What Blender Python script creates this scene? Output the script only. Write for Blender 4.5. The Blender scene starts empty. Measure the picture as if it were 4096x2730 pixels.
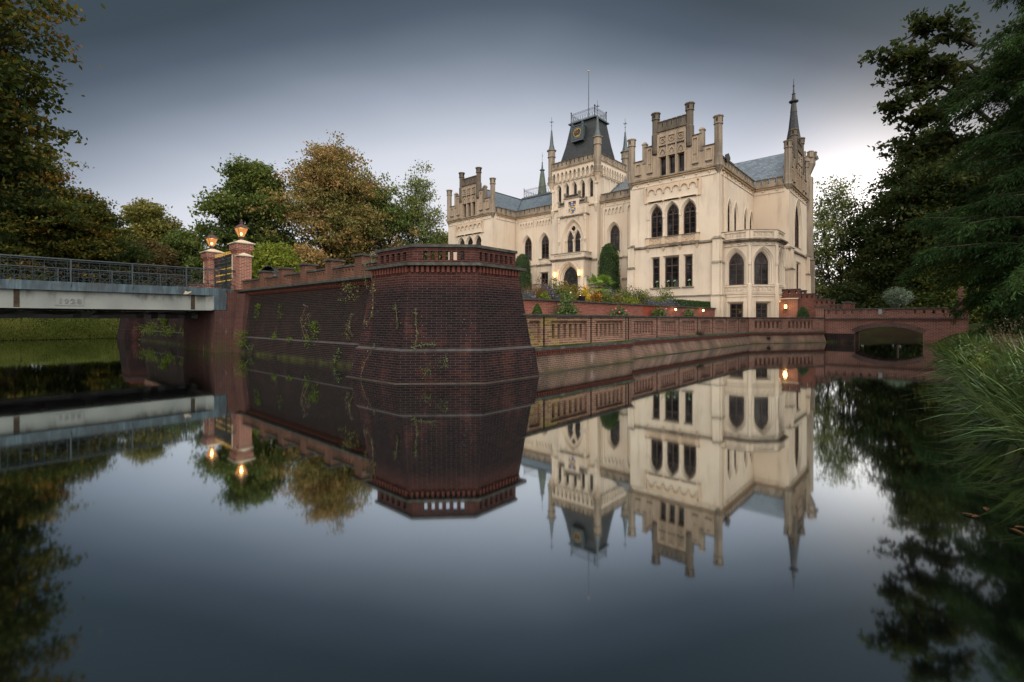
import bpy, math, random
import numpy as np
from mathutils import Vector
from mathutils.geometry import tessellate_polygon

random.seed(7)
RNG = np.random.default_rng(11)
R = math.radians
sc = bpy.context.scene
COL = sc.collection

# Plan axes: x runs along the right-hand moat wall, y along the left-hand moat wall,
# z = 0 is the water; metres.  The tripod stands at the outer corner of the moat.
CAM = (0.0, 0.0, 1.6)
FWD = (0.7455, 0.6665)
RGT = (0.6665, -0.7455)


def W(tx, dist):
    """ground point at a depth 'dist' ahead of the tripod, tx = sideways / ahead."""
    return (dist * (FWD[0] + RGT[0] * tx), dist * (FWD[1] + RGT[1] * tx))


# ------------------------------------------------------------------ scene graph
BASE = {}


def tag(o, label=None, cat=None, group=None, kind=None):
    if label: o['label'] = label
    if cat: o['category'] = cat
    if group: o['group'] = group
    if kind: o['kind'] = kind
    return o


def thing(name, loc, label, cat, group=None):
    o = bpy.data.objects.new(name, None)
    o.empty_display_size = 0.3
    COL.objects.link(o)
    o.location = loc
    BASE[o.name] = Vector(loc)
    return tag(o, label, cat, group)


def copy_tree(o, loc, rz=None, label=None, scale=None, parent=None):
    c = o.copy()
    COL.objects.link(c)
    if parent is None:
        c.location = loc
        if rz is not None: c.rotation_euler = (0, 0, rz)
        if scale is not None: c.scale = scale if isinstance(scale, tuple) else (scale,) * 3
        if label: c['label'] = label
    else:
        c.parent = parent
    for ch in list(o.children):
        copy_tree(ch, None, parent=c)
    return c


def part_label(o, label):
    o['label'] = label
    return o


class MB:
    """collects faces; build() links them as ONE mesh object"""
    def __init__(s):
        s.v = []; s.f = []; s.m = []; s.mi = 0

    def add(s, pts, faces):
        b = len(s.v)
        s.v.extend([tuple(p) for p in pts])
        for f in faces:
            s.f.append(tuple(b + i for i in f)); s.m.append(s.mi)

    def box(s, x0, x1, y0, y1, z0, z1):
        s.add([(x0, y0, z0), (x1, y0, z0), (x1, y1, z0), (x0, y1, z0), (x0, y0, z1), (x1, y0, z1), (x1, y1, z1), (x0, y1, z1)],
              [(0, 3, 2, 1), (4, 5, 6, 7), (0, 1, 5, 4), (1, 2, 6, 5), (2, 3, 7, 6), (3, 0, 4, 7)])

    def pbox(s, pl, u0, u1, z0, z1, d0, d1):
        P = pl.pt
        s.add([P(u0, z0, d0), P(u1, z0, d0), P(u1, z0, d1), P(u0, z0, d1), P(u0, z1, d0), P(u1, z1, d0), P(u1, z1, d1), P(u0, z1, d1)],
              [(0, 3, 2, 1), (4, 5, 6, 7), (0, 1, 5, 4), (1, 2, 6, 5), (2, 3, 7, 6), (3, 0, 4, 7)])

    def tapered(s, pl, lo, hi):
        """frustum on a plane frame: lo/hi = (u0,u1,d0,d1,z)"""
        P = pl.pt
        a, b = lo, hi
        s.add([P(a[0], a[4], a[2]), P(a[1], a[4], a[2]), P(a[1], a[4], a[3]), P(a[0], a[4], a[3]),
               P(b[0], b[4], b[2]), P(b[1], b[4], b[2]), P(b[1], b[4], b[3]), P(b[0], b[4], b[3])],
              [(0, 3, 2, 1), (4, 5, 6, 7), (0, 1, 5, 4), (1, 2, 6, 5), (2, 3, 7, 6), (3, 0, 4, 7)])

    def flat(s, pl, outer, holes, d):
        """polygon with holes at depth d"""
        polys = [outer] + holes
        tris = tessellate_polygon([[Vector((p[0], p[1], 0)) for p in q] for q in polys])
        pts = [p for q in polys for p in q]
        s.add([pl.pt(p[0], p[1], d) for p in pts], tris)

    def strip(s, pl, a, da, b, db):
        n = len(a)
        s.add([pl.pt(p[0], p[1], da) for p in a] + [pl.pt(p[0], p[1], db) for p in b],
              [(i, (i + 1) % n, n + (i + 1) % n, n + i) for i in range(n)])

    def prism(s, pl, outer, d0, d1, holes=(), back=True):
        holes = list(holes)
        s.flat(pl, outer, holes, d1)
        if back: s.flat(pl, outer, holes, d0)
        for q in [outer] + holes: s.strip(pl, q, d0, q, d1)

    def ring(s, pl, outer, inner, d0, d1):
        s.strip(pl, outer, d1, inner, d1); s.strip(pl, outer, d0, outer, d1); s.strip(pl, inner, d0, inner, d1)
        s.strip(pl, outer, d0, inner, d0)

    def lathe(s, cx, cy, prof, n=8, rot=0.0, sx=1.0, sy=1.0):
        pts = []
        for r, z in prof:
            for i in range(n):
                a = rot + 2 * math.pi * i / n
                pts.append((cx + r * sx * math.cos(a), cy + r * sy * math.sin(a), z))
        fs = []
        for k in range(len(prof) - 1):
            for i in range(n):
                fs.append((k * n + i, k * n + (i + 1) % n, (k + 1) * n + (i + 1) % n, (k + 1) * n + i))
        fs.append(tuple(range(n - 1, -1, -1)))
        fs.append(tuple((len(prof) - 1) * n + i for i in range(n)))
        s.add(pts, fs)

    def path(s, pts, rads, n=6, closed=False):
        pts = [Vector(p) for p in pts]
        if not isinstance(rads, (list, tuple)): rads = [rads] * len(pts)
        V = []; m = len(pts)
        for i, p in enumerate(pts):
            if closed: t = pts[(i + 1) % m] - pts[i - 1]
            else: t = pts[min(i + 1, m - 1)] - pts[max(i - 1, 0)]
            t = t.normalized() if t.length > 1e-9 else Vector((0, 0, 1))
            up = Vector((0, 0, 1)) if abs(t.z) < 0.95 else Vector((1, 0, 0))
            a = t.cross(up).normalized(); b = t.cross(a)
            for k in range(n):
                g = 2 * math.pi * k / n
                V.append(p + (a * math.cos(g) + b * math.sin(g)) * rads[i])
        fs = []
        for i in range(m if closed else m - 1):
            j = (i + 1) % m
            for k in range(n):
                fs.append((i * n + k, i * n + (k + 1) % n, j * n + (k + 1) % n, j * n + k))
        if not closed:
            fs.append(tuple(range(n - 1, -1, -1))); fs.append(tuple((m - 1) * n + k for k in range(n)))
        s.add(V, fs)

    def ball(s, c, r, n=8, sz=1.0):
        prof = [(max(r * math.sin(math.pi * k / 6), 0.001), c[2] - r * sz * math.cos(math.pi * k / 6)) for k in range(7)]
        s.lathe(c[0], c[1], prof, n)

    def build(s, name, mats, parent=None, smooth=False):
        me = bpy.data.meshes.new(name)
        L = Vector((0, 0, 0))
        if parent is not None: L = BASE[parent.name]
        if s.v:
            V = [(p[0] - L.x, p[1] - L.y, p[2] - L.z) for p in s.v]
        else: V = []
        me.from_pydata(V, [], s.f)
        if not isinstance(mats, (list, tuple)): mats = [mats]
        for m in mats: me.materials.append(m)
        me.polygons.foreach_set('material_index', s.m)
        if smooth: me.polygons.foreach_set('use_smooth', [True] * len(s.f))
        me.update()
        o = bpy.data.objects.new(name, me)
        COL.objects.link(o)
        if parent is not None:
            o.parent = parent
        BASE[o.name] = L
        return o


class Pl:
    """a vertical working plane: u along it, z up, d outwards"""
    def __init__(s, ox, oy, ux, uy):
        l = math.hypot(ux, uy)
        s.o = (ox, oy); s.u = (ux / l, uy / l)
        s.n = (-s.u[1], s.u[0])
        s.flip = 1

    def out(s, nx, ny):
        if s.n[0] * nx + s.n[1] * ny < 0: s.n = (-s.n[0], -s.n[1])
        return s

    def pt(s, u, z, d):
        return (s.o[0] + s.u[0] * u + s.n[0] * d, s.o[1] + s.u[1] * u + s.n[1] * d, z)


def FX(x): return Pl(x, 0, 0, 1).out(-1, 0)      # faces -x, u = y
def FY(y): return Pl(0, y, 1, 0).out(0, -1)      # faces -y, u = x


def arch(u0, u1, zb, zs, za, n=7):
    w = u1 - u0; h = za - zs; uc = (u0 + u1) / 2
    r = (w * w / 4 + h * h) / w
    a1 = math.atan2(h, (r - w / 2)) if r > w / 2 else math.pi / 2 + math.atan2(w / 2 - r, h)
    left = []
    for i in range(n + 1):
        a = a1 * i / n
        left.append((u0 + r - r * math.cos(a), zs + r * math.sin(a)))
    left[-1] = (uc, za)
    right = [(u0 + u1 - p[0], p[1]) for p in left[:-1]][::-1]
    return [(u0, zb)] + left + right + [(u1, zb)]


def rect(u0, u1, z0, z1): return [(u0, z0), (u0, z1), (u1, z1), (u1, z0)]


def circ(uc, zc, r, n=16): return [(uc + r * math.cos(2 * math.pi * i / n), zc + r * math.sin(2 * math.pi * i / n)) for i in range(n)]


def quatre(uc, zc, r, n=5):
    pts = []
    for k in range(4):
        a0 = math.pi / 2 * k
        cx, cz = uc + r * 0.5 * math.cos(a0), zc + r * 0.5 * math.sin(a0)
        for i in range(n):
            a = a0 + (i / (n - 1) - 0.5) * math.pi * 1.1
            pts.append((cx + r * 0.5 * math.cos(a), cz + r * 0.5 * math.sin(a)))
    return pts


# ------------------------------------------------------------------ materials
class NT:
    def __init__(s, name):
        s.mat = bpy.data.materials.new(name)
        s.mat.use_nodes = True
        s.t = s.mat.node_tree
        s.b = s.t.nodes['Principled BSDF']
        s.outn = s.t.nodes['Material Output']

    def n(s, typ, ins=None, **at):
        nd = s.t.nodes.new(typ)
        for k, v in at.items(): setattr(nd, k, v)
        for k, v in (ins or {}).items():
            i = nd.inputs[k]
            if hasattr(v, 'is_output'): s.t.links.new(v, i)
            else: i.default_value = v
        return nd

    def math(s, op, a, b=0.0, c=None, clamp=False):
        d = {0: a, 1: b}
        if c is not None: d[2] = c
        return s.n('ShaderNodeMath', d, operation=op, use_clamp=clamp).outputs[0]

    def vmath(s, op, a, b=(0, 0, 0)):
        nd = s.n('ShaderNodeVectorMath', {0: a, 1: b}, operation=op)
        return nd.outputs['Value'] if op in ('DOT_PRODUCT', 'LENGTH') else nd.outputs[0]

    def noise(s, vec, scale, detail=4.0, rough=0.55):
        return s.n('ShaderNodeTexNoise', {'Vector': vec, 'Scale': scale, 'Detail': detail, 'Roughness': rough}).outputs[0]

    def ramp(s, fac, stops):
        nd = s.n('ShaderNodeValToRGB', {0: fac})
        e = nd.color_ramp.elements
        e[0].position = stops[0][0]; e[0].color = (*stops[0][1], 1) if not isinstance(stops[0][1], float) else (stops[0][1],) * 3 + (1,)
        e[1].position = stops[-1][0]; e[1].color = (*stops[-1][1], 1) if not isinstance(stops[-1][1], float) else (stops[-1][1],) * 3 + (1,)
        for p, c in stops[1:-1]:
            x = e.new(p); x.color = (*c, 1) if not isinstance(c, float) else (c, c, c, 1)
        return nd.outputs[0]

    def step(s, v, a, b):
        return s.n('ShaderNodeMapRange', {0: v, 1: a, 2: b, 3: 0.0, 4: 1.0}, interpolation_type='SMOOTHSTEP').outputs[0]

    def mix(s, fac, a, b, blend='MIX'):
        nd = s.n('ShaderNodeMix', data_type='RGBA', blend_type=blend)
        for k, v in ((0, fac), (6, a), (7, b)):
            if hasattr(v, 'is_output'): s.t.links.new(v, nd.inputs[k])
            else: nd.inputs[k].default_value = (*v, 1) if isinstance(v, tuple) and len(v) == 3 else v
        return nd.outputs[2]

    def pos(s): return s.n('ShaderNodeNewGeometry').outputs['Position']

    def set(s, color=None, rough=None, spec=None, metal=None, bump=None, bdist=0.01, bstr=0.5):
        for k, v in (('Base Color', color), ('Roughness', rough), ('Specular IOR Level', spec), ('Metallic', metal)):
            if v is None: continue
            i = s.b.inputs[k]
            if hasattr(v, 'is_output'): s.t.links.new(v, i)
            else: i.default_value = (*v, 1) if isinstance(v, tuple) else v
        if bump is not None:
            bn = s.n('ShaderNodeBump', {'Height': bump, 'Distance': bdist, 'Strength': bstr})
            s.t.links.new(bn.outputs[0], s.b.inputs['Normal'])
        return s.mat

    def walluv(s):
        g = s.n('ShaderNodeNewGeometry')
        sp = s.n('ShaderNodeSeparateXYZ', {0: g.outputs['True Normal']})
        nx, ny = sp.outputs[0], sp.outputs[1]
        t = s.n('ShaderNodeCombineXYZ', {0: s.math('MULTIPLY', ny, -1.0), 1: nx, 2: 0.0}).outputs[0]
        t = s.n('ShaderNodeVectorMath', {0: t}, operation='NORMALIZE').outputs[0]
        u = s.vmath('DOT_PRODUCT', g.outputs['Position'], t)
        pz = s.n('ShaderNodeSeparateXYZ', {0: g.outputs['Position']})
        return u, pz.outputs[2], g.outputs['Position'], pz


def simple(name, col, rough=0.6, spec=0.3, metal=0.0, var=0.12, scale=3.0):
    k = NT(name)
    p = k.pos()
    nz = k.noise(p, scale)
    c = k.ramp(nz, [(0.25, tuple(x * (1 - var) for x in col)), (0.75, tuple(min(1, x * (1 + var)) for x in col))])
    return k.set(c, rough, spec, metal)


def stucco(name, base, stain, s0=0.5, s1=0.8, rough=0.85, warm=None, damp=None):
    k = NT(name)
    u, z, p, _ = k.walluv()
    v = k.n('ShaderNodeCombineXYZ', {0: u, 1: k.math('MULTIPLY', z, 0.16), 2: 0.0}).outputs[0]
    st = k.step(k.noise(v, 1.3, 6, 0.65), s0, s1)
    bl = k.noise(p, 0.35, 5, 0.6)
    c = k.ramp(bl, [(0.3, tuple(x * 0.86 for x in base)), (0.55, base), (0.75, tuple(min(1, x * 1.07) for x in base))])
    if warm:
        c = k.mix(k.step(k.noise(p, 0.22, 3), 0.45, 0.7), c, warm)
    c = k.mix(k.math('MULTIPLY', st, 0.75), c, stain)
    if damp:     # grey algae and damp creeping up from the ground, runs below the two string courses
        dz = k.math('SUBTRACT', 1.0, k.step(k.math('SUBTRACT', z, k.math('MULTIPLY', k.noise(p, 0.8, 5), 2.2)), damp[0] - 0.6, damp[1] - 1.4))
        c = k.mix(k.math('MULTIPLY', dz, 0.35), c, (0.26, 0.23, 0.18))
        vv = k.n('ShaderNodeCombineXYZ', {0: k.math('MULTIPLY', u, 3.2), 1: k.math('MULTIPLY', z, 0.25), 2: 1.7}).outputs[0]
        rn = k.noise(vv, 1.6, 5, 0.7)
        for zt, ln in ((7.75, 1.5), (13.2, 1.2), (17.6, 0.9)):
            band = k.math('MULTIPLY', k.step(z, zt - ln, zt), k.math('LESS_THAN', z, zt))
            c = k.mix(k.math('MULTIPLY', k.math('MULTIPLY', band, k.step(rn, 0.5, 0.72)), 0.6), c, stain)
    fine = k.noise(p, 14.0, 3)
    return k.set(c, rough, 0.2, bump=fine, bdist=0.01, bstr=0.35)


def brick(name, reds, mortar, soot=(0.02, 0.017, 0.02), s0=0.4, s1=0.6, soot_amt=0.9, red_top=None, moss=None, lichen=None, wash=None, bw=0.22, bh=0.062, ms=0.008, speck=0.0):
    k = NT(name)
    u, z, p, px = k.walluv()
    uv = k.n('ShaderNodeCombineXYZ', {0: u, 1: z, 2: 0.0}).outputs[0]
    bt = k.n('ShaderNodeTexBrick', {'Vector': uv, 'Color1': (0, 0, 0, 1), 'Color2': (1, 1, 1, 1), 'Mortar': (0.5, 0.5, 0.5, 1), 'Scale': 1.0, 'Mortar Size': ms,
                                   'Mortar Smooth': 0.2, 'Bias': 0.0, 'Brick Width': bw, 'Row Height': bh})
    per = bt.outputs[0]; mor = bt.outputs['Fac']
    c = k.ramp(per, [(0.0, reds[0]), (0.5, reds[1]), (1.0, reds[2])])
    sv = k.n('ShaderNodeCombineXYZ', {0: u, 1: k.math('MULTIPLY', z, 0.35), 2: 3.3}).outputs[0]
    n1 = k.noise(sv, 0.9, 6, 0.62)
    big = k.math('ADD', k.math('MULTIPLY', n1, 0.75), k.math('MULTIPLY', per, 0.16))
    sf = k.step(big, s0, s1)
    if red_top:
        sf = k.math('MULTIPLY', sf, k.math('SUBTRACT', 1.0, k.math('MULTIPLY', k.step(k.math('ADD', z, k.math('MULTIPLY', n1, 0.5)), red_top[0], red_top[1]), 0.75)))
    sootv = k.mix(k.math('MULTIPLY', per, per), soot, (soot[0] * 3.0, soot[1] * 2.0, soot[2] * 2.0))
    c = k.mix(k.math('MULTIPLY', sf, soot_amt), c, sootv)
    mcol = k.mix(k.math('MULTIPLY', sf, 0.8), mortar, tuple(x * 2.0 + 0.027 for x in soot))
    c = k.mix(mor, c, mcol)
    if lichen:   # yellow lichen, thickest towards one end of the wall
        lf = k.math('MULTIPLY', k.math('MULTIPLY', k.step(k.math('ADD', k.math('MULTIPLY', k.noise(p, 2.1, 5, 0.7), 0.8), k.math('MULTIPLY', per, 0.2)), 0.5, 0.6), k.math('SUBTRACT', 1.0, k.step(px.outputs[0], lichen[0], lichen[1]))), k.step(z, 0.72, 0.8))
        c = k.mix(k.math('MULTIPLY', lf, 0.65), c, (0.21, 0.18, 0.035))
    if moss:     # green film just above the water and on ledges
        mf = k.math('MULTIPLY', k.math('SUBTRACT', 1.0, k.step(z, moss[0], moss[1])), k.step(k.noise(p, 1.7, 5, 0.65), 0.38, 0.6))
        c = k.mix(k.math('MULTIPLY', mf, 0.8), c, (0.055, 0.062, 0.02))
    if wash:     # lime bloom
        wf = k.math('MULTIPLY', k.step(k.noise(sv, 1.6, 7, 0.7), wash, wash + 0.16), 0.45)
        c = k.mix(wf, c, (0.36, 0.34, 0.33))
    if speck:    # pale lichen specks
        sp = k.n('ShaderNodeTexVoronoi', {'Vector': p, 'Scale': 9.0, 'Randomness': 1.0}).outputs['Distance']
        sm = k.math('MULTIPLY', k.math('LESS_THAN', sp, speck), k.step(k.noise(p, 1.1, 3), 0.47, 0.62))
        c = k.mix(k.math('MULTIPLY', sm, 0.75), c, (0.33, 0.32, 0.30))
    h = k.math('SUBTRACT', k.math('MULTIPLY', k.noise(p, 20.0, 3), 0.35), mor)
    return k.set(c, 0.85, 0.08, bump=h, bdist=0.012, bstr=0.7)


def slate(name, col, bw=0.34, bh=0.2, rough=0.42, spec=0.4):
    k = NT(name)
    u, z, p, _ = k.walluv()
    uv = k.n('ShaderNodeCombineXYZ', {0: u, 1: z, 2: 0.0}).outputs[0]
    bt = k.n('ShaderNodeTexBrick', {'Vector': uv, 'Color1': (0, 0, 0, 1), 'Color2': (1, 1, 1, 1), 'Mortar': (0, 0, 0, 1), 'Scale': 1.0, 'Mortar Size': 0.012,
                                   'Brick Width': bw, 'Row Height': bh})
    c = k.ramp(bt.outputs[0], [(0.0, tuple(x * 0.75 for x in col)), (1.0, tuple(x * 1.3 for x in col))])
    c = k.mix(k.math('MULTIPLY', k.step(k.noise(p, 0.9, 5), 0.5, 0.75), 0.4), c, (0.05, 0.055, 0.04))
    c = k.mix(k.math('MULTIPLY', bt.outputs['Fac'], 0.8), c, tuple(x * 0.3 for x in col))
    return k.set(c, rough, spec, bump=k.math('SUBTRACT', 1.0, bt.outputs['Fac']), bdist=0.02, bstr=0.6)


def leafmat(name, stops, trans=0.3, rough=0.6, spec=0.1):
    k = NT(name)
    a = k.n('ShaderNodeAttribute', attribute_name='tint').outputs['Fac']
    c = k.ramp(a, stops)
    k.set(c, rough, spec)
    tr = k.n('ShaderNodeBsdfTranslucent', {0: k.mix(0.5, c, (0.10, 0.12, 0.02))})
    ms = k.n('ShaderNodeMixShader', {0: trans, 1: k.b.outputs[0], 2: tr.outputs[0]})
    k.t.links.new(ms.outputs[0], k.outn.inputs[0])
    return k.mat


def emit(name, col, strength):
    k = NT(name)
    e = k.n('ShaderNodeEmission', {0: (*col, 1), 1: strength})
    k.t.links.new(e.outputs[0], k.outn.inputs[0])
    return k.mat


M = {}
M['stucco'] = stucco('cream_stucco', (0.64, 0.55, 0.445), (0.36, 0.30, 0.235), 0.49, 0.80, warm=(0.62, 0.505, 0.39), damp=(0.9, 4.2))
M['stucco_warm'] = stucco('ochre_stucco', (0.57, 0.44, 0.32), (0.37, 0.27, 0.19), 0.56, 0.84)
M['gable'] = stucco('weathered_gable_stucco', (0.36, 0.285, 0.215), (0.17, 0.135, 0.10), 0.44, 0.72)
M['stone'] = stucco('weathered_stone', (0.29, 0.24, 0.185), (0.075, 0.063, 0.05), 0.40, 0.66)
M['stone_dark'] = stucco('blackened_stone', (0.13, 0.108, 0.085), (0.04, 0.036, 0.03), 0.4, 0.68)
M['string'] = stucco('stained_string_course', (0.27, 0.225, 0.175), (0.06, 0.05, 0.04), 0.40, 0.64)
M['soffit'] = stucco('ochre_moulding', (0.47, 0.32, 0.19), (0.24, 0.16, 0.10), 0.5, 0.8)
M['slate'] = slate('blue_slate', (0.12, 0.155, 0.19), rough=0.3, spec=0.6)
M['slate_dark'] = slate('dark_slate', (0.022, 0.027, 0.031), 0.26, 0.17, 0.5, 0.3)
M['lead'] = simple('lead_blue_grey', (0.055, 0.075, 0.085), 0.45, 0.4, 0.0, 0.25)
M['copper'] = simple('verdigris_slate', (0.075, 0.095, 0.075), 0.6, 0.3, 0.0, 0.4)
M['iron'] = simple('black_iron', (0.018, 0.020, 0.022), 0.45, 0.4)
M['wood'] = simple('brown_window_frame', (0.055, 0.035, 0.028), 0.5, 0.3)
M['door'] = simple('black_door_wood', (0.014, 0.013, 0.013), 0.35, 0.4)
M['gold'] = simple('gilded_metal', (0.60, 0.36, 0.08), 0.35, 0.5, 0.6, 0.15)
M['pipe'] = simple('painted_downpipe', (0.55, 0.44, 0.33), 0.5, 0.3)
k = NT('dark_window_glass')
gz = k.noise(k.pos(), 0.55, 3)
M['glass'] = k.set(k.ramp(k.noise(k.pos(), 0.9, 2), [(0.38, (0.005, 0.005, 0.006)), (0.55, (0.018, 0.018, 0.02)), (0.68, (0.06, 0.062, 0.066))]), 0.10, 0.16, bump=k.noise(k.pos(), 1.6, 2), bdist=0.02, bstr=0.12)
RED = [(0.16, 0.045, 0.03), (0.24, 0.07, 0.045), (0.32, 0.11, 0.07)]
M['brick_bastion'] = brick('sooty_bastion_brick', [(0.052, 0.017, 0.0145), (0.072, 0.022, 0.018), (0.098, 0.032, 0.026)], (0.115, 0.10, 0.09), (0.0062, 0.0052, 0.006), 0.25, 0.45, 0.97,
                           red_top=(2.5, 3.2), wash=0.645, speck=0.07, bh=0.064, bw=0.25, ms=0.0055)
M['brick_wall'] = brick('blackened_moat_brick', [(0.05, 0.021, 0.017), (0.068, 0.026, 0.021), (0.088, 0.035, 0.027)], (0.11, 0.092, 0.08), (0.0062, 0.0054, 0.0054), 0.22, 0.42, 0.97,
                        red_top=(2.75, 3.4), wash=0.655, moss=(0.02, 0.25), speck=0.045, bh=0.068, ms=0.007)
M['brick_par'] = brick('weathered_parapet_brick', [(0.095, 0.038, 0.026), (0.14, 0.052, 0.034), (0.18, 0.078, 0.046)], (0.17, 0.135, 0.10), (0.022, 0.017, 0.014), 0.36, 0.56, 0.8)
M['brick_red'] = brick('clean_red_brick', [(0.15, 0.036, 0.024), (0.21, 0.052, 0.034), (0.27, 0.078, 0.05)], (0.36, 0.30, 0.24), (0.05, 0.02, 0.018), 0.55, 0.8, 0.5, bh=0.07, bw=0.24, ms=0.011)
M['brick_garden'] = brick('salmon_garden_brick', [(0.14, 0.042, 0.032), (0.185, 0.056, 0.042), (0.23, 0.076, 0.058)], (0.26, 0.17, 0.14), (0.09, 0.03, 0.025), 0.6, 0.85, 0.5, bh=0.07, bw=0.24)
M['brick_near'] = brick('lichened_balustrade_brick', [(0.10, 0.048, 0.034), (0.165, 0.075, 0.052), (0.23, 0.115, 0.08)], (0.30, 0.255, 0.20), (0.04, 0.03, 0.026), 0.42, 0.62, 0.7,
                        lichen=(10.9, 14.0), bh=0.07, bw=0.25)
M['brick_far'] = brick('brown_balustrade_brick', [(0.10, 0.045, 0.035), (0.155, 0.066, 0.05), (0.22, 0.10, 0.077)], (0.29, 0.24, 0.20), (0.035, 0.027, 0.024), 0.42, 0.66, 0.6, moss=(0.72, 0.92), bh=0.075, bw=0.26)
M['foot_course'] = simple('wet_brown_footing', (0.045, 0.033, 0.024), 0.55, 0.4, 0.0, 0.5, 5)
M['brick_foot'] = brick('lime_washed_foot_brick', [(0.12, 0.06, 0.044), (0.17, 0.085, 0.062), (0.22, 0.125, 0.092)], (0.25, 0.22, 0.18), (0.028, 0.025, 0.022), 0.34, 0.56, 0.85, moss=(0.0, 0.25), wash=0.58, bh=0.06)
M['brick_bridge'] = brick('red_bridge_brick', [(0.105, 0.040, 0.032), (0.15, 0.054, 0.042), (0.19, 0.075, 0.058)], (0.23, 0.185, 0.155), (0.03, 0.021, 0.02), 0.45, 0.68, 0.7, moss=(0.0, 0.3), bh=0.085, bw=0.26, ms=0.012)
M['brick_stair'] = brick('dark_stair_brick', [(0.09, 0.035, 0.028), (0.14, 0.048, 0.036), (0.17, 0.065, 0.048)], (0.17, 0.13, 0.11), (0.028, 0.02, 0.018), 0.42, 0.62, 0.75, wash=0.66, bh=0.08)
M['brick_dark'] = brick('black_voussoir_brick', [(0.05, 0.03, 0.028), (0.075, 0.042, 0.038), (0.11, 0.055, 0.045)], (0.16, 0.13, 0.11), (0.02, 0.016, 0.016), 0.4, 0.6, 0.6)
M['brick_pier'] = brick('bloomed_pier_brick', [(0.06, 0.024, 0.02), (0.085, 0.032, 0.026), (0.105, 0.042, 0.034)], (0.12, 0.09, 0.08), (0.02, 0.014, 0.014), 0.38, 0.58, 0.8, wash=0.58, moss=(0.0, 0.9), bh=0.06)
M['ledge_brick'] = simple('pale_ledge_highlight', (0.042, 0.039, 0.04), 0.7, 0.3, 0.0, 0.5, 4)  # paler than the brick, painting a highlight along the ledge
M['dentil'] = simple('red_dentil_brick', (0.105, 0.036, 0.027), 0.75, 0.2, 0.0, 0.35, 5)
M['slot'] = simple('painted_slot_shade', (0.014, 0.010, 0.009), 0.9, 0.1)  # near-black colour paints in the shade inside slots and grooves
kc = NT('mossy_coping_stone')
gcp = kc.pos()
cz = kc.n('ShaderNodeSeparateXYZ', {0: kc.n('ShaderNodeNewGeometry').outputs['True Normal']}).outputs[2]
cc = kc.ramp(kc.noise(gcp, 4.0, 6, 0.65), [(0.3, (0.018, 0.019, 0.017)), (0.55, (0.05, 0.05, 0.043)), (0.75, (0.13, 0.125, 0.11))])
cc = kc.mix(kc.math('MULTIPLY', kc.math('MULTIPLY', kc.step(cz, 0.6, 0.9), kc.step(kc.noise(gcp, 1.3, 4), 0.35, 0.6)), 0.8), cc, (0.22, 0.225, 0.215))
M['coping'] = kc.set(cc, 0.7, 0.3, bump=kc.noise(gcp, 12.0, 4), bdist=0.02, bstr=0.5)
M['capstone'] = stucco('sandstone_cap', (0.50, 0.44, 0.34), (0.25, 0.21, 0.15), 0.5, 0.75)
kb = NT('blue_bridge_paint')
u_, z_, p_, _x = kb.walluv()
sv_ = kb.n('ShaderNodeCombineXYZ', {0: u_, 1: kb.math('MULTIPLY', z_, 0.12), 2: 0.0}).outputs[0]
cb = kb.ramp(kb.noise(sv_, 7.0, 6, 0.7), [(0.3, (0.018, 0.030, 0.040)), (0.52, (0.048, 0.078, 0.098)), (0.66, (0.085, 0.135, 0.16)), (0.8, (0.22, 0.28, 0.30))])
cb = kb.mix(kb.math('MULTIPLY', kb.step(kb.noise(p_, 1.4, 5), 0.5, 0.72), 0.6), cb, (0.03, 0.03, 0.033))
M['blue'] = kb.set(cb, 0.55, 0.35)
M['rail'] = simple('blue_grey_railing_paint', (0.019, 0.030, 0.037), 0.42, 0.4, 0.0, 0.3)
kw = NT('stained_white_girder')
u_, z_, p_, _x = kw.walluv()
sv_ = kw.n('ShaderNodeCombineXYZ', {0: u_, 1: kw.math('MULTIPLY', z_, 0.3), 2: 0.0}).outputs[0]
cw = kw.ramp(kw.noise(p_, 0.8, 5), [(0.3, (0.15, 0.168, 0.162)), (0.7, (0.225, 0.245, 0.235))])
drip = kw.math('MULTIPLY', kw.step(kw.noise(sv_, 1.8, 6, 0.7), 0.44, 0.68), kw.step(kw.math('ADD', z_, kw.math('MULTIPLY', kw.noise(sv_, 3.0, 4), 0.6)), 2.62, 3.0))
cw = kw.mix(kw.math('MULTIPLY', drip, 0.85), cw, (0.05, 0.05, 0.042))
M['girder'] = kw.set(cw, 0.65, 0.3, bump=kw.noise(p_, 8, 3), bdist=0.01, bstr=0.3)
M['rust'] = simple('rust_and_soot_stain', (0.045, 0.035, 0.025), 0.85, 0.1, 0.0, 0.6, 6)
M['lagging'] = simple('black_pipe_lagging', (0.012, 0.012, 0.012), 0.5, 0.3, 0.0, 0.5, 3)
M['lamp_metal'] = simple('brown_lamp_metal', (0.06, 0.035, 0.03), 0.45, 0.4)
M['lamp_glow'] = emit('lit_lamp_glass', (1.0, 0.40, 0.10), 1.15)
M['bulb'] = emit('lit_lamp_bulb', (1.0, 0.62, 0.25), 22.0)
M['bulb_soft'] = emit('lit_lantern_core', (1.0, 0.58, 0.2), 6.0)
M['white'] = simple('white_flower', (0.7, 0.7, 0.68), 0.7)
M['pink'] = simple('pink_flower', (0.55, 0.12, 0.2), 0.7)
M['orange'] = simple('orange_flower', (0.75, 0.22, 0.03), 0.7)
M['violet'] = simple('violet_flower', (0.22, 0.14, 0.42), 0.7)
M['gravel'] = simple('pale_garden_gravel', (0.20, 0.17, 0.13), 0.9, 0.1, 0.0, 0.3, 8)
M['soil'] = simple('dark_garden_soil', (0.03, 0.024, 0.016), 0.95, 0.1, 0.0, 0.4, 6)
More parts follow.
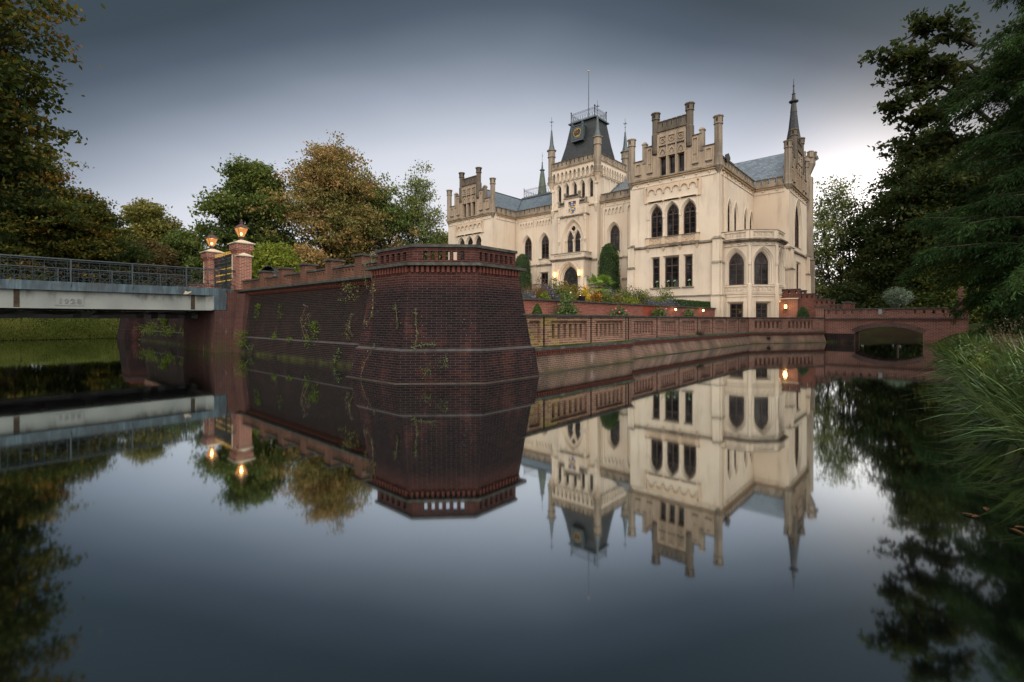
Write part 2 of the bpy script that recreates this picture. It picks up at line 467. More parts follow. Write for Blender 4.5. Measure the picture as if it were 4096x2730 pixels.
M['bark'] = stucco('grey_brown_bark', (0.055, 0.045, 0.034), (0.02, 0.018, 0.014), 0.4, 0.65)
M['stalk'] = simple('dry_plant_stalk', (0.14, 0.105, 0.075), 0.8, 0.1)
M['rubber'] = simple('black_gloss_plastic', (0.01, 0.01, 0.011), 0.25, 0.5)
M['greyplastic'] = simple('grey_satin_panel', (0.17, 0.18, 0.18), 0.4, 0.4)
kg = NT('lawn')
pg = kg.pos()
cg = kg.ramp(kg.noise(pg, 1.3, 6, 0.7), [(0.28, (0.012, 0.017, 0.007)), (0.5, (0.021, 0.03, 0.010)), (0.74, (0.044, 0.044, 0.017))])
cg = kg.mix(kg.math('MULTIPLY', kg.step(kg.noise(pg, 9.0, 3), 0.62, 0.7), 0.5), cg, (0.16, 0.09, 0.025))
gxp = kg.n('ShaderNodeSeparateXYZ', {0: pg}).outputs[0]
cg = kg.mix(kg.math('MULTIPLY', kg.step(gxp, 58.0, 63.5), kg.step(kg.noise(pg, 0.7, 5), 0.3, 0.5)), cg, (0.022, 0.017, 0.010))   # brown leaf litter, also painting the far bank darker for its shade
M['lawn'] = kg.set(cg, 0.95, 0.05, bump=kg.noise(pg, 25, 4), bdist=0.05, bstr=0.8)
# water: dark still moat, long-exposure smooth
kq = NT('still_dark_moat_water')
fac = kq.n('ShaderNodeLayerWeight', {'Blend': 0.5}).outputs['Facing']
fac = kq.math('ADD', kq.math('MULTIPLY', fac, 0.84), 0.10, clamp=True)
pw = kq.pos()
bn = kq.n('ShaderNodeBump', {'Height': kq.noise(kq.vmath('MULTIPLY', pw, (0.5, 0.5, 0.5)), 1.2, 2), 'Distance': 0.02, 'Strength': 0.03})
gl = kq.n('ShaderNodeBsdfGlossy', {'Color': (0.90, 0.955, 0.96, 1), 'Roughness': 0.04, 'Normal': bn.outputs[0]})
df = kq.n('ShaderNodeBsdfDiffuse', {'Color': (0.0012, 0.0018, 0.0018, 1)})
ms = kq.n('ShaderNodeMixShader', {0: fac, 1: df.outputs[0], 2: gl.outputs[0]})
kq.t.links.new(ms.outputs[0], kq.outn.inputs[0])
M['water'] = kq.mat
# ------------------------------------------------------------------ the castle
castle = thing('castle', (38.5, 28.6, 0.9), 'cream stucco castle with stepped gables, clock tower and slate roofs beyond the moat', 'castle')
CM = [M['stucco'], M['stone'], M['string'], M['soffit'], M['stone_dark'], M['stucco_warm'], M['gable'], M['slot']]
ST, SO, SG, SF, SD, SW, GB, SL = range(8)
UR, UL, UT = 16.52, 41.15, 28.6     # axes of the right wing, left wing and tower


def opoly(o, grow=0.0):
    if o['k'] == 'arch':
        return arch(o['u0'] - grow, o['u1'] + grow, o['zb'] - max(0, -0) + (0 if grow >= 0 else -grow), o['zs'], o['za'] + grow * 1.25)
    return rect(o['u0'] - grow, o['u1'] + grow, o['zb'] + (0 if grow >= 0 else -grow), o['zt'] + grow)


def A(c, w, zb, zs, za, splay=0.16, depth=0.26, **kw):
    return dict(k='arch', u0=c - w / 2, u1=c + w / 2, zb=zb, zs=zs, za=za, splay=splay, depth=depth, **kw)


def Q(c, w, zb, zt, splay=0.1, depth=0.2, **kw):
    return dict(k='rect', u0=c - w / 2, u1=c + w / 2, zb=zb, zt=zt, splay=splay, depth=depth, **kw)


def facade(mb, pl, u0, u1, z0, z1, ops=(), win=True):
    holes = []
    for o in ops:
        s, d = o['splay'], o['depth']
        ps = [(opoly(o, s), 0.0), (opoly(o, s * 0.62), -d * 0.18), (opoly(o, s * 0.62), -d * 0.42), (opoly(o, s * 0.25), -d * 0.58), (opoly(o, s * 0.25), -d * 0.8), (opoly(o, 0), -d)]
        for a, b in zip(ps, ps[1:]): mb.strip(pl, a[0], a[1], b[0], b[1])
        holes.append(ps[0][0])
        mb.ring(pl, opoly(o, s + 0.09), opoly(o, s + 0.002), 0.0, 0.045)
        if o['k'] == 'rect' and not o.get('nosill'):
            mb.mi, k0 = SO, mb.mi
            mb.pbox(pl, o['u0'] - s - 0.08, o['u1'] + s + 0.08, o['zb'] - 0.09, o['zb'] - 0.002, 0, 0.12)
            mb.mi = k0
        if win: window(pl, o)
    mb.flat(pl, rect(u0, u1, z0, z1), holes, 0.0)


def window(pl, o, name='window'):
    d = -o['depth']; w = o['u1'] - o['u0']; c = (o['u0'] + o['u1']) / 2
    mb = MB()
    mb.ring(pl, opoly(o, 0.004), opoly(o, -0.07), d - 0.02, d + 0.06)
    top = o['zs'] if o['k'] == 'arch' else o['zt']
    h = top - o['zb']
    two = w > 0.8 and name == 'window'
    if two: mb.pbox(pl, c - 0.04, c + 0.04, o['zb'] + 0.05, top, d - 0.01, d + 0.055)
    if o['k'] == 'rect' and h > 1.2:
        mb.pbox(pl, o['u0'] + 0.05, o['u1'] - 0.05, o['zb'] + h * 0.70, o['zb'] + h * 0.745, d - 0.01, d + 0.06)
    if o['k'] == 'arch':
        mb.pbox(pl, o['u0'] + 0.05, o['u1'] - 0.05, top - 0.05, top + 0.05, d - 0.01, d + 0.065)
    for t in ((0.25, 0.5, 0.75) if h > 1.2 else (0.5,)):
        if o['k'] == 'rect' and h > 1.2 and t > 0.7: continue
        mb.pbox(pl, o['u0'] + 0.05, o['u1'] - 0.05, o['zb'] + h * t - 0.014, o['zb'] + h * t + 0.014, d - 0.01, d + 0.035)
    if o['k'] == 'arch' and two:
        zs, za = o['zs'], o['za']
        if w < 1.5:
            for a, b in ((o['u0'] + 0.06, c), (c, o['u1'] - 0.06)):
                mb.ring(pl, arch(a, b, zs, zs + 0.02, zs + (za - zs) * 0.55), arch(a + 0.045, b - 0.045, zs + 0.01, zs + 0.02, zs + (za - zs) * 0.55 - 0.06), d - 0.01, d + 0.04)
            mb.ring(pl, circ(c, zs + (za - zs) * 0.60, w * 0.15, 12), circ(c, zs + (za - zs) * 0.60, w * 0.15 - 0.04, 12), d - 0.01, d + 0.04)
        else:
            g = w * 0.2
            mb.ring(pl, arch(o['u0'] + g, o['u1'] - g, zs, zs + 0.02, za - g * 1.2), arch(o['u0'] + g + 0.05, o['u1'] - g - 0.05, zs + 0.01, zs + 0.02, za - g * 1.2 - 0.07), d - 0.01, d + 0.04)
    if o['k'] == 'arch' and o.get('four'):
        for q in (0.25, 0.75): mb.pbox(pl, o['u0'] + w * q - 0.02, o['u0'] + w * q + 0.02, o['zb'], top, d - 0.01, d + 0.04)
    wo = mb.build(name, M['wood'], castle)
    g = MB(); g.flat(pl, opoly(o, -0.03), [], d + 0.012)
    g.build('pane', M['glass'], wo)
    return wo


def cornice(mb, pl, u0, u1, z=13.75, n=None):
    mb.mi = ST
    mb.pbox(pl, u0, u1, z - 0.67, z - 0.61, 0.001, 0.06)
    n = n or max(2, int((u1 - u0) / 0.95))
    for i in range(n):
        u = u0 + (i + 0.5) * (u1 - u0) / n
        mb.ball(pl.pt(u, z - 0.40, 0.04), 0.085, 8)
    mb.mi = SF
    mb.pbox(pl, u0, u1, z - 0.26, z - 0.13, 0.001, 0.15)
    mb.mi = SG
    mb.pbox(pl, u0, u1, z - 0.129, z - 0.002, 0.0, 0.25)
    mb.mi = ST


def battlement(mb, pl, u0, u1, z0=13.75, z1=14.45, pitch=0.74, d=0.10, mi=SO, gap=0.14):
    mb.mi = mi
    mb.pbox(pl, u0, u1, z0, z0 + (z1 - z0) * 0.3, -0.22, d)
    n = max(1, round((u1 - u0) / pitch)); p = (u1 - u0) / n
    for i in range(n):
        a = u0 + i * p + gap / 2; b = u0 + (i + 1) * p - gap / 2
        mb.mi = mi
        mb.pbox(pl, a, b, z0 + (z1 - z0) * 0.3 + 0.001, z1 - 0.06, -0.18, d - 0.02)
        mb.pbox(pl, a + 0.07, b - 0.07, z1 - 0.17, z1 - 0.13, d - 0.019, d + 0.01)
        mb.mi = SD
        mb.pbox(pl, a - 0.02, b + 0.02, z1 - 0.059, z1, -0.22, d + 0.05)
    mb.mi = ST


def scallop(mb, pl, u0, u1, zb, zs, za, z1, n, d0, d1, leg=0.12):
    """a moulded band whose lower edge is a row of pointed arches standing on legs"""
    p = (u1 - u0) / n
    poly = [(u0, z1), (u1, z1)]
    for i in range(n - 1, -1, -1):
        a = u0 + i * p; b = a + p
        ar = arch(a + leg / 2, b - leg / 2, zb, zs, za, 4)   # (a,zb) .. (b,zb)
        poly.append((b, zb))
        poly += ar[::-1]
        if i == 0: poly.append((a, zb))
    mb.prism(pl, poly, d0, d1)


def finial(mb, x, y, z0, z1, r):
    mb.lathe(x, y, [(r, z0), (r * 0.7, z0 + (z1 - z0) * 0.3), (r * 2.0, z0 + (z1 - z0) * 0.34), (r * 0.7, z0 + (z1 - z0) * 0.4), (r * 0.5, z1 - 0.05), (0.004, z1)], 6)
    zc = z0 + (z1 - z0) * 0.62
    for k in range(4):
        a = k * math.pi / 2 + math.pi / 4
        mb.path([(x, y, zc - 0.05), (x + 0.16 * math.cos(a), y + 0.16 * math.sin(a), zc)], [0.03, 0.035], 5)
        mb.ball((x + 0.16 * math.cos(a), y + 0.16 * math.sin(a), zc), 0.05, 6)


def pinnacle(x, y, z0, z1, r, parent, corbel=0.0, mat='stone'):
    """octagonal pier with a flared, slotted cap"""
    mb = MB()
    pr = []
    if corbel: pr += [(r * 0.35, z0 - corbel), (r * 0.5, z0 - corbel * 0.75), (r * 1.28, z0 - 0.06)]
    pr += [(r * 1.28, z0), (r * 1.1, z0 + 0.06), (r * 1.08, z0 + 0.75), (r, z0 + 0.85), (r, z1 - 0.68), (r * 1.22, z1 - 0.63), (r * 1.22, z1 - 0.57), (r * 1.1, z1 - 0.54), (r * 1.12, z1 - 0.14), (r * 1.36, z1 - 0.07), (r * 1.36, z1)]
    mb.lathe(x, y, pr, 8, math.pi / 8)
    mb.mi = 1
    for k in range(4):
        a = k * math.pi / 2
        dx, dy = math.cos(a), math.sin(a)
        c = (x + dx * r * 1.04, y + dy * r * 1.04)
        h = 0.05
        mb.box(c[0] - (h if dx == 0 or abs(dx) < .1 else 0.02), c[0] + (h if abs(dx) < .1 else 0.02), c[1] - (h if abs(dy) < .1 else 0.02), c[1] + (h if abs(dy) < .1 else 0.02), z1 - 0.46, z1 - 0.18)
    return mb.build('pinnacle', [M[mat], M['slot']], parent)


def gable(pl, uc, win=True):
    """stepped gable standing on the cornice: z 13.75 up"""
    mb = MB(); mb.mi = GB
    z0 = 13.75
    pts = [(-3.5, z0), (-3.5, 15.42), (-2.5, 15.42), (-2.5, 16.5), (-1.55, 16.5), (-1.55, 17.58), (1.55, 17.58), (1.55, 16.5), (2.5, 16.5), (2.5, 15.42), (3.5, 15.42), (3.5, z0)]
    poly = [(uc + p[0], p[1]) for p in pts]
    slots = [rect(uc + c - 0.26, uc + c + 0.26, z0 + 0.02, 15.36) for c in (-0.78, 0, 0.78)]
    mb.flat(pl, poly, slots, 0.0); mb.flat(pl, poly, [], -0.5); mb.strip(pl, poly, 0.0, poly, -0.5)
    for s in slots: mb.strip(pl, s, 0, s, -0.34)
    # pilaster strips, recessed-looking panel frames
    for c in (-1.17, -0.39, 0.39, 1.17): mb.pbox(pl, uc + c - 0.055, uc + c + 0.055, z0, 17.3, 0, 0.12)
    for c in (-0.78, 0, 0.78):
        mb.prism(pl, arch(uc + c - 0.33, uc + c + 0.33, 15.38, 15.5, 16.15), 0, 0.10, [arch(uc + c - 0.25, uc + c + 0.25, 15.40, 15.5, 16.0)], back=False)
        mb.prism(pl, quatre(uc + c, 15.68, 0.16), 0, 0.03, back=False)
        mb.ring(pl, rect(uc + c - 0.32, uc + c + 0.32, 16.33, 17.12), rect(uc + c - 0.26, uc + c + 0.26, 16.41, 17.04), 0, 0.11)
        mb.ring(pl, circ(uc + c, 16.72, 0.2, 12), circ(uc + c, 16.72, 0.14, 12), 0, 0.09)
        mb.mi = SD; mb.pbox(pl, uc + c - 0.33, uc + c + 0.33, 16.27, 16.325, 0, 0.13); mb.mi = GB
        for sgn in (1, -1):
            mb.add([pl.pt(uc + c - 0.22, 16.72 - sgn * 0.26, 0.04), pl.pt(uc + c - 0.17, 16.72 - sgn * 0.28, 0.04), pl.pt(uc + c + 0.22, 16.72 + sgn * 0.26, 0.04), pl.pt(uc + c + 0.17, 16.72 + sgn * 0.28, 0.04)], [(0, 1, 2, 3)])
    for sg in (-1, 1):
        for a, b, zt, zm in ((1.72, 2.2, 16.35, 15.0), (2.78, 3.28, 15.25, None)):
            u0, u1 = sorted((uc + sg * a, uc + sg * b))
            mb.ring(pl, rect(u0, u1, 14.25, zt), rect(u0 + 0.08, u1 - 0.08, 14.35, zt - 0.1), 0, 0.1)
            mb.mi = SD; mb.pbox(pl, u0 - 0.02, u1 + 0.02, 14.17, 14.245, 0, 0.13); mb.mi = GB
            mb.ring(pl, rect(u0, u1, 13.85, 14.13), rect(u0 + 0.05, u1 - 0.05, 13.9, 14.08), 0, 0.04)
            if zm: mb.pbox(pl, u0 + 0.05, u1 - 0.05, zm, zm + 0.1, 0, 0.05)
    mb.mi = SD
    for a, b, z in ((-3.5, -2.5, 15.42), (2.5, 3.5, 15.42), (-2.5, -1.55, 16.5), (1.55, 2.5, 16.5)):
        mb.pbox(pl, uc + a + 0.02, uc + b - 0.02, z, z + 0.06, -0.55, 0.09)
    mb.pbox(pl, uc - 1.3, uc + 1.3, 17.52, 17.64, -0.52, 0.12)
    battlement(mb, pl, uc - 1.22, uc + 1.22, 17.64, 18.4, 0.41, 0.06, SD, 0.1)
    go = mb.build('gable', CM, castle)
    for c in (-3.72, 3.72):
        p = pl.pt(uc + c, 0, -0.1); pinnacle(p[0], p[1], 13.75, 17.56, 0.30, go, 0.7, 'stone')
    for c in (-1.46, 1.46):
        p = pl.pt(uc + c, 0, -0.1)
        m2 = MB()
        r = 0.29
        m2.lathe(p[0], p[1], [(r * 0.3, 15.6), (r, 15.75), (r * 1.18, 16.0), (r * 1.18, 17.38), (r, 17.46), (r, 18.6), (r * 1.25, 18.66), (r * 1.25, 18.72), (r * 1.12, 18.76), (r * 1.15, 19.08), (r * 1.42, 19.16), (r * 1.42, 19.24)], 8, math.pi / 8)
        m2.mi = 1
        for n_ in (pl.n, (-pl.n[1], pl.n[0]), (pl.n[1], -pl.n[0])):
            q = (p[0] + n_[0] * r * 1.06, p[1] + n_[1] * r * 1.06)
            m2.box(q[0] - 0.045, q[0] + 0.045, q[1] - 0.045, q[1] + 0.045, 18.8, 19.05)
        m2.build('pinnacle', [M['stone_dark'], M['slot']], go)
    for c in (-2.47, 2.47):
        p = pl.pt(uc + c, 0, -0.12)
        m2 = MB(); r = 0.24
        m2.lathe(p[0], p[1], [(0.08, 14.95), (r, 15.15), (r, 16.72), (r * 1.3, 16.8), (r * 1.3, 16.86), (r * 0.5, 17.04)], 4, math.pi / 4)
        m2.build('pinnacle', M['stone'], go)
    for c in (-0.78, 0, 0.78):
        g2 = MB(); g2.flat(pl, rect(uc + c - 0.26, uc + c + 0.26, z0 + 0.02, 15.36), [], -0.33)
        for zz in (14.1, 14.55, 15.0): g2.pbox(pl, uc + c - 0.26, uc + c + 0.26, zz, zz + 0.02, -0.33, -0.31)
        g2.build('slit_window', M['glass'], go)
    return go


def buttress(mb, pl, u0, u1, ztop=7.95, zmid=6.1, zlow=3.5, d=0.32):
    mb.mi = ST
    mb.pbox(pl, u0, u1, zmid, ztop, 0, d * 0.8); mb.pbox(pl, u0 - 0.02, u1 + 0.02, zlow, zmid, 0, d); mb.pbox(pl, u0 - 0.06, u1 + 0.06, 0.9, zlow, 0, d + 0.1)
    mb.mi = SG
    mb.tapered(pl, (u0 - 0.06, u1 + 0.06, 0, d + 0.04, ztop), (u0, u1, 0, 0.05, ztop + 0.22))
    mb.tapered(pl, (u0 - 0.06, u1 + 0.06, 0, d + 0.08, zmid - 0.06), (u0, u1, 0, d * 0.8, zmid + 0.12))
    mb.tapered(pl, (u0 - 0.1, u1 + 0.1, 0, d + 0.16, zlow - 0.03), (u0, u1, 0, d, zlow + 0.08))
    mb.mi = ST


def tracery_panel(mb, pl, u0, u1, z0, z1, n, d):
    """parapet panel: frame with a row of pierced quatrefoil roundels"""
    mb.pbox(pl, u0, u1, z0, z0 + 0.09, 0, d); mb.pbox(pl, u0, u1, z1 - 0.09, z1, 0, d + 0.03)
    p = (u1 - u0) / n; zc = (z0 + z1) / 2; r = min(p * 0.42, (z1 - z0) * 0.33)
    for i in range(n):
        uc = u0 + (i + 0.5) * p
        mb.ring(pl, circ(uc, zc, r, 14), circ(uc, zc, r * 0.72, 14), 0.0, d - 0.01)
        mb.prism(pl, quatre(uc, zc, r * 0.62), 0, d - 0.03, back=False)
        mb.pbox(pl, u0 + i * p - 0.03, u0 + i * p + 0.03, z0 + 0.09, z1 - 0.09, 0, d - 0.005)
    mb.pbox(pl, u1 - 0.03, u1 + 0.03, z0 + 0.09, z1 - 0.09, 0, d - 0.005)


def wing_front(uc, full=True):
    pl = FX(38.5)
    mb = MB(); mb.mi = ST
    ops = [A(uc + c, 0.98, 8.62, 10.46, 11.3, 0.17, 0.28) for c in (-1.42, 0, 1.42)]
    ops += [Q(uc + 1.44, 0.56, 4.32, 6.83, 0.12, 0.22), Q(uc + 0.06, 1.14, 4.32, 6.83, 0.14, 0.22), Q(uc - 1.36, 0.56, 4.32, 6.83, 0.12, 0.22)]
    facade(mb, pl, uc - 3.8, uc + 3.8, 0.9, 13.75, ops)
    cornice(mb, pl, uc - 3.6, uc + 3.6)
    # frieze panel of trefoil arches under the cornice
    mb.mi = SW
    mb.ring(pl, rect(uc - 2.42, uc + 2.42, 11.62, 13.02), rect(uc - 2.28, uc + 2.28, 11.72, 12.92), 0, 0.12)
    for c in (-1.42, 0, 1.42):
        scallop(mb, pl, uc + c - 0.7, uc + c + 0.7, 12.3, 12.42, 12.76, 12.93, 2, 0.0, 0.13, 0.1)
        mb.pbox(pl, uc + c - 0.62, uc + c + 0.62, 11.62, 11.70, 0.071, 0.12)
    for c in (-2.12, -0.71, 0.71, 2.12):
        p = pl.pt(uc + c, 0, 0.02)
        mb.mi = ST
        mb.lathe(p[0], p[1], [(0.10, 8.62), (0.10, 8.85), (0.065, 8.9), (0.065, 10.15), (0.11, 10.2), (0.12, 10.48), (0.13, 10.52)], 8)
        mb.pbox(pl, uc + c - 0.06, uc + c + 0.06, 10.52, 11.62, 0, 0.05)
    # window parapet of tracery, string course, brackets
    mb.mi = SW
    mb.pbox(pl, uc - 2.3, uc + 2.3, 7.98, 8.56, 0, 0.05)
    for c in (-1.42, 0, 1.42):
        for e in (-0.31, 0.31):
            mb.ring(pl, rect(uc + c + e - 0.26, uc + c + e + 0.26, 8.04, 8.5), rect(uc + c + e - 0.21, uc + c + e + 0.21, 8.09, 8.45), 0.05, 0.10)
            mb.ring(pl, circ(uc + c + e, 8.27, 0.16, 10), circ(uc + c + e, 8.27, 0.10, 10), 0.05, 0.09)
    for c in (-2.12, -0.71, 0.71, 2.12):
        mb.pbox(pl, uc + c - 0.15, uc + c + 0.15, 7.98, 8.56, 0.051, 0.13)
        mb.tapered(pl, (uc + c - 0.04, uc + c + 0.04, 0, 0.03, 7.4), (uc + c - 0.12, uc + c + 0.12, 0, 0.14, 7.72))
    mb.mi = SG
    mb.pbox(pl, uc - 2.35, uc + 2.35, 8.561, 8.625, 0, 0.16)
    mb.pbox(pl, uc - 3.8, uc + 3.8, 7.78, 7.93, 0.0, 0.14)
    mb.tapered(pl, (uc - 3.8, uc + 3.8, 0, 0.02, 7.7), (uc - 3.8, uc + 3.8, 0, 0.13, 7.78))
    mb.pbox(pl, uc - 3.35, uc + 3.35, 3.50, 3.60, 0, 0.10)
    buttress(mb, pl, uc - 3.92, uc - 3.38)
    buttress(mb, pl, uc + 3.38, uc + 3.92)
    return mb


wf = wing_front(UR)
# side of the right wing, facing the bridge
ps = FY(UR - 3.8)
lanc = [A(c, 0.86, 7.9, 10.35, 11.4, 0.12, 0.17) for c in (40.95, 42.65, 45.45, 47.1)]
facade(wf, ps, 38.5, 47.95, 0.9, 13.75, lanc)
cornice(wf, ps, 39.1, 47.95)
battlement(wf, ps, 39.1, 47.9)
wf.mi = SG; wf.pbox(ps, 38.5, 47.95, 7.78, 7.93, 0, 0.12); wf.mi = ST
pb = FY(UR - 3.8); buttress(wf, pb, 38.45, 38.98, d=0.26)
wf.mi = ST
wf.box(38.52, 47.9, UR + 3.78, UR + 3.8, 0.9, 13.75)
battlement(wf, FY(UR + 3.8).out(0, 1), 39.1, 42.2)
wf.build('right_wing_wall', CM, castle)
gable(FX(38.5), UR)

wl = wing_front(UL)
pl_ = FY(UL - 3.8)
facade(wl, pl_, 38.5, 42.4, 0.9, 13.75, [])
cornice(wl, pl_, 39.1, 42.3); battlement(wl, pl_, 39.1, 42.35)
wl.box(38.52, 55, UL + 3.78, UL + 3.8, 0.9, 13.75)
battlement(wl, FY(UL + 3.8).out(0, 1), 39.1, 54)
wl.build('left_wing_wall', CM, castle)
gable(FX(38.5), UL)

# centre range between the wings
cf = MB(); pc = FX(42.4)
cw = [A(c, 1.0, 8.52, 10.28, 11.15, 0.24, 0.28) for c in (21.6, 24.2, 33.05, 35.55)]
cl = [Q(c, 0.95, 4.4, 6.85, 0.12, 0.22) for c in (21.6, 24.2, 33.05, 35.55)]
facade(cf, pc, UR + 3.8, UL - 3.8, 0.9, 13.75, cw + cl)
for a, b in ((UR + 3.8, 25.7), (31.5, UL - 3.8)):
    cornice(cf, pc, a, b); battlement(cf, pc, a, b, 13.75, 14.43)
    cf.mi = SG; cf.pbox(pc, a, b, 7.70, 7.84, 0.0, 0.13); cf.mi = ST
for c in (24.2, 33.05, 21.6, 35.55):
    scallop(cf, pc, c - 1.05, c + 1.05, 12.28, 12.5, 12.82, 13.0, 5, 0.0, 0.13, 0.1)
    cf.pbox(pc, c - 0.62, c + 0.62, 7.86, 8.43, 0.0, 0.06)
    for e in (-0.3, 0.3):
        cf.ring(pc, rect(c + e - 0.26, c + e + 0.26, 7.92, 8.38), rect(c + e - 0.2, c + e + 0.2, 7.98, 8.32), 0.06, 0.1)
        cf.prism(pc, quatre(c + e, 8.15, 0.15), 0.06, 0.09, back=False)
    cf.mi = SG; cf.pbox(pc, c - 0.7, c + 0.7, 8.43, 8.51, 0.0, 0.13); cf.mi = ST
for c in (22.75, 25.35, 31.75, 34.3):
    cf.pbox(pc, c - 0.11, c + 0.11, 7.84, 13.05, 0.0, 0.09)
for c in (22.9, 34.3):
    buttress(cf, pc, c - 0.25, c + 0.25, 7.7, 5.6, 3.4, 0.25)
cf.build('centre_wall', CM, castle)

# ------------------------------------------------------------------ tower
tw = MB(); tp = FX(41.8); T0, T1, X0, X1 = UT - 2.85, UT + 2.85, 41.8, 47.5
ts = FY(T0)
slit = [A(UT - 0.05 + c, 0.36, 14.25, 15.6, 16.0, 0.17, 0.3) for c in (-2, -1, 0, 1, 2)]
facade(tw, tp, T0, T1, 0.9, 17.8, slit)
facade(tw, ts, X0, X1, 0.9, 17.8, [])
tw.box(X0 + 0.02, X1, T1 - 0.03, T1, 10, 17.8); tw.box(X1 - 0.03, X1, T0, T1, 10, 17.8)
for pl_, a, b in ((tp, T0, T1), (ts, X0, X1)):
    tw.mi = ST
    scallop(tw, pl_, a + 0.2, b - 0.2, 16.45, 17.0, 17.42, 17.801, 10, 0.001, 0.3, 0.14)
    tw.pbox(pl_, a, b, 16.38, 16.45, 0.0, 0.08)
    n = 10
    for i in range(n + 1):
        u = a + 0.2 + i * (b - a - 0.4) / n
        tw.pbox(pl_, u - 0.1, u + 0.1, 16.98, 17.05, 0.301, 0.34)
        tw.tapered(pl_, (u - 0.03, u + 0.03, 0, 0.03, 16.2), (u - 0.09, u + 0.09, 0, 0.2, 16.45))
    tw.mi = SF; tw.pbox(pl_, a - 0.2, b + 0.2, 17.66, 17.76, 0.301, 0.33)
    tw.mi = SG; tw.pbox(pl_, a - 0.2, b + 0.2, 17.76, 17.85, 0.29, 0.38)
    battlement(tw, pl_, a - 0.1, b + 0.1, 17.85, 18.55, 0.56, 0.3, SO, 0.14)
for c in (-2.5, -1.5, -0.5, 0.5, 1.5, 2.5): tw.pbox(tp, UT - 0.05 + c - 0.07, UT - 0.05 + c + 0.07, 14.1, 16.38, 0, 0.06)
for c in (43.0, 44.2, 45.4, 46.6): tw.pbox(ts, c - 0.09, c + 0.09, 13.6, 16.38, 0, 0.07)
tw.mi = SF; tw.pbox(tp, T0 - 0.1, T1 + 0.1, 13.38, 13.5, 0, 0.14); tw.mi = ST; tw.pbox(tp, T0 - 0.1, T1 + 0.1, 13.5, 13.6, 0, 0.09)
tw.mi = SG; tw.pbox(tp, T0, T1, 7.70, 7.84, 0, 0.14); tw.mi = ST
for c in (T0 + 0.12, T1 - 0.12):
    p = tp.pt(c, 0, 0.05); tw.lathe(p[0], p[1], [(0.05, 12.7), (0.24, 13.4), (0.24, 13.5), (0.12, 13.55), (0.1, 15.4), (0.17, 15.5), (0.17, 15.62), (0.12, 15.7)], 8)
two = tw.build('tower_wall', CM, castle)
for x, y in ((X0 - 0.05, T0 - 0.05), (X0 - 0.05, T1 + 0.05), (X1, T0 - 0.05), (X1, T1 + 0.05)):
    mb = MB(); r = 0.37
    mb.mi = 2
    mb.lathe(x, y, [(0.12, 15.5), (0.16, 15.8), (0.30, 16.2), (0.47, 16.5)], 8, math.pi / 8)
    mb.mi = 0
    mb.lathe(x, y, [(0.5, 16.5), (0.5, 16.58), (0.42, 16.66), (0.42, 17.2), (r, 17.28), (r, 19.28), (0.46, 19.34), (0.46, 19.42), (0.4, 19.46), (0.42, 19.98), (0.54, 20.06), (0.54, 20.13)], 8, math.pi / 8)
    mb.mi = 1
    mb.lathe(x, y, [(0.38, 20.13), (0.22, 20.75), (0.08, 22.25), (0.10, 22.28), (0.03, 22.32)], 8, math.pi / 8)
    finial(mb, x, y, 22.32, 23.85, 0.035)
    mb.build('turret', [M['stone'], M['lead'], M['stucco_warm']], castle)
# tower roof: steep truncated pyramid with a bell-cast foot
mb = MB()
cx, cy = 44.65, UT
prof = [(2.55, 2.62, 17.9), (2.36, 2.14, 18.66), (1.72, 1.85, 20.6), (1.2, 1.53, 23.05)]
for (ax, ay, z), (bx, by, w) in zip(prof, prof[1:]):
    a = [(cx - ax, cy - ay, z), (cx + ax, cy - ay, z), (cx + ax, cy + ay, z), (cx - ax, cy + ay, z)]
    b = [(cx - bx, cy - by, w), (cx + bx, cy - by, w), (cx + bx, cy + by, w), (cx - bx, cy + by, w)]
    mb.add(a + b, [(i, (i + 1) % 4, 4 + (i + 1) % 4, 4 + i) for i in range(4)])
mb.mi = 1
mb.box(cx - 1.42, cx + 1.42, cy - 1.75, cy + 1.75, 23.05, 23.17); mb.box(cx - 1.3, cx + 1.3, cy - 1.62, cy + 1.62, 23.17, 23.26)
troof = mb.build('tower_roof', [M['slate_dark'], M['lead']], castle)


def iron_railing(name, pts, z0, z1, step, parent, post=0.05):
    mb = MB()
    for (ax, ay), (bx, by) in zip(pts, pts[1:]):
        L = math.hypot(bx - ax, by - ay); n = max(2, round(L / step))
        ux, uy = (bx - ax) / L, (by - ay) / L
        for z in (z1, z1 - 0.12, z0 + 0.12): mb.path([(ax, ay, z), (bx, by, z)], 0.018, 4)
        for i in range(n + 1):
            x, y = ax + ux * L * i / n, ay + uy * L * i / n
            mb.path([(x, y, z0), (x, y, z1)], 0.012, 4)
            if i < n:
                w = L / n; zm = (z0 + z1) / 2
                arcp = [(x + ux * w * (0.5 + 0.5 * math.sin(t)), y + uy * w * (0.5 + 0.5 * math.sin(t)), z0 + 0.12 + (0.55 * (z1 - z0)) * (1 - abs(t) / 1.6)) for t in (-1.57, -0.9, -0.3, 0.3, 0.9, 1.57)]
                mb.path(arcp, 0.014, 4)
                mb.path([(x + ux * w * .5, y + uy * w * .5, z0 + 0.6 * (z1 - z0)), (x + ux * w * .2, y + uy * w * .2, z1 - .12)], 0.01, 4)
                mb.path([(x + ux * w * .5, y + uy * w * .5, z0 + 0.6 * (z1 - z0)), (x + ux * w * .8, y + uy * w * .8, z1 - .12)], 0.01, 4)
    for x, y in pts:
        mb.lathe(x, y, [(post, z0 - 0.05), (post, z1 + 0.1), (post * 1.8, z1 + 0.13), (post * 1.8, z1 + 0.18), (post * 0.5, z1 + 0.26)], 8)
    return mb.build(name, M['iron'], parent)


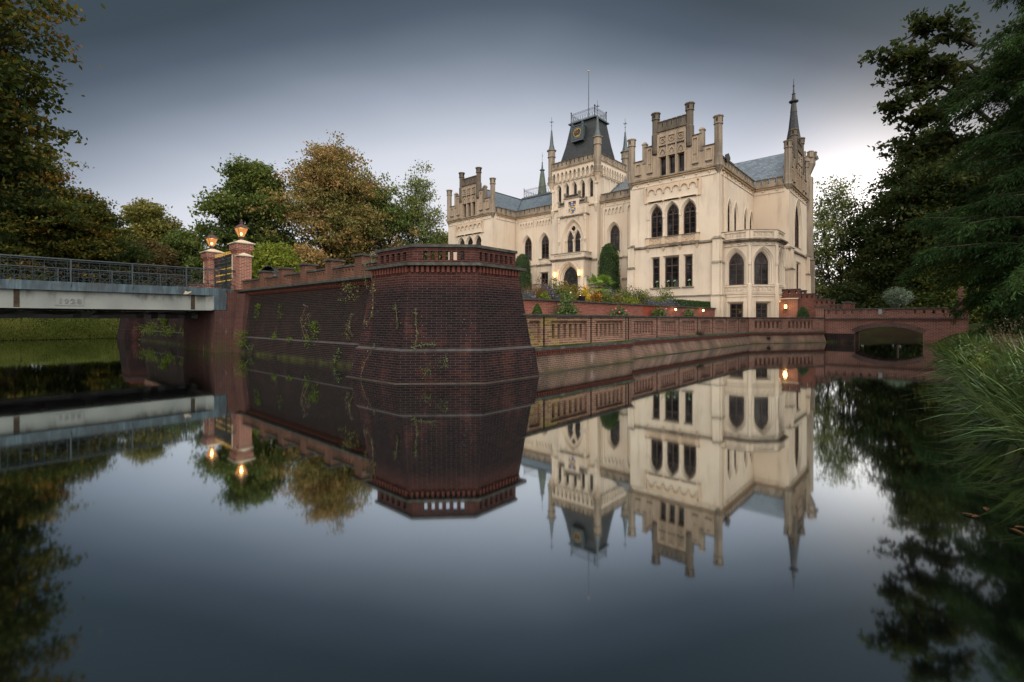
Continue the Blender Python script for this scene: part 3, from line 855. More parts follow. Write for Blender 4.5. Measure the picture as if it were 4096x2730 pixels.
iron_railing('roof_railing', [(cx - 1.18, cy - 1.5), (cx - 1.18, cy + 1.5), (cx + 1.18, cy + 1.5), (cx + 1.18, cy - 1.5), (cx - 1.18, cy - 1.5)], 23.26, 24.2, 0.3, castle)
fp = MB(); fp.lathe(cx, cy, [(0.16, 23.2), (0.10, 23.6), (0.055, 23.7), (0.045, 26.5), (0.03, 28.9)], 8)
fpo = fp.build('flagpole', M['lead'], castle)
fb = MB(); fb.ball((cx, cy, 28.97), 0.09, 10); fb.build('gilded_ball', M['gold'], fpo)
# clock in a small dormer case on the front slope
ck = MB(); kx = 42.62; kp = FX(kx); ku = UT + 0.12; kz = 21.62
ck.prism(kp, rect(ku - 0.6, ku + 0.6, kz - 0.82, kz + 0.72), -1.0, 0.0)
ck.pbox(kp, ku - 0.72, ku + 0.72, kz - 0.92, kz - 0.82, -0.9, 0.12)
ck.pbox(kp, ku - 0.66, ku + 0.66, kz + 0.72, kz + 0.79, -0.9, 0.08)
for c in (-0.64, 0.64): ck.pbox(kp, ku + c - 0.07, ku + c + 0.07, kz - 0.8, kz + 1.05, -0.2, 0.08)
ck.ring(kp, rect(ku - 0.5, ku + 0.5, kz - 0.66, kz + 0.6), rect(ku - 0.44, ku + 0.44, kz - 0.6, kz + 0.54), 0.0, 0.04)
cko = ck.build('clock', M['lead'], castle)
cd = MB(); cd.prism(kp, circ(ku, kz, 0.43, 28), 0.001, 0.02, back=False); cd.mi = 1
cd.ring(kp, circ(ku, kz, 0.47, 28), circ(ku, kz, 0.44, 28), 0.001, 0.05)
for h in range(12):
    a = math.pi / 2 - h * math.pi / 6
    for e in ((-0.05, 0.05) if h % 3 else (-0.06, 0.0, 0.06)):
        px_, pz_ = -math.sin(a) * e, math.cos(a) * e
        q0 = (ku - (0.29 * math.cos(a) + px_), kz + 0.29 * math.sin(a) + pz_); q1 = (ku - (0.40 * math.cos(a) + px_), kz + 0.40 * math.sin(a) + pz_)
        cd.path([kp.pt(q0[0], q0[1], 0.03), kp.pt(q1[0], q1[1], 0.03)], 0.01, 4)
cd.build('clock_face', [M['iron'], M['gold']], cko)
for ang, ln, w in ((228, 0.24, 0.03), (287, 0.36, 0.022)):
    hb = MB(); a = math.pi / 2 - R(ang)
    hb.path([kp.pt(ku + 0.1 * math.cos(a), kz - 0.1 * math.sin(a), 0.05), kp.pt(ku - ln * math.cos(a), kz + ln * math.sin(a), 0.05)], [w, w * 0.6], 4)
    hb.build('clock_hand', M['gold'], cko)

# ------------------------------------------------------------------ roofs
rf = MB()
# right front wing: ridge along x
yr = UR
rf.add([(38.9, yr - 3.55, 13.9), (51.8, yr - 3.55, 13.9), (51.8, yr, 17.5), (38.9, yr, 17.5), (38.9, yr + 3.55, 13.9), (51.8, yr + 3.55, 13.9)], [(0, 1, 2, 3), (3, 2, 5, 4)])
# right rear wing: ridge along y
rf.add([(48.2, 10.25, 13.9), (48.2, 24, 13.9), (51.8, 24, 17.7), (51.8, 10.25, 17.7), (55.4, 10.25, 13.9), (55.4, 24, 13.9)], [(0, 1, 2, 3), (3, 2, 5, 4)])
rf.build('right_wing_roof', M['slate'], castle)
rl = MB()
rl.add([(38.9, UL - 3.55, 13.9), (55, UL - 3.55, 13.9), (55, UL, 17.5), (38.9, UL, 17.5), (38.9, UL + 3.55, 13.9), (55, UL + 3.55, 13.9)], [(0, 1, 2, 3), (3, 2, 5, 4)])
rl.mi = 1
rl.path([(42.75, UL - 3.5, 13.98), (48.0, UL - 0.05, 17.55)], 0.07, 5)
rl.path([(38.9, UL, 17.52), (48, UL, 17.52)], 0.08, 5)
rl.build('left_wing_roof', [M['slate'], M['lead']], castle)
rc = MB()
rc.add([(42.62, UR + 3, 13.8), (42.62, UL - 2, 13.8), (48.0, UL, 17.55), (48.0, UR, 17.55)], [(0, 1, 2, 3)])
rc.add([(48.0, UR - 1, 17.56), (48.0, UL + 1, 17.56), (53, UL + 1, 17.56), (53, UR - 1, 17.56)], [(0, 1, 2, 3)])
rc.mi = 1
rc.box(47.7, 48.05, 17.5, UL - 0.2, 17.45, 17.66); rc.box(47.95, 48.2, 17.5, UL - 0.2, 17.66, 17.74)
rc.path([(42.75, T0 - 0.04, 13.95), (47.5, T0 - 0.04, 17.27)], 0.06, 4)
rc.build('centre_roof', [M['slate'], M['lead']], castle)
iron_railing('roof_railing', [(48.1, UL - 0.3), (48.1, 36.0), (48.1, 31.6)], 17.74, 18.75, 0.42, castle, 0.035)
iron_railing('roof_railing', [(53.0, UL - 0.3), (48.1, UL - 0.3)], 17.74, 18.75, 0.42, castle, 0.035)
# green spire behind the left roof
sp = MB(); sp.lathe(50.4, 39.6, [(0.75, 17.4), (0.72, 18.0), (0.42, 20.3), (0.30, 21.2)], 8, math.pi / 8); sp.mi = 1
sp.lathe(50.4, 39.6, [(0.30, 21.2), (0.22, 21.6), (0.36, 21.68), (0.36, 21.74), (0.14, 21.85), (0.07, 22.7), (0.1, 22.74), (0.03, 22.8), (0.015, 24.1)], 8, math.pi / 8)
sp.add([(50.4, 39.6, 23.55), (50.2, 39.35, 23.7), (50.2, 39.35, 23.45)], [(0, 1, 2)])
part_label(sp.build('spire', [M['copper'], M['lead']], castle), 'mossy green slated spire behind the left roof railing')
# dark spire over the right rear gable
sx, sy = 55.2, 10.9
sp = MB(); sp.lathe(sx, sy, [(1.02, 13.8), (1.02, 17.2), (0.98, 17.9), (0.88, 18.6), (0.48, 21.0), (0.30, 22.7)], 8, math.pi / 8); sp.mi = 1
sp.lathe(sx, sy, [(0.32, 22.7), (0.22, 23.6), (0.44, 23.76), (0.44, 23.86), (0.2, 23.98), (0.13, 24.5), (0.2, 24.55), (0.1, 24.6), (0.05, 25.2), (0.09, 25.45), (0.04, 25.5), (0.02, 26.1)], 8, math.pi / 8)
part_label(sp.build('spire', [M['slate_dark'], M['iron']], castle), 'tall dark slated spire over the right rear gable')

# ------------------------------------------------------------------ right rear wing
rw = MB(); rfp = FX(47.95); rsp = FY(9.83)
facade(rw, rfp, 9.83, UR - 3.8, 0.9, 13.75, [])
cornice(rw, rfp, 10.2, UR - 4.0); battlement(rw, rfp, 10.3, UR - 3.9, pitch=0.6)
facade(rw, rsp, 47.95, 55.65, 0.9, 13.75, [A(51.6, 2.2, 8.4, 10.4, 12.6, 0.4, 0.22, four=1), Q(51.6, 1.4, 4.5, 6.86, 0.2, 0.18)])
cornice(rw, rsp, 48.2, 55.4)
rw.mi = SG; rw.pbox(rsp, 47.95, 55.65, 7.78, 7.93, 0, 0.14); rw.pbox(rfp, 9.83, 10.5, 7.78, 7.93, 0, 0.12); rw.mi = ST
buttress(rw, rsp, 48.0, 48.5, d=0.35); buttress(rw, rsp, 55.1, 55.6, d=0.35); buttress(rw, rfp, 9.85, 10.3, d=0.3)
rw.mi = ST; rw.box(55.6, 60, 10.6, 12, 0.9, 13.7); rw.box(55.62, 55.65, 9.83, 45, 0.9, 13.75)
rw.build('rear_wing_wall', CM, castle)
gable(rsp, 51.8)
tu = MB(); tx, ty = 59.6, 10.7
tu.lathe(tx, ty, [(0.95, 0.9), (0.95, 7.9), (1.05, 8.0), (0.8, 8.2), (0.8, 16.9), (0.55, 16.9), (0.55, 17.2), (1.0, 18.3), (1.0, 18.9)], 8, math.pi / 8)
tu.mi = 1
for kk in range(8):
    a = math.pi / 8 + kk * math.pi / 4 + math.pi / 8
    tu.lathe(tx + 0.86 * math.cos(a), ty + 0.86 * math.sin(a), [(0.3, 18.9), (0.3, 19.45), (0.34, 19.47), (0.34, 19.55)], 4, a + math.pi / 4)
tu.build('stair_turret', [M['stone'], M['stone']], castle)

# ------------------------------------------------------------------ polygonal bay with balcony on the right side
by = MB()
bp = [(39.07, UR - 3.8), (39.07, 10.65), (40.57, 9.15), (42.8, 9.15), (44.3, 10.65), (44.3, UR - 3.8)]
GZ = 0.9
for i in range(5):
    a, b = bp[i], bp[i + 1]
    L = math.hypot(b[0] - a[0], b[1] - a[1])
    pl = Pl(a[0], a[1], b[0] - a[0], b[1] - a[1]).out((a[0] + b[0]) / 2 - 41.7, (a[1] + b[1]) / 2 - 11.8)
    c = L / 2
    by.mi = ST
    ops = [A(c, 1.06, 4.3, 5.92, 6.82, 0.3, 0.3, four=0), Q(c, 0.9, 1.3, 2.84, 0.16, 0.3, nosill=1)]
    facade(by, pl, 0, L, GZ, 7.36, ops)
    by.mi = ST
    by.pbox(pl, 0.02, L - 0.02, 3.38, 3.47, 0, 0.06); by.pbox(pl, 0.02, L - 0.02, 3.58, 3.66, 0, 0.08)
    tracery_panel(by, pl, 0.16, L - 0.16, 3.68, 4.24, 4 if L > 2 else 3, 0.07)
    for e in ((0.0, L) if i == 4 else (0.0,)):
        p = pl.pt(e, 0, 0.0)
        by.lathe(p[0], p[1], [(0.16, GZ), (0.16, 4.3), (0.11, 4.36), (0.09, 4.7), (0.08, 5.75), (0.13, 5.8), (0.14, 6.0), (0.15, 6.02), (0.13, 6.1), (0.13, 7.3)], 8, math.pi / 8)
    n = 4 if L > 2 else 3
    for q in range(n): by.ball(pl.pt((q + 0.5) * L / n, 7.47, 0.05), 0.075, 8)
    by.pbox(pl, 0, L, 7.30, 7.36, 0.0, 0.09)
    by.mi = SG
    by.pbox(pl, -0.08, L + 0.08, 7.58, 7.68, 0, 0.19); by.pbox(pl, -0.14, L + 0.14, 7.68, 7.78, 0, 0.33)
    by.mi = ST
    by.pbox(pl, 0, L, 7.36, 7.58, -0.02, 0.02)
    by.prism(pl, rect(0.0, L, 7.84, 8.42), -0.14, -0.02)
    tracery_panel(by, pl, 0.25, L - 0.25, 7.86, 8.42, 3, 0.06)
    by.mi = SO; by.pbox(pl, -0.02, L + 0.02, 8.42, 8.5, -0.18, 0.1); by.mi = ST
    for e in (0.12, L - 0.12): by.pbox(pl, e - 0.12, e + 0.12, 7.78, 8.47, -0.16, 0.085)
flo = [(p[0], p[1], 7.79) for p in bp]
by.add(flo, [tuple(range(6))])
part_label(by.build('bay_wall', CM, castle), 'two-storey polygonal bay with quatrefoil balcony')

# ------------------------------------------------------------------ entrance porch and oriel on the tower front
po = MB(); pp = FX(40.5); PC = 28.5; p0, p1 = PC - 2.03, PC + 2.03
po.mi = ST
door = A(PC - 0.1, 1.72, 2.5, 5.86, 7.1, 0.42, 0.5)
facade(po, pp, p0, p1, 0.9, 7.72, [door], win=False)
for yy, s in ((p0, -1), (p1, 1)):
    q = FY(yy).out(0, s); facade(po, q, 40.5, 41.8, 0.9, 7.72, [])
for c in (-1.75, 1.75): po.pbox(pp, PC + c - 0.22, PC + c + 0.22, 0.9, 7.6, 0, 0.07)
for c in (-1.06, 1.0):
    po.ring(pp, circ(PC + c, 7.22, 0.23, 14), circ(PC + c, 7.22, 0.16, 14), 0, 0.06)
    po.prism(pp, quatre(PC + c, 7.22, 0.14), 0, 0.04, back=False)
for yy in (p0 - 0.0, p1 + 0.0):
    q = FY(yy).out(0, -1 if yy == p0 else 1); buttress(po, q, 40.55, 40.95, 5.9, 4.6, 3.2, 0.3)
po.mi = SG
po.box(40.38, 41.8, p0 - 0.12, p1 + 0.12, 7.72, 7.84); po.box(40.28, 41.8, p0 - 0.2, p1 + 0.2, 7.84, 7.95)
po.mi = ST
bl = MB()
bpl = FX(40.5)
bl.prism(bpl, rect(p0 + 0.02, p1 - 0.02, 7.95, 8.44), -0.12, 0.0)
tracery_panel(bl, bpl, p0 + 0.3, p1 - 0.3, 7.96, 8.42, 7, 0.06)
for c in (p0 + 0.14, p1 - 0.14): bl.pbox(bpl, c - 0.16, c + 0.16, 7.95, 8.47, -0.2, 0.07)
for yy, s in ((p0, -1), (p1, 1)):
    q = FY(yy + s * -0.02).out(0, s); bl.prism(q, rect(40.7, 41.75, 7.95, 8.44), -0.12, 0.0)
    tracery_panel(bl, q, 40.75, 41.7, 7.96, 8.42, 2, 0.06)
bl.mi = SO; bl.pbox(bpl, p0 - 0.05, p1 + 0.05, 8.44, 8.53, -0.2, 0.12)
bl.mi = SO; bl.box(40.6, 41.8, p0 - 0.08, p0 + 0.14, 8.445, 8.535); bl.box(40.6, 41.8, p1 - 0.14, p1 + 0.08, 8.445, 8.535)
pwo = po.build('porch_wall', CM, castle)
bl.build('balcony_balustrade', CM, castle)
dr = MB(); dd = -0.5
dp = opoly(door, 0)
dr.flat(pp, dp, [], dd + 0.01); dr.ring(pp, opoly(door, 0.003), opoly(door, -0.08), dd - 0.02, dd + 0.09)
dc = PC - 0.1
dr.pbox(pp, dc - 0.04, dc + 0.04, 2.5, 5.75, dd, dd + 0.09); dr.pbox(pp, dc - 0.86, dc + 0.86, 5.68, 5.8, dd, dd + 0.1)
for c in (-0.43, 0.43):
    for z0_, z1_ in ((2.7, 3.9), (4.05, 5.55)): dr.ring(pp, rect(dc + c - 0.33, dc + c + 0.33, z0_, z1_), rect(dc + c - 0.26, dc + c + 0.26, z0_ + 0.07, z1_ - 0.07), dd + 0.01, dd + 0.05)
tr = MB()
for c, z, r_ in ((-0.38, 6.13, 0.30), (0.38, 6.13, 0.30), (0, 6.66, 0.26)):
    tr.ring(pp, circ(dc + c, z, r_, 18), circ(dc + c, z, r_ - 0.06, 18), dd + 0.02, dd + 0.1)
    tr.ring(pp, quatre(dc + c, z, r_ * 0.62), [(dc + c + (q[0] - dc - c) * 0.6, z + (q[1] - z) * 0.6) for q in quatre(dc + c, z, r_ * 0.62)], dd + 0.02, dd + 0.08)
do = dr.build('door', M['door'], castle)
tr.build('door_tracery', M['iron'], do)
# upper stage
ou = MB(); op_ = FX(41.3); o0, o1 = PC - 1.76, PC + 1.76
big = A(PC - 0.1, 2.1, 8.0, 10.0, 11.85, 0.22, 0.2)
facade(ou, op_, o0, o1, 7.95, 12.4, [big], win=False)
for yy, s in ((o0, -1), (o1, 1)): facade(ou, FY(yy).out(0, s), 41.3, 41.8, 7.95, 12.4, [])
inn = FX(41.5)
w2 = [A(PC - 0.1 + c, 0.72, 8.1, 10.0, 10.9, 0.08, 0.16) for c in (-0.47, 0.47)]
facade(ou, inn, PC - 1.3, PC + 1.1, 8.0, 11.95, w2)
ou.ring(inn, circ(PC - 0.1, 11.15, 0.36, 18), circ(PC - 0.1, 11.15, 0.27, 18), 0, 0.08)
ou.mi = SL; ou.prism(inn, quatre(PC - 0.1, 11.15, 0.27), 0, 0.02, back=False); ou.mi = ST
for c in (-0.1 - 0.92, -0.1, -0.1 + 0.92):
    p = inn.pt(PC + c, 0, 0.06); ou.lathe(p[0], p[1], [(0.1, 8.1), (0.07, 8.3), (0.07, 9.75), (0.12, 9.85), (0.13, 10.02)], 8)
for c in (o0 + 0.12, o1 - 0.12):
    p = op_.pt(c, 0, 0.06)
    ou.lathe(p[0], p[1], [(0.03, 9.6), (0.13, 9.9), (0.13, 9.98), (0.085, 10.02), (0.085, 11.8), (0.13, 11.9), (0.14, 12.15), (0.17, 12.2), (0.17, 12.4)], 8)
for c in (-0.75, 0.75): ou.tapered(op_, (PC + c - 0.03, PC + c + 0.03, 0, 0.03, 11.9), (PC + c - 0.11, PC + c + 0.11, 0, 0.14, 12.3))
ou.mi = SG; ou.pbox(op_, o0 - 0.1, o1 + 0.1, 12.4, 12.54, -0.5, 0.16); ou.mi = ST
ou.prism(op_, rect(o0, o1, 12.54, 13.62), -0.5, 0.0)
ou.prism(op_, rect(PC - 0.92, PC + 0.92, 12.55, 14.28), -0.45, 0.06, [rect(PC - 0.52, PC + 0.44, 12.66, 13.98)], back=False)
for c in (-1.34, 1.34): ou.ring(op_, rect(PC + c - 0.24, PC + c + 0.24, 12.66, 13.5), rect(PC + c - 0.16, PC + c + 0.16, 12.74, 13.42), 0, 0.05)
for c in (-1.34, 1.34):
    for z in (12.9, 13.1, 13.3): ou.prism(op_, quatre(PC + c, z, 0.11), 0, 0.03, back=False)
ou.mi = SG
ou.pbox(op_, PC - 1.0, PC + 1.0, 14.28, 14.38, -0.45, 0.14)
for a, b in ((o0, PC - 0.93), (PC + 0.93, o1)): ou.pbox(op_, a - 0.03, b, 13.62, 13.70, -0.45, 0.1)
battlement(ou, op_, PC - 0.78, PC + 0.78, 14.38, 14.66, 0.24, 0.08, SD, 0.1)
for a, b in ((o0 + 0.22, PC - 0.95), (PC + 0.95, o1 - 0.22)): battlement(ou, op_, a, b, 13.70, 13.98, 0.2, 0.06, SD, 0.09)
for c, zt in ((-0.88, 14.95), (0.88, 14.95), (-1.66, 14.2), (1.66, 14.2)):
    p = op_.pt(PC + c, 0, -0.05); ou.mi = SO
    zb_ = 14.38 if abs(c) < 1 else 13.6
    ou.lathe(p[0], p[1], [(0.14, zb_), (0.14, zt - 0.25), (0.19, zt - 0.22), (0.19, zt)], 4, math.pi / 4)
ou.build('oriel_wall', CM, castle)
# carved and painted arms
HC = FX(41.28); hu, hz = PC - 0.04, 13.25
SB = simple('arms_blue', (0.07, 0.17, 0.42), 0.45); SGD = simple('arms_gold', (0.62, 0.42, 0.12), 0.45); SV = simple('arms_silver', (0.36, 0.35, 0.42), 0.35); SRD = simple('arms_brown', (0.15, 0.07, 0.055), 0.7)
hb = MB(); hb.flat(op_, rect(PC - 0.52, PC + 0.44, 12.66, 13.98), [], -0.03); hb.mi = 1
shield = [(hu - 0.27, hz + 0.02), (hu - 0.27, hz - 0.22), (hu - 0.16, hz - 0.44), (hu, hz - 0.55), (hu + 0.16, hz - 0.44), (hu + 0.27, hz - 0.22), (hu + 0.27, hz + 0.02)]
hb.prism(op_, shield, -0.03, 0.08)
hb.mi = 2
hb.prism(op_, [(hu, hz - 0.18), (hu, hz - 0.52), (hu + 0.15, hz - 0.43), (hu + 0.25, hz - 0.2)], 0.08, 0.095)
hb.prism(op_, [(hu - 0.25, hz), (hu - 0.25, hz - 0.17), (hu - 0.01, hz - 0.17), (hu - 0.01, hz)], 0.08, 0.095)
hb.prism(op_, [(hu - 0.2, hz + 0.1), (hu + 0.2, hz + 0.1), (hu + 0.24, hz + 0.2), (hu + 0.1, hz + 0.15), (hu, hz + 0.22), (hu - 0.1, hz + 0.15), (hu - 0.24, hz + 0.2)], -0.03, 0.12)
hb.ball(op_.pt(hu - 0.3, hz + 0.33, 0.04), 0.08, 8); hb.ball(op_.pt(hu + 0.3, hz + 0.33, 0.04), 0.08, 8)
for c, z in ((-0.35, 0.05), (0.35, 0.02), (-0.34, -0.2), (0.35, -0.25)): hb.ball(op_.pt(hu + c, hz + z, 0.03), 0.06, 6)
hb.mi = 3
hb.ball(op_.pt(hu, hz + 0.56, 0.05), 0.13, 10); hb.ball(op_.pt(hu, hz + 0.36, 0.04), 0.12, 8)
hb.prism(op_, [(hu, hz - 0.17), (hu + 0.25, hz - 0.17), (hu + 0.25, hz), (hu, hz)], 0.08, 0.095)
hb.mi = 1
for c, z in ((-0.22, 0.38), (0.22, 0.4), (-0.12, 0.26), (0.14, 0.28), (-0.33, -0.08), (0.34, -0.1)): hb.ball(op_.pt(hu + c, hz + z, 0.03), 0.085, 8)
hb.mi = 4; hb.ball(op_.pt(hu - 0.02, hz - 0.2, 0.1), 0.07, 8)
hb.build('coat_of_arms', [SRD, SB, SGD, SV, SRD], castle)
# downpipes
for nm, pts in (('a', [(42.3, 25.5, 13.3), (42.25, 25.5, 12.9), (42.25, 25.5, 8.3), (42.25, 25.3, 8.0)]), ('b', [(42.3, UL - 4.0, 13.1), (42.3, UL - 4.0, 4.0)]), ('c', [(39.3, UR - 3.92, 13.1), (39.3, UR - 3.92, 8.0)])):
    d_ = MB(); d_.path(pts, 0.055, 7); d_.build('downpipe', M['pipe'], castle)
# orchids on the ground-floor window ledge of the right wing
orch = MB(); orm = [simple('orchid_leaf', (0.04, 0.10, 0.03), 0.5), simple('orchid_bloom', (0.30, 0.42, 0.30), 0.6)]
for y, z in ((UR + 1.36, 4.55), (UR - 0.18, 4.55), (UR + 0.36, 4.55), (UR - 1.42, 4.55)):
    o_ = MB(); x = 38.66
    o_.lathe(x, y, [(0.05, z - 0.2), (0.07, z - 0.03)], 8)
    for a in range(5): o_.path([(x, y, z - 0.03), (x - 0.03, y + 0.09 * math.cos(a * 1.3), z + 0.06 + 0.02 * a)], [0.02, 0.008], 4)
    o_.path([(x, y, z), (x - 0.01, y + 0.03, z + 0.2), (x - 0.02, y - 0.05, z + 0.36)], 0.008, 4)
    o_.mi = 1
    for q in range(4): o_.ball((x - 0.03, y - 0.06 + 0.05 * q, z + 0.33 - 0.03 * abs(q - 1)), 0.045, 6)
    oo = o_.build('orchid', orm)
    tag(oo, 'potted white orchid blooming behind a ground floor window of the right wing', 'plant', 'orchids on the window ledges')
# ------------------------------------------------------------------ moat bastion (near corner)
def oct_poly(a, c, b, ye, xe):
    """corner plan: left face x=a, chamfer x+y=c, right face y=b, ends at y=ye and x=xe"""
    return [(a, ye), (a, c - a), (c - b, b), (xe, b)]


def wallband(mb, lo, zlo, hi, zhi, mi=0):
    mb.mi = mi
    n = len(lo)
    mb.add([(p[0], p[1], zlo) for p in lo] + [(p[0], p[1], zhi) for p in hi], [(i, i + 1, n + i + 1, n + i) for i in range(n - 1)])


def capband(mb, inner, z, outer, mi=0):
    mb.mi = mi
    n = len(inner)
    mb.add([(p[0], p[1], z) for p in outer] + [(p[0], p[1], z) for p in inner], [(i, i + 1, n + i + 1, n + i) for i in range(n - 1)])


bast = thing('bastion', (9, 10.3, 0), 'battered corner bastion of soot-black brick with pierced red parapet, nearest the water', 'bastion')
b = MB()
P0 = oct_poly(6.86, 16.92, 8.42, 12.45, 10.8); P1 = oct_poly(6.93, 17.01, 8.50, 12.35, 10.68)
P2 = oct_poly(7.05, 17.12, 8.6, 12.25, 10.6); P2b = oct_poly(7.13, 17.23, 8.68, 12.18, 10.53)
P3 = oct_poly(7.42, 17.60, 8.96, 11.9, 10.28)
sides = lambda lo, zl, hi, zh: b.add([(lo[0][0], lo[0][1], zl), (9.5, lo[0][1], zl), (9.5, hi[0][1], zh), (hi[0][0], hi[0][1], zh),
                                      (lo[3][0], lo[3][1], zl), (lo[3][0], 12, zl), (hi[3][0], 12, zh), (hi[3][0], hi[3][1], zh)], [(0, 1, 2, 3), (4, 5, 6, 7)])
wallband(b, P0, -1.2, P1, 0.0); wallband(b, P1, 0.0, P2, 0.8)
sides(P0, -1.2, P1, 0); sides(P1, 0, P2, 0.8)
wallband(b, P2b, 0.86, P3, 2.98); sides(P2b, 0.86, P3, 2.98)
b.mi = 1
wallband(b, P2, 0.8, P2b, 0.862, 1); sides(P2, 0.8, P2b, 0.862)
b.mi = 2
Pf = oct_poly(6.86, 16.92, 8.43, 12.42, 10.75)
wallband(b, Pf, -0.3, Pf, 0.02, 2); capband(b, P1, 0.021, Pf, 2)
b.build('battered_wall', [M['brick_bastion'], M['ledge_brick'], M['foot_course']], bast)
# dentil course and ledge stone
d = MB()
def dentils(d, a, bb, z0, z1, step, wid, dep, back=0.0):
    L = math.hypot(bb[0] - a[0], bb[1] - a[1]); n = max(1, int(L / step))
    pl = Pl(a[0], a[1], bb[0] - a[0], bb[1] - a[1])
    return pl, L, n
CEN = (12, 14)
def facepl(a, c):
    return Pl(a[0], a[1], c[0] - a[0], c[1] - a[1]).out((a[0] + c[0]) / 2 - CEN[0], (a[1] + c[1]) / 2 - CEN[1])
for i in range(3):
    pl = facepl(P3[i], P3[i + 1]); L = math.hypot(P3[i + 1][0] - P3[i][0], P3[i + 1][1] - P3[i][1])
    n = int(L / 0.125)
    for q in range(n):
        u = (q + 0.5) * L / n
        d.pbox(pl, u - 0.035, u + 0.035, 2.83, 2.985, -0.05, 0.085)
d.build('dentil_course', M['dentil'], bast)
l = MB()
L0 = oct_poly(7.34, 17.46, 8.87, 12.02, 10.4); L1 = oct_poly(7.26, 17.34, 8.79, 12.1, 10.46); LI = oct_poly(7.9, 18.3, 9.5, 11.5, 9.9)
wallband(l, L0, 2.985, L1, 3.0); wallband(l, L1, 3.0, L1, 3.075); capband(l, LI, 3.08, L1); capband(l, LI, 2.985, L0)
l.add([(L1[0][0], L1[0][1], 2.99), (9.5, L1[0][1], 2.99), (9.5, L1[0][1], 3.078), (L1[0][0], L1[0][1], 3.078), (L1[3][0], L1[3][1], 2.99), (L1[3][0], 12, 2.99), (L1[3][0], 12, 3.078), (L1[3][0], L1[3][1], 3.078)], [(0, 1, 2, 3), (4, 5, 6, 7)])
l.build('ledge', M['coping'], bast)
# pierced parapet: three brick faces with through slots
PP = oct_poly(7.46, 17.56, 8.98, 11.75, 10.2)
pb_ = MB()
for i, n in ((0, 5), (1, 6), (2, 7)):
    a, c = PP[i], PP[i + 1]
    pl = facepl(a, c); L = math.hypot(c[0] - a[0], c[1] - a[1])
    m0 = {0: 0.12, 1: 0.22, 2: 0.1}[i]; m1 = {0: 0.22, 1: 0.22, 2: 0.08}[i]
    if i == 0: m0, m1 = 0.1, 0.24
    if i == 2: m0, m1 = 0.14, 0.1
    p = (L - m0 - m1) / n
    sl = [rect(m0 + (q + 0.5) * p - p * 0.27, m0 + (q + 0.5) * p + p * 0.27, 3.15, 3.385) for q in range(n)]
    pb_.prism(pl, rect(0, L, 3.078, 3.475), -0.2, 0.0, sl)
    for q in range(n + 1): pb_.pbox(pl, m0 + q * p - p * 0.2, m0 + q * p + p * 0.2, 3.13, 3.14, -0.2, 0.012)
pb_.build('parapet', M['brick_bastion'], bast)
cpp = MB()
for i in range(3):
    a, c = PP[i], PP[i + 1]; pl = facepl(a, c); L = math.hypot(c[0] - a[0], c[1] - a[1])
    cpp.pbox(pl, -0.02 if i else -0.05, L + 0.02, 3.478 + 0.002 * i, 3.552 + 0.002 * i, -0.24, 0.055)
cpp.build('coping', M['coping'], bast)

# ------------------------------------------------------------------ left moat wall
LW = thing('moat_wall', (8.6, 19, 0), 'long sooty brick moat wall between bastion and gate with stepped parapet piers', 'wall')
w = MB()
def lwall(y0, y1, mat, parent, zp=True):
    w = MB()
    w.add([(8.28, y0, -1.2), (8.38, y0, 0), (8.47, y0, 0.74), (8.56, y0, 0.80), (8.86, y0, 2.9), (8.28, y1, -1.2), (8.38, y1, 0), (8.47, y1, 0.74), (8.56, y1, 0.80), (8.86, y1, 2.9)],
          [(0, 1, 6, 5), (1, 2, 7, 6), (2, 3, 8, 7), (3, 4, 9, 8)])
    w.m[2] = 1
    return w.build('battered_wall', [mat, M['ledge_brick']], parent)
lwall(12.0, 26.2, M['brick_wall'], LW)
d = MB(); pl = FX(8.84)
y = 12.05
while y < 25.85:
    d.pbox(pl, y - 0.032, y + 0.032, 2.84, 2.985, -0.05, 0.12); y += 0.12
d.pbox(pl, 12, 25.9, 2.80, 2.84, -0.05, 0.05)
d.build('dentil_course', M['dentil'], LW)
l = MB(); l.pbox(pl, 11.95, 25.95, 2.985, 3.075, -0.4, 0.30); l.pbox(pl, 11.95, 25.95, 2.955, 2.984, -0.2, 0.2); l.build('ledge', M['coping'], LW)
pp_ = MB(); pl = FX(8.62)
piers = [22.95, 20.88, 18.8, 16.72, 14.65]
edges = [25.75] + piers + [12.6]
for a, c in zip(edges, edges[1:]):
    hi, lo = a - (0.22 if a != 25.75 else 0.3), c + (0.22 if c != 12.6 else 0)
    n = max(4, int((hi - lo - 0.3) / 0.2)); s = (hi - lo - 0.3) / n
    sl = [rect(lo + 0.15 + (q + 0.5) * s - 0.045, lo + 0.15 + (q + 0.5) * s + 0.045, 3.29, 3.375) for q in range(n)]
    pp_.prism(pl, rect(lo, hi, 3.075, 3.46), -0.24, 0.0, [], back=True) if False else None
    pp_.flat(pl, rect(lo, hi, 3.075, 3.46), sl, 0.0); pp_.flat(pl, rect(lo, hi, 3.075, 3.46), [], -0.26)
    for q in sl:
        pp_.strip(pl, q, 0, q, -0.12); pp_.mi = 1; pp_.flat(pl, q, [], -0.12); pp_.mi = 0
pp_.build('parapet', [M['brick_par'], M['slot']], LW)
cq = MB()
for a, c in zip(edges, edges[1:]):
    hi, lo = a - (0.22 if a != 25.75 else 0.3), c + (0.22 if c != 12.6 else 0)
    cq.pbox(pl, lo, hi, 3.46, 3.53, -0.31, 0.05)
cq.build('coping', M['coping'], LW)
for y in piers:
    q = MB(); q.box(8.55, 9.0, y - 0.225, y + 0.225, 3.075, 3.76); qo = q.build('parapet_pier', M['brick_par'], LW)
    q = MB(); q.box(8.47, 9.08, y - 0.3, y + 0.3, 3.76, 3.80); q.box(8.49, 9.06, y - 0.28, y + 0.28, 3.80, 3.83); q.build('cap', M['coping'], qo)

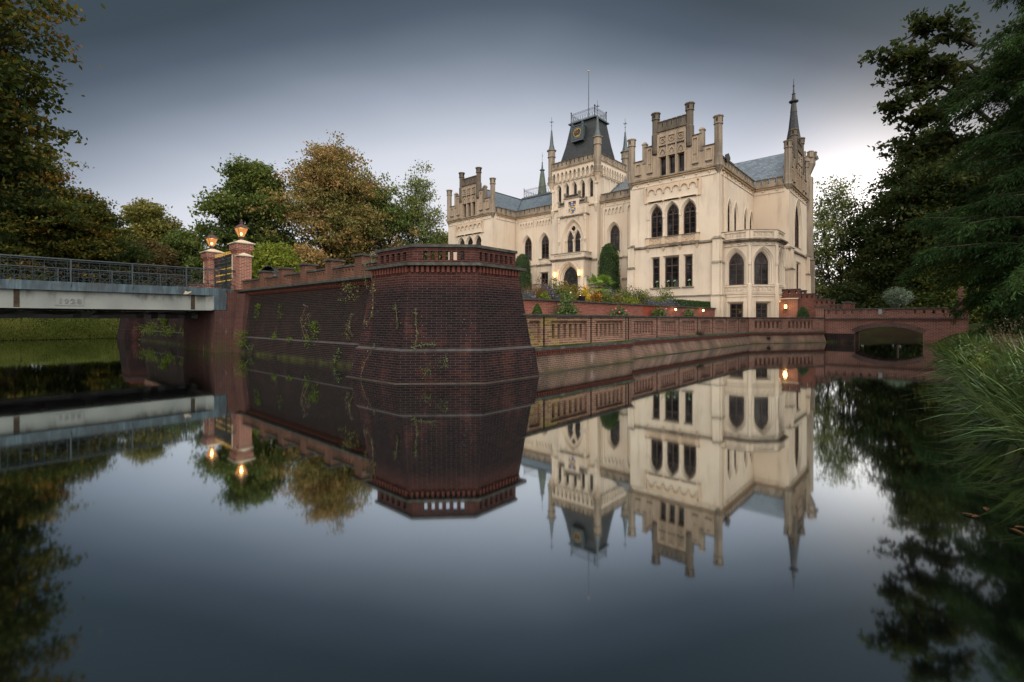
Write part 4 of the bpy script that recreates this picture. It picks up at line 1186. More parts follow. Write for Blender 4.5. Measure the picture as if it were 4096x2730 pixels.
# far stretch of the same wall beyond the bridge, with its own bastion
FW = thing('moat_wall', (8.6, 38, 0), 'shaded brick moat wall with green growth seen under the steel bridge', 'wall')
lwall(30.9, 46.6, M['brick_wall'], FW)
q = MB(); q.pbox(FX(8.84), 31, 46.4, 2.985, 3.075, -0.4, 0.3); q.build('ledge', M['coping'], FW)
q = MB(); q.pbox(FX(8.62), 31.5, 46.4, 3.076, 3.46, -0.26, 0); q.build('parapet', M['brick_red'], FW)
q = MB(); q.pbox(FX(8.62), 31.5, 46.4, 3.46, 3.53, -0.31, 0.05); q.build('coping', M['coping'], FW)
for y in (33.0, 35.1, 37.2, 39.3, 41.4, 43.5):
    q = MB(); q.box(8.55, 9.0, y - 0.225, y + 0.225, 3.075, 3.76); qo = q.build('parapet_pier', M['brick_red'], FW)
    q = MB(); q.box(8.47, 9.08, y - 0.3, y + 0.3, 3.76, 3.83); q.build('cap', M['coping'], qo)
FB = thing('bastion', (8.5, 47.5, 0), 'far brick corner bastion seen beneath the bridge beside the grassy bank', 'bastion')
q = MB()
def far_poly(o): return [(12, 46.3 + o), (9.15 + o * 0.4, 46.3 + o), (7.55 + o, 47.95 + o * 0.4), (7.55 + o, 51)]
for lo, zl, hi, zh in ((0, -1.2, 0.05, 0.05), (0.05, 0.05, 0.12, 0.8), (0.17, 0.84, 0.42, 2.95)):
    wallband(q, far_poly(lo), zl, far_poly(hi), zh)
wallband(q, far_poly(0.12), 0.8, far_poly(0.17), 0.84)
q.build('battered_wall', M['brick_bastion'], FB)
q = MB(); wallband(q, far_poly(0.3), 2.95, far_poly(0.25), 3.07); capband(q, far_poly(0.9), 3.07, far_poly(0.25)); q.build('ledge', M['coping'], FB)
q = MB(); wallband(q, far_poly(0.5), 3.07, far_poly(0.5), 3.5); q.build('parapet', M['brick_bastion'], FB)

# ------------------------------------------------------------------ steel road bridge, left
BR = thing('road_bridge', (2, 28.5, 2), 'blue and white steel beam bridge dated 1928 with iron railings, leading to the gate', 'bridge')
x0, x1, y0, y1 = -2.6, 8.06, 26.0, 31.0
q = MB(); q.box(x0, x1, y0, y0 + 0.18, 2.77, 3.125); q.box(7.52, x1, y0 + 0.002, y0 + 0.3, 2.08, 2.77); q.box(x0, 8.45, y0 + 0.19, y1 - 0.19, 3.0, 3.12); q.build('fascia', M['blue'], BR)
q = MB(); q.box(x0, x1, y1 - 0.18, y1, 2.77, 3.125); q.build('fascia', M['blue'], BR)
q = MB(); q.box(x0, 7.52, y0 + 0.16, y0 + 0.34, 2.08, 2.77); q.box(x0, 7.52, y0 + 0.06, y0 + 0.42, 2.05, 2.078)
q.add([(7.22, y0 + 0.16, 2.08), (7.52, y0 + 0.0, 2.08), (7.52, y0 + 0.0, 2.77), (7.22, y0 + 0.16, 2.77)], [(0, 1, 2, 3)])
go_ = q.build('girder', M['girder'], BR)
q = MB()
for x in (0.92, 6.68, -1.6): q.box(x - 0.07, x + 0.09, y0 + 0.145, y0 + 0.17, 2.08, 2.77)
q.build('rust_streak', M['rust'], go_)
q = MB(); q.box(x0, 7.6, y1 - 0.34, y1 - 0.16, 2.05, 2.77)
for x in np.arange(-2, 7.6, 1.9): q.box(x, x + 0.16, y0 + 0.34, y1 - 0.34, 2.45, 2.9)
q.build('girder', M['lagging'], BR)
q = MB()
RN = random.Random(3)
xs = list(np.arange(x0, 7.7, 0.28))
for ya, yb, za, zb in ((28.4, 29.0, 1.68, 1.98),):
    ring = []
    for i, x in enumerate(xs):
        s = 0.0 if i % 7 == 0 else RN.uniform(0.0, 0.05)
        ring.append([(x, ya - s, za - s * 0.5), (x, ya - s * 1.4, (za + zb) / 2 + RN.uniform(-.05, .05)), (x, ya - s * 0.5, zb), (x, yb, zb), (x, yb, za)])
    V = [p for r_ in ring for p in r_]
    q.add(V, [(i * 5 + k_, i * 5 + (k_ + 1) % 5, (i + 1) * 5 + (k_ + 1) % 5, (i + 1) * 5 + k_) for i in range(len(xs) - 1) for k_ in range(5)])
for x in (0.2, 1.9, 3.2, 4.6): q.path([(x, 28.7, 1.98), (x, 28.7, 2.5)], 0.03, 5)
q.build('lagged_pipe', M['lagging'], BR)
pq = MB(); pq.box(1.99, 2.84, y0 + 0.135, y0 + 0.158, 2.175, 2.535)
for x in (2.05, 2.78):
    for z in (2.22, 2.49): pq.lathe(x, 0, [(0.001, 0)], 3) if False else pq.box(x - 0.012, x + 0.012, y0 + 0.127, y0 + 0.135, z - 0.012, z + 0.012)
plo = pq.build('date_plate', M['girder'], BR)
DG = simple('raised_numerals', (0.14, 0.15, 0.145), 0.7)
for ch, xx in zip('1928', (2.145, 2.325, 2.51, 2.695)):
    cu = bpy.data.curves.new('numeral', 'FONT'); cu.body = ch; cu.size = 0.27; cu.extrude = 0.012; cu.bevel_depth = 0.004; cu.align_x = 'CENTER'; cu.offset = 0.004
    cu.materials.append(DG)
    tmp = bpy.data.objects.new('numeral_curve', cu); COL.objects.link(tmp); bpy.context.view_layer.update()
    nm_ = bpy.data.meshes.new_from_object(tmp.evaluated_get(bpy.context.evaluated_depsgraph_get())); bpy.data.objects.remove(tmp)
    o = bpy.data.objects.new('numeral', nm_); COL.objects.link(o); o.parent = plo
    o.location = (xx - 2, y0 + 0.123 - 28.5, 2.262 - 2); o.rotation_euler = (R(90), 0, 0)


def bridge_rail(y, side, xe):
    q = MB()
    q.path([(x0, y, 4.03), (xe, y, 4.03)], 0.032, 7)
    q.path([(x0, y, 3.955), (xe, y, 3.955)], 0.016, 5)
    for z in (3.84, 3.32, 3.22): q.path([(x0, y, z), (xe, y, z)], 0.009, 4)
    x = x0; s = 0.33
    while x < xe - 0.05:
        q.path([(x, y, 3.13), (x, y, 3.95)], 0.010, 4)
        for r_, zc, off in ((0.2, 3.32, s / 2), (0.2, 3.14, 0.0)):
            q.path([(x + off + r_ * math.cos(t), y - 0.012 * side, zc + r_ * math.sin(t)) for t in np.linspace(0, math.pi, 8)], 0.012, 4)
        for r_ in (0.055,):
            for off in (0.06, s - 0.06): q.path([(x + off + r_ * math.cos(t), y, 3.895 + 0.05 * math.sin(t)) for t in np.linspace(math.pi, 2 * math.pi, 5)], 0.007, 3)
        q.path([(x, y, 3.62), (x + s / 2, y, 3.84)], 0.006, 3); q.path([(x + s, y, 3.62), (x + s / 2, y, 3.84)], 0.006, 3)
        x += s
    ro = q.build('railing', M['rail'], BR)
    for px_ in (-1.5, 0.48, 2.45, 4.42, 6.41):
        g = MB(); g.box(px_ - 0.03, px_ + 0.03, y - 0.03, y + 0.03, 3.12, 4.02)
        g.path([(px_, y - 0.02 * side, 3.6), (px_, y - 0.13 * side, 3.2), (px_, y - 0.19 * side, 3.02), (px_, y - 0.14 * side, 2.93), (px_, y - 0.1 * side, 2.92)], 0.016, 5)
        g.build('post', M['rail'], ro)
    return ro


bridge_rail(y0 + 0.11, 1, 8.5)
rr = bridge_rail(y1 - 0.11, -1, 7.9)
q = MB(); q.prism(FY(y0 - 0.004), [(6.28, 2.78), (6.36, 2.95), (6.42, 2.90), (6.6, 2.93), (6.55, 2.86), (6.42, 2.79)], 0, 0.012)
q.build('peeling_paint_flake', M['capstone'], BR)
AB = thing('bridge_abutment', (8, 28.5, 0), 'brick abutment carrying the steel bridge below the gate', 'abutment')
q = MB(); q.box(7.56, 8.75, 26.0, 31.3, -1.2, 2.06); q.build('pier', M['brick_pier'], AB)
q = MB(); q.add([(8.28, 24.95, -1.2), (8.42, 25.05, 0.8), (8.6, 25.1, 2.88), (8.28, 26.4, -1.2), (8.32, 26.3, 0.8), (8.55, 26.25, 2.88), (8.8, 24.95, -1.2), (8.9, 25.05, .8), (9.0, 25.1, 2.88)], [(0, 1, 4, 3), (1, 2, 5, 4), (0, 6, 7, 1), (1, 7, 8, 2)])
q.box(8.1, 9.0, 26.001, 26.05, 2.06, 3.0)
q.build('pier', M['brick_pier'], AB)

# ------------------------------------------------------------------ gate piers, gate and lamps
def gate_pier(loc, label, buttress):
    x, y = loc
    t = thing('gate_pier', (x, y, 3.1), label, 'gate pier', 'brick gate piers at the end of the bridge')
    q = MB()
    q.box(x, x + 0.62, y - 0.38, y + 0.38, 3.1, 4.98)
    q.box(x - 0.05, x + 0.67, y - 0.43, y + 0.43, 3.08, 3.62)
    for i in range(3):
        e = 0.025 + i * 0.035
        q.box(x - e, x + 0.62 + e, y - 0.38 - e, y + 0.38 + e, 4.98 + i * 0.075, 5.055 + i * 0.075 - 0.001 * (i < 2))
    q.box(x - 0.1, x + 0.72, y - 0.48, y + 0.48, 5.205, 5.42)
    q.build('brick_shaft', M['brick_red'], t)
    c = MB(); c.box(x - 0.17, x + 0.79, y - 0.55, y + 0.55, 5.42, 5.47)
    c.add([(x - 0.14, y - 0.52, 5.47), (x + 0.76, y - 0.52, 5.47), (x + 0.76, y + 0.52, 5.47), (x - 0.14, y + 0.52, 5.47), (x + 0.24, y - 0.08, 5.66), (x + 0.38, y - 0.08, 5.66), (x + 0.38, y + 0.08, 5.66), (x + 0.24, y + 0.08, 5.66)],
          [(0, 1, 5, 4), (1, 2, 6, 5), (2, 3, 7, 6), (3, 0, 4, 7), (4, 5, 6, 7)])
    c.build('stone_cap', M['capstone'], t)
    s = MB(); s.box(x - 0.012, x + 0.09, y + 0.27, y + 0.392, 3.72, 4.92); s.build('stone_quoin', M['capstone'], t)
    if buttress:
        bq = MB(); bq.box(x - 0.06, x + 0.5, y - 0.86, y - 0.385, 3.08, 4.74); bo = bq.build('side_pier', M['brick_red'], t)
        c = MB(); c.box(x - 0.13, x + 0.57, y - 0.92, y - 0.385, 4.74, 4.79)
        c.add([(x - 0.1, y - 0.9, 4.79), (x + 0.54, y - 0.9, 4.79), (x + 0.54, y - 0.385, 4.79), (x - 0.1, y - 0.385, 4.79), (x + 0.22, y - 0.6, 4.95), (x + 0.22, y - 0.385, 4.95)], [(0, 1, 4), (1, 2, 5, 4), (2, 3, 5), (3, 0, 4, 5)])
        c.build('stone_cap', M['capstone'], bo)
    return t


def gate_lamp(x, y, label):
    z = 5.66
    t = thing('gate_lamp', (x, y, z), label, 'lamp', 'lit lanterns on the gate piers')
    q = MB(); q.lathe(x, y, [(0.13, z - 0.01), (0.13, z + 0.02), (0.10, z + 0.03), (0.10, z + 0.14)], 4, math.pi / 4)
    for k_ in range(4):
        a = math.pi / 4 + k_ * math.pi / 2
        q.path([(x + 0.13 * math.cos(a), y + 0.13 * math.sin(a), z + 0.13), (x + 0.345 * math.cos(a), y + 0.345 * math.sin(a), z + 0.58)], 0.012, 4)
    q.lathe(x, y, [(0.15, z + 0.12), (0.15, z + 0.145)], 4, math.pi / 4)
    q.build('frame', M['lamp_metal'], t)
    g = MB()
    a = [(x + 0.13 * math.cos(math.pi / 4 + i * math.pi / 2), y + 0.13 * math.sin(math.pi / 4 + i * math.pi / 2), z + 0.15) for i in range(4)]
    b_ = [(x + 0.335 * math.cos(math.pi / 4 + i * math.pi / 2), y + 0.335 * math.sin(math.pi / 4 + i * math.pi / 2), z + 0.575) for i in range(4)]
    g.add(a + b_, [(i, (i + 1) % 4, 4 + (i + 1) % 4, 4 + i) for i in range(4)])
    g.build('glass', M['lamp_glass'], t)
    r_ = MB(); r_.lathe(x, y, [(0.40, z + 0.57), (0.40, z + 0.60), (0.15, z + 0.77), (0.09, z + 0.78), (0.07, z + 0.84), (0.10, z + 0.86), (0.10, z + 0.90), (0.045, z + 0.93), (0.06, z + 0.98), (0.01, z + 1.06)], 4, math.pi / 4)
    r_.build('roof', M['lamp_metal'], t)
    bb = MB(); bb.ball((x, y, z + 0.3), 0.055, 10, 1.2); bb.build('bulb', M['bulb'], t, True)
    li = bpy.data.lights.new('lamp_light', 'POINT'); li.energy = 16; li.color = (1, 0.55, 0.2); li.shadow_soft_size = 0.06
    lo = bpy.data.objects.new('lamp_light', li); COL.objects.link(lo); lo.parent = t; lo.location = (0, 0, 0.42)
    return t


# lamp glass: lit from inside, partly see-through
kl = NT('frosted_lit_glass')
e_ = kl.n('ShaderNodeEmission', {0: (1.0, 0.45, 0.15, 1), 1: 1.0})
tb = kl.n('ShaderNodeBsdfTransparent', {0: (1.0, 0.82, 0.6, 1)})
mx = kl.n('ShaderNodeMixShader', {0: 0.5, 1: e_.outputs[0], 2: tb.outputs[0]})
kl.t.links.new(mx.outputs[0], kl.outn.inputs[0]); M['lamp_glass'] = kl.mat

gate_pier((8.55, 26.38), 'nearer red brick gate pier with a low side pier, right of the iron gate', True)
gate_pier((8.55, 31.0), 'farther red brick gate pier, left of the iron gate', False)
gate_lamp(8.86, 26.38, 'lit lantern on the nearer gate pier, standing higher in view')
gate_lamp(8.86, 31.0, 'lit lantern on the farther gate pier, left of the iron gate')
GT = thing('iron_gate', (8.9, 28.7, 3.1), 'tall black iron gate with gilded bands and spear tips between the brick piers', 'gate')
for a, c in ((26.8, 28.68), (28.72, 30.6)):
    q = MB(); gx = 8.9
    for z, r_ in ((5.02, .022), (4.86, .018), (4.62, .02), (4.42, .018), (4.0, .016), (3.66, .02), (3.52, .02), (3.18, .03)): q.path([(gx, a, z), (gx, c, z)], r_, 5)
    for y in (a + 0.03, c - 0.03): q.box(gx - 0.03, gx + 0.03, y - 0.03, y + 0.03, 3.12, 5.08)
    n = 12; s = (c - a) / n
    g = MB()
    for i in range(n + 1):
        y = a + i * s
        q.path([(gx, y, 3.15), (gx, y, 5.1)], 0.013, 5)
        g.lathe(gx, y, [(0.008, 5.08), (0.018, 5.12), (0.008, 5.17), (0.016, 5.2), (0.002, 5.29)], 5)
        if i < n:
            for z in (4.94, 4.74, 4.52):
                q.path([(gx, y + s / 2 + s * 0.42 * math.cos(t), z + 0.07 * math.sin(t)) for t in np.linspace(0, 2 * math.pi, 7)[:-1]], 0.014, 4, True)
            for z in (3.59, 3.3): q.path([(gx, y + s / 2 + s * 0.42 * math.cos(t), z + 0.06 * math.sin(t)) for t in np.linspace(0, 2 * math.pi, 7)[:-1]], 0.014, 4, True)
            q.ball((gx, y + s / 2, 4.68), 0.035, 6); q.ball((gx, y + s / 2, 3.3), 0.03, 6)
        for z in (4.37, 4.05, 3.71): g.lathe(gx, y, [(0.013, z - 0.045), (0.028, z - 0.018), (0.028, z + 0.018), (0.013, z + 0.045)], 6)
    lf = q.build('gate_leaf', M['iron'], GT)
    g.build('gilded_ornament', M['gold'], lf)  # gilded spear tips and collars of one leaf
# black hooded object by the parapet
HD = thing('hooded_speaker', (9.75, 25.0, 3.0), 'glossy black arched hood with grey front panel behind the parapet beside the gate pier', 'hood')
q = MB(); hx, hy = 9.75, 25.0
sec = [(0.42 * math.cos(t), 0.62 + 0.66 * math.sin(t)) for t in np.linspace(0, math.pi, 11)]
pts = []
for dd_ in (-0.32, -0.1, 0.1, 0.32):
    k_ = 1.0 if dd_ < 0.2 else 0.8
    pts += [(hx + u * k_ * 0.75 + dd_ * 0.66, hy + u * k_ * -0.75 + dd_ * 0.66, 3.0 + z * (0.97 if dd_ > 0.2 else 1)) for u, z in sec]
q.add(pts, [(r_ * 11 + i, r_ * 11 + i + 1, (r_ + 1) * 11 + i + 1, (r_ + 1) * 11 + i) for r_ in range(3) for i in range(10)] + [tuple(range(33, 44))])
q.path([pts[i] for i in range(11)], 0.02, 5)
q.box(hx - 0.25, hx + 0.25, hy - 0.25, hy + 0.25, 2.9, 3.6)
q.build('hood', M['rubber'], HD)
q = MB(); q.add([(hx - 0.38, hy + 0.15, 3.2), (hx + 0.1, hy - 0.34, 3.2), (hx + 0.13, hy - 0.3, 3.86), (hx - 0.34, hy + 0.18, 3.86)], [(0, 1, 2, 3)]); q.build('front_panel', M['greyplastic'], HD)

# ------------------------------------------------------------------ right balustrade walls
def balustrade(name_loc, label, pl, u0, u1, panels, grooves, mat, yb, ends=None, foot=None, nslot=6):
    """panels = list of (u0,u1,slots); pl faces the water at d=0"""
    t = thing('balustrade_wall', name_loc, label, 'balustrade')
    q = MB()
    holes = []
    for a, c, n in panels: holes.append(rect(a, c, 0.92, 1.56))
    q.flat(pl, rect(u0, u1, 0.78, 1.69), holes, 0.0)
    q.flat(pl, rect(u0, u1, 0.78, 1.69), [], -0.36)
    for a, c, n in panels:
        h = rect(a, c, 0.92, 1.56)
        q.strip(pl, h, 0, h, -0.1)
        sl = []
        if n:
            p = (c - a - 0.16) / n
            sl = [rect(a + 0.08 + (i + .5) * p - p * 0.23, a + 0.08 + (i + .5) * p + p * 0.23, 1.02, 1.46) for i in range(n)]
        q.flat(pl, h, sl, -0.1)
        for s_ in sl:
            q.strip(pl, s_, -0.1, s_, -0.3); q.mi = 1; q.flat(pl, s_, [], -0.3); q.mi = 0
    if ends:
        for u in ends: q.add([pl.pt(u, 0.78, 0), pl.pt(u, 0.78, -0.6), pl.pt(u, 1.69, -0.6), pl.pt(u, 1.69, 0)], [(0, 1, 2, 3)])
    q.build('parapet', [mat, M['slot']], t)
    g = MB()
    for u in grooves: g.pbox(pl, u - 0.03, u + 0.03, 0.78, 1.69, 0.001, 0.012)
    if grooves: g.build('drain_groove', M['slot'], t)
    c = MB(); c.pbox(pl, u0 - 0.02, u1 + 0.02, 1.69, 1.73, -0.4, 0.06); c.pbox(pl, u0 - 0.02, u1 + 0.02, 1.73, 1.77, -0.42, 0.09); c.build('coping', M['coping'], t)
    l = MB(); l.pbox(pl, u0, u1 + (0.04 if ends else 0), 0.69, 0.78, -0.1, 0.16); l.build('ledge', M['coping'], t)
    d = MB(); n = int((u1 - u0) / 0.12)
    for i in range(n):
        u = u0 + (i + .5) * (u1 - u0) / n; d.pbox(pl, u - 0.03, u + 0.03, 0.56, 0.69, -0.05, 0.11)
    d.pbox(pl, u0, u1, 0.64, 0.69, -0.05, 0.125)
    d.build('dentil_course', M['dentil'], t)
    f = MB(); P = pl.pt; fo = foot or 0.1
    f.add([P(u0, 0.56, 0.0), P(u1, 0.56, 0.0), P(u1, 0.3, fo * 0.5), P(u0, 0.3, fo * 0.5), P(u1, 0.02, fo), P(u0, 0.02, fo), P(u1, -1.2, fo), P(u0, -1.2, fo)], [(0, 1, 2, 3), (3, 2, 4, 5), (5, 4, 6, 7)])
    f.add([P(u0, 0.56, 0), P(u1, 0.56, 0), P(u1, 0.8, 0), P(u0, 0.8, 0)], [(0, 1, 2, 3)])
    f.mi = 1; f.pbox(pl, u0, u1, -0.05, 0.035, fo - 0.1, fo + 0.07); f.mi = 0
    if ends: f.add([P(ends[-1], 0.8, 0), P(ends[-1], -1.2, fo), P(ends[-1], -1.2, -0.7), P(ends[-1], 0.8, -0.7)], [(0, 1, 2, 3)])
    f.build('wall_foot', [M['brick_foot'], M['foot_course']], t)
    return t


balustrade((14, 8.85, 0), 'nearest balustrade wall, yellow lichened brick with mossy ledge, right of the bastion', FY(8.86), 10.3, 16.86,
           [(10.68, 11.18, 0), (11.72, 13.74, 6), (14.28, 16.2, 6)], [11.35, 13.97, 16.42, 16.62], M['brick_near'], 0, ends=[16.86])
far = []
e = [17.9, 20.5, 22.97, 25.4, 27.69, 30.0, 32.38, 34.45]
for a, c in zip(e, e[1:]): far.append((a + 0.42, c - 0.36, 6))
balustrade((26, 9.5, 0), 'long brown brick balustrade wall along the garden, between the mossy wall and the arched bridge', FY(9.5), 16.8, 34.45, far, e[1:-1] + [17.6], M['brick_far'], 0, foot=0.25)
ca, cb = (34.45, 9.5), (39.9, 6.0)
cpl = Pl(ca[0], ca[1], cb[0] - ca[0], cb[1] - ca[1]).out(-1, -1)
cl_ = math.hypot(cb[0] - ca[0], cb[1] - ca[1])
bt3 = balustrade((37, 7.8, 0), 'angled end of the brick balustrade, with a drain pipe, beside the arched bridge', cpl, 0.0, cl_, [(0.5, 2.8, 6), (3.3, 5.5, 6)], [0.02], M['brick_far'], 0, ends=[cl_], foot=0.2)
q = MB(); pA = cpl.pt(1.55, 0.36, 0.0); pB = cpl.pt(1.55, 0.36, 0.22); q.path([pA, pB], 0.11, 10); q.mi = 1; q.path([pB, cpl.pt(1.55, 0.36, 0.222)], 0.085, 10)
q.build('drain_pipe', [M['rust'], M['slot']], bt3)

# ------------------------------------------------------------------ garden wall
GWL = thing('garden_wall', (26, 12.9, 0.9), 'salmon red brick retaining wall under the flower bed, behind the balustrade', 'wall')
q = MB(); q.box(10.3, 38.6, 12.9, 13.2, 0.6, 2.44); q.build('brick_face', M['brick_garden'], GWL)
q = MB(); q.box(10.3, 38.6, 12.80, 13.26, 2.44, 2.52); q.build('coping', M['coping'], GWL)
q = MB(); q.box(25.95, 28.25, 12.893, 12.899, 0.9, 2.43); part_label(q.build('repaired_patch', simple('new_orange_brick', (0.22, 0.052, 0.03), 0.8, 0.2, 0.0, 0.2, 6), GWL), 'newer orange patch of brickwork')
q = MB()
for x in (18.0, 18.15): q.path([(x, 12.86, 0.9), (x, 12.86, 2.2)], 0.015, 5)
q.build('trellis_bar', M['iron'], GWL)

# ------------------------------------------------------------------ stair flanks beside the bay
SW_ = thing('stair_wall', (43, 7, 0.9), 'dark brick staircase walls stepping down from the castle to the arched bridge', 'stair')
for xf, nm in ((42.0, 0), (44.4, 1)):
    q = MB(); c = MB(); pl = FX(xf)
    segs = [(7.9, 9.3, 4.0, 3.28), (6.9, 7.9, 3.61, 2.9), (5.98, 6.9, 3.17, 2.45), (5.15, 5.98, 2.71, 2.1)]
    for i, (a, cc_, zt, zc) in enumerate(segs):
        n = 3; p = (cc_ - a) / n
        sl = [rect(a + (k_ + .5) * p - 0.06, a + (k_ + .5) * p + 0.06, zt - 0.36, zt - 0.16) for k_ in range(n)]
        q.flat(pl, rect(a, cc_, 0.6, zt - 0.07), sl, 0.0); q.flat(pl, rect(a, cc_, 0.6, zt - 0.07), sl, -0.3)
        for s_ in sl: q.strip(pl, s_, 0, s_, -0.3)
        q.add([pl.pt(a, 0.6, 0), pl.pt(a, 0.6, -0.3), pl.pt(a, zt - 0.07, -0.3), pl.pt(a, zt - 0.07, 0)], [(0, 1, 2, 3)])
        c.pbox(pl, a - 0.04, cc_, zt - 0.07 + 0.001 * i, zt + 0.001 * i, -0.36, 0.07)
    q.box(xf - 0.05, xf + 0.4, 4.72, 5.15, 0.6, 2.83); c.pbox(FX(xf), 4.65, 5.2, 2.83, 2.92, -0.47, 0.12)
    q.build('parapet', M['brick_stair'], SW_); c.build('coping', M['coping'], SW_)
q = MB(); q.box(41.8, 42.0, 7.99, 9.3, 0.6, 3.2); q.build('lower_wall', M['brick_red'], SW_)
q = MB(); q.box(41.7, 42.05, 7.93, 9.35, 3.2, 3.28); q.build('coping', M['capstone'], SW_)
q = MB()
for i in range(10):
    q.box(42.3, 44.4, 5.0 + i * 0.4, 9.3, 0.9 + i * 0.19, 0.9 + (i + 1) * 0.19)
q.build('steps', M['coping'], SW_)

# ------------------------------------------------------------------ arched brick footbridge
AR = thing('arched_bridge', (41.5, 2.3, 0), 'low red brick arched footbridge with a pierced parapet over the moat, at the right', 'bridge')
bx = 40.2; pl = FX(bx); yl, yr_ = 6.0, -1.42
yc = 2.47
def seg(w, zb, zt, n=18):
    h = zt - zb; r = (w * w + h * h) / (2 * h); a0 = math.asin(w / r)
    return [(yc + r * math.sin(a0 - 2 * a0 * i / n), zt - r + r * math.cos(a0 - 2 * a0 * i / n)) for i in range(n + 1)]
inn_ = seg(1.78, 0.70, 1.15); outr = seg(1.97, 0.95, 1.46)
q = MB()
poly = [(yl, -1.2), (yl, 1.66), (yr_, 1.66), (yr_, -1.2), (inn_[-1][0], -1.2)] + inn_[::-1] + [(inn_[0][0], -1.2)]
q.prism(pl, poly, -2.8, 0.0)
q.build('spandrel_wall', M['brick_bridge'], AR)
q = MB(); pts = inn_ + outr[::-1]
n = len(inn_)
for i in range(n - 1): q.prism(pl, [inn_[i], inn_[i + 1], outr[i + 1], outr[i]], -0.1, 0.03 + 0.004 * (i % 2))
q.build('arch_ring', M['brick_dark'], AR)
q = MB(); q.pbox(pl, 4.27, 6.02, -1.2, 0.64, -2.9, 0.06); q.build('stone_foot', M['brick_wall'], AR)
q = MB(); q.pbox(pl, yr_, yl, 1.66, 1.73, -0.2, 0.1); q.build('ledge', M['coping'], AR)
d = MB(); nn = 58
for i in range(nn):
    u = yr_ + 0.5 + (i + .5) * (yl - yr_ - 0.6) / nn; d.pbox(pl, u - 0.035, u + 0.035, 1.54, 1.66, -0.02, 0.07)
d.build('dentil_course', M['dentil'], AR)
for dd_ in (0.0, -2.5):
    q = MB(); n = 15; a, c = -0.98, yl - 0.02; p = (c - a) / n
    sl = [rect(a + (i + .5) * p - 0.075, a + (i + .5) * p + 0.075, 2.0, 2.24) for i in range(n)]
    q.prism(pl, rect(a, c, 1.73, 2.31), dd_ - 0.3, dd_ - 0.02, sl); q.build('parapet', M['brick_bridge'], AR)
    q = MB(); q.pbox(pl, a, c, 2.31, 2.385, dd_ - 0.36, dd_ + 0.05); q.build('coping', M['coping'], AR)
q = MB(); q.box(40.15, 40.65, 6.02, 6.55, 0.8, 2.5); po_ = q.build('end_pier', M['brick_bridge'], AR)
q = MB(); q.box(40.08, 40.72, 5.95, 6.62, 2.5, 2.6); q.build('cap', M['coping'], po_)
for bb_ in ((40.15, 40.6, -1.19, -0.98, 1.73, 3.6), (42.5, 42.95, -1.25, -1.0, 1.73, 3.6), (40.3, 40.7, -1.45, -1.2, 1.5, 2.5)):
    q = MB(); q.box(*bb_); q.build('gate_post', M['brick_bridge'], AR)
q = MB(); q.pbox(pl, 2.75, 2.95, 1.95, 2.3, 0.0, 0.06); q.build('notice_plate', M['greyplastic'], AR)


# ------------------------------------------------------------------ small lit lamps and floodlights
def wall_lamp(x, y, z, nx, ny, label, group, r=0.1, h=0.34, energy=6, name='wall_lantern', bracket=True):
    t = thing(name, (x, y, z), label, 'lamp', group)
    q = MB()
    q.lathe(x, y, [(r * 1.1, z - h / 2 - 0.03), (r * 1.1, z - h / 2)], 8); q.lathe(x, y, [(r * 1.15, z + h / 2), (r * 1.0, z + h / 2 + 0.03), (r * 0.2, z + h / 2 + 0.06)], 8)
    for k_ in range(6):
        a = k_ * math.pi / 3; q.path([(x + r * math.cos(a), y + r * math.sin(a), z - h / 2), (x + r * math.cos(a), y + r * math.sin(a), z + h / 2)], 0.011, 4)
    if bracket: q.path([(x, y, z - h / 2 - 0.02), (x - nx * 0.02, y - ny * 0.02, z - h / 2 - 0.12), (x - nx * 0.2, y - ny * 0.2, z - h / 2 - 0.22)], [0.06, 0.05, 0.03], 6)
    q.build('frame', M['gold'] if bracket else M['iron'], t)
    c = MB(); c.lathe(x, y, [(r * 0.75, z - h / 2 + 0.01), (r * 0.75, z + h / 2 - 0.01)], 8); c.build('lit_glass', M['bulb_soft'], t)
    li = bpy.data.lights.new('lamp_light', 'POINT'); li.energy = energy; li.color = (1, 0.55, 0.2); li.shadow_soft_size = r
    lo = bpy.data.objects.new('lamp_light', li); COL.objects.link(lo); lo.parent = t; lo.location = (nx * (r + 0.06), ny * (r + 0.06), 0)
    return t


wall_lamp(40.3, PC + 1.5, 6.33, -1, 0, 'lit wall lantern left of the arched castle door', 'door lanterns of the castle', 0.14, 0.55, 26)
wall_lamp(40.3, PC - 1.5, 6.36, -1, 0, 'lit wall lantern right of the arched castle door', 'door lanterns of the castle', 0.14, 0.55, 26)
wall_lamp(41.55, 8.75, 2.62, -1, 0, 'glowing square wall lamp on the brick stair wall next to the bay', 'lit lamps low in the garden', 0.13, 0.3, 22, 'stair_lamp', False)
for x, s in ((30.2, 'left of the last rose bush'), (35.1, 'near the castle corner, right of the last rose bush')):
    t = thing('garden_spot_lamp', (x, 12.6, 0.9), 'tiny bright stem lamp, ' + s, 'lamp', 'lit lamps low in the garden')
    q = MB(); q.path([(x, 12.72, 0.9), (x, 12.72, 2.2)], 0.015, 5); q.lathe(x, 12.72, [(0.07, 2.16), (0.07, 2.2), (0.02, 2.22)], 8); q.build('stem', M['iron'], t)
    q = MB(); q.ball((x, 12.70, 2.28), 0.06, 8); q.build('bulb', M['bulb'], t)
    li = bpy.data.lights.new('lamp_light', 'POINT'); li.energy = 5; li.color = (1, 0.5, 0.18); li.shadow_soft_size = 0.05
    lo = bpy.data.objects.new('lamp_light', li); COL.objects.link(lo); lo.parent = t; lo.location = (0, -0.05, 1.38)


def onY_(px, y): return y * (FWD[0] + RGT[0] * (px - 2048) / 1903) / (FWD[1] + RGT[1] * (px - 2048) / 1903)


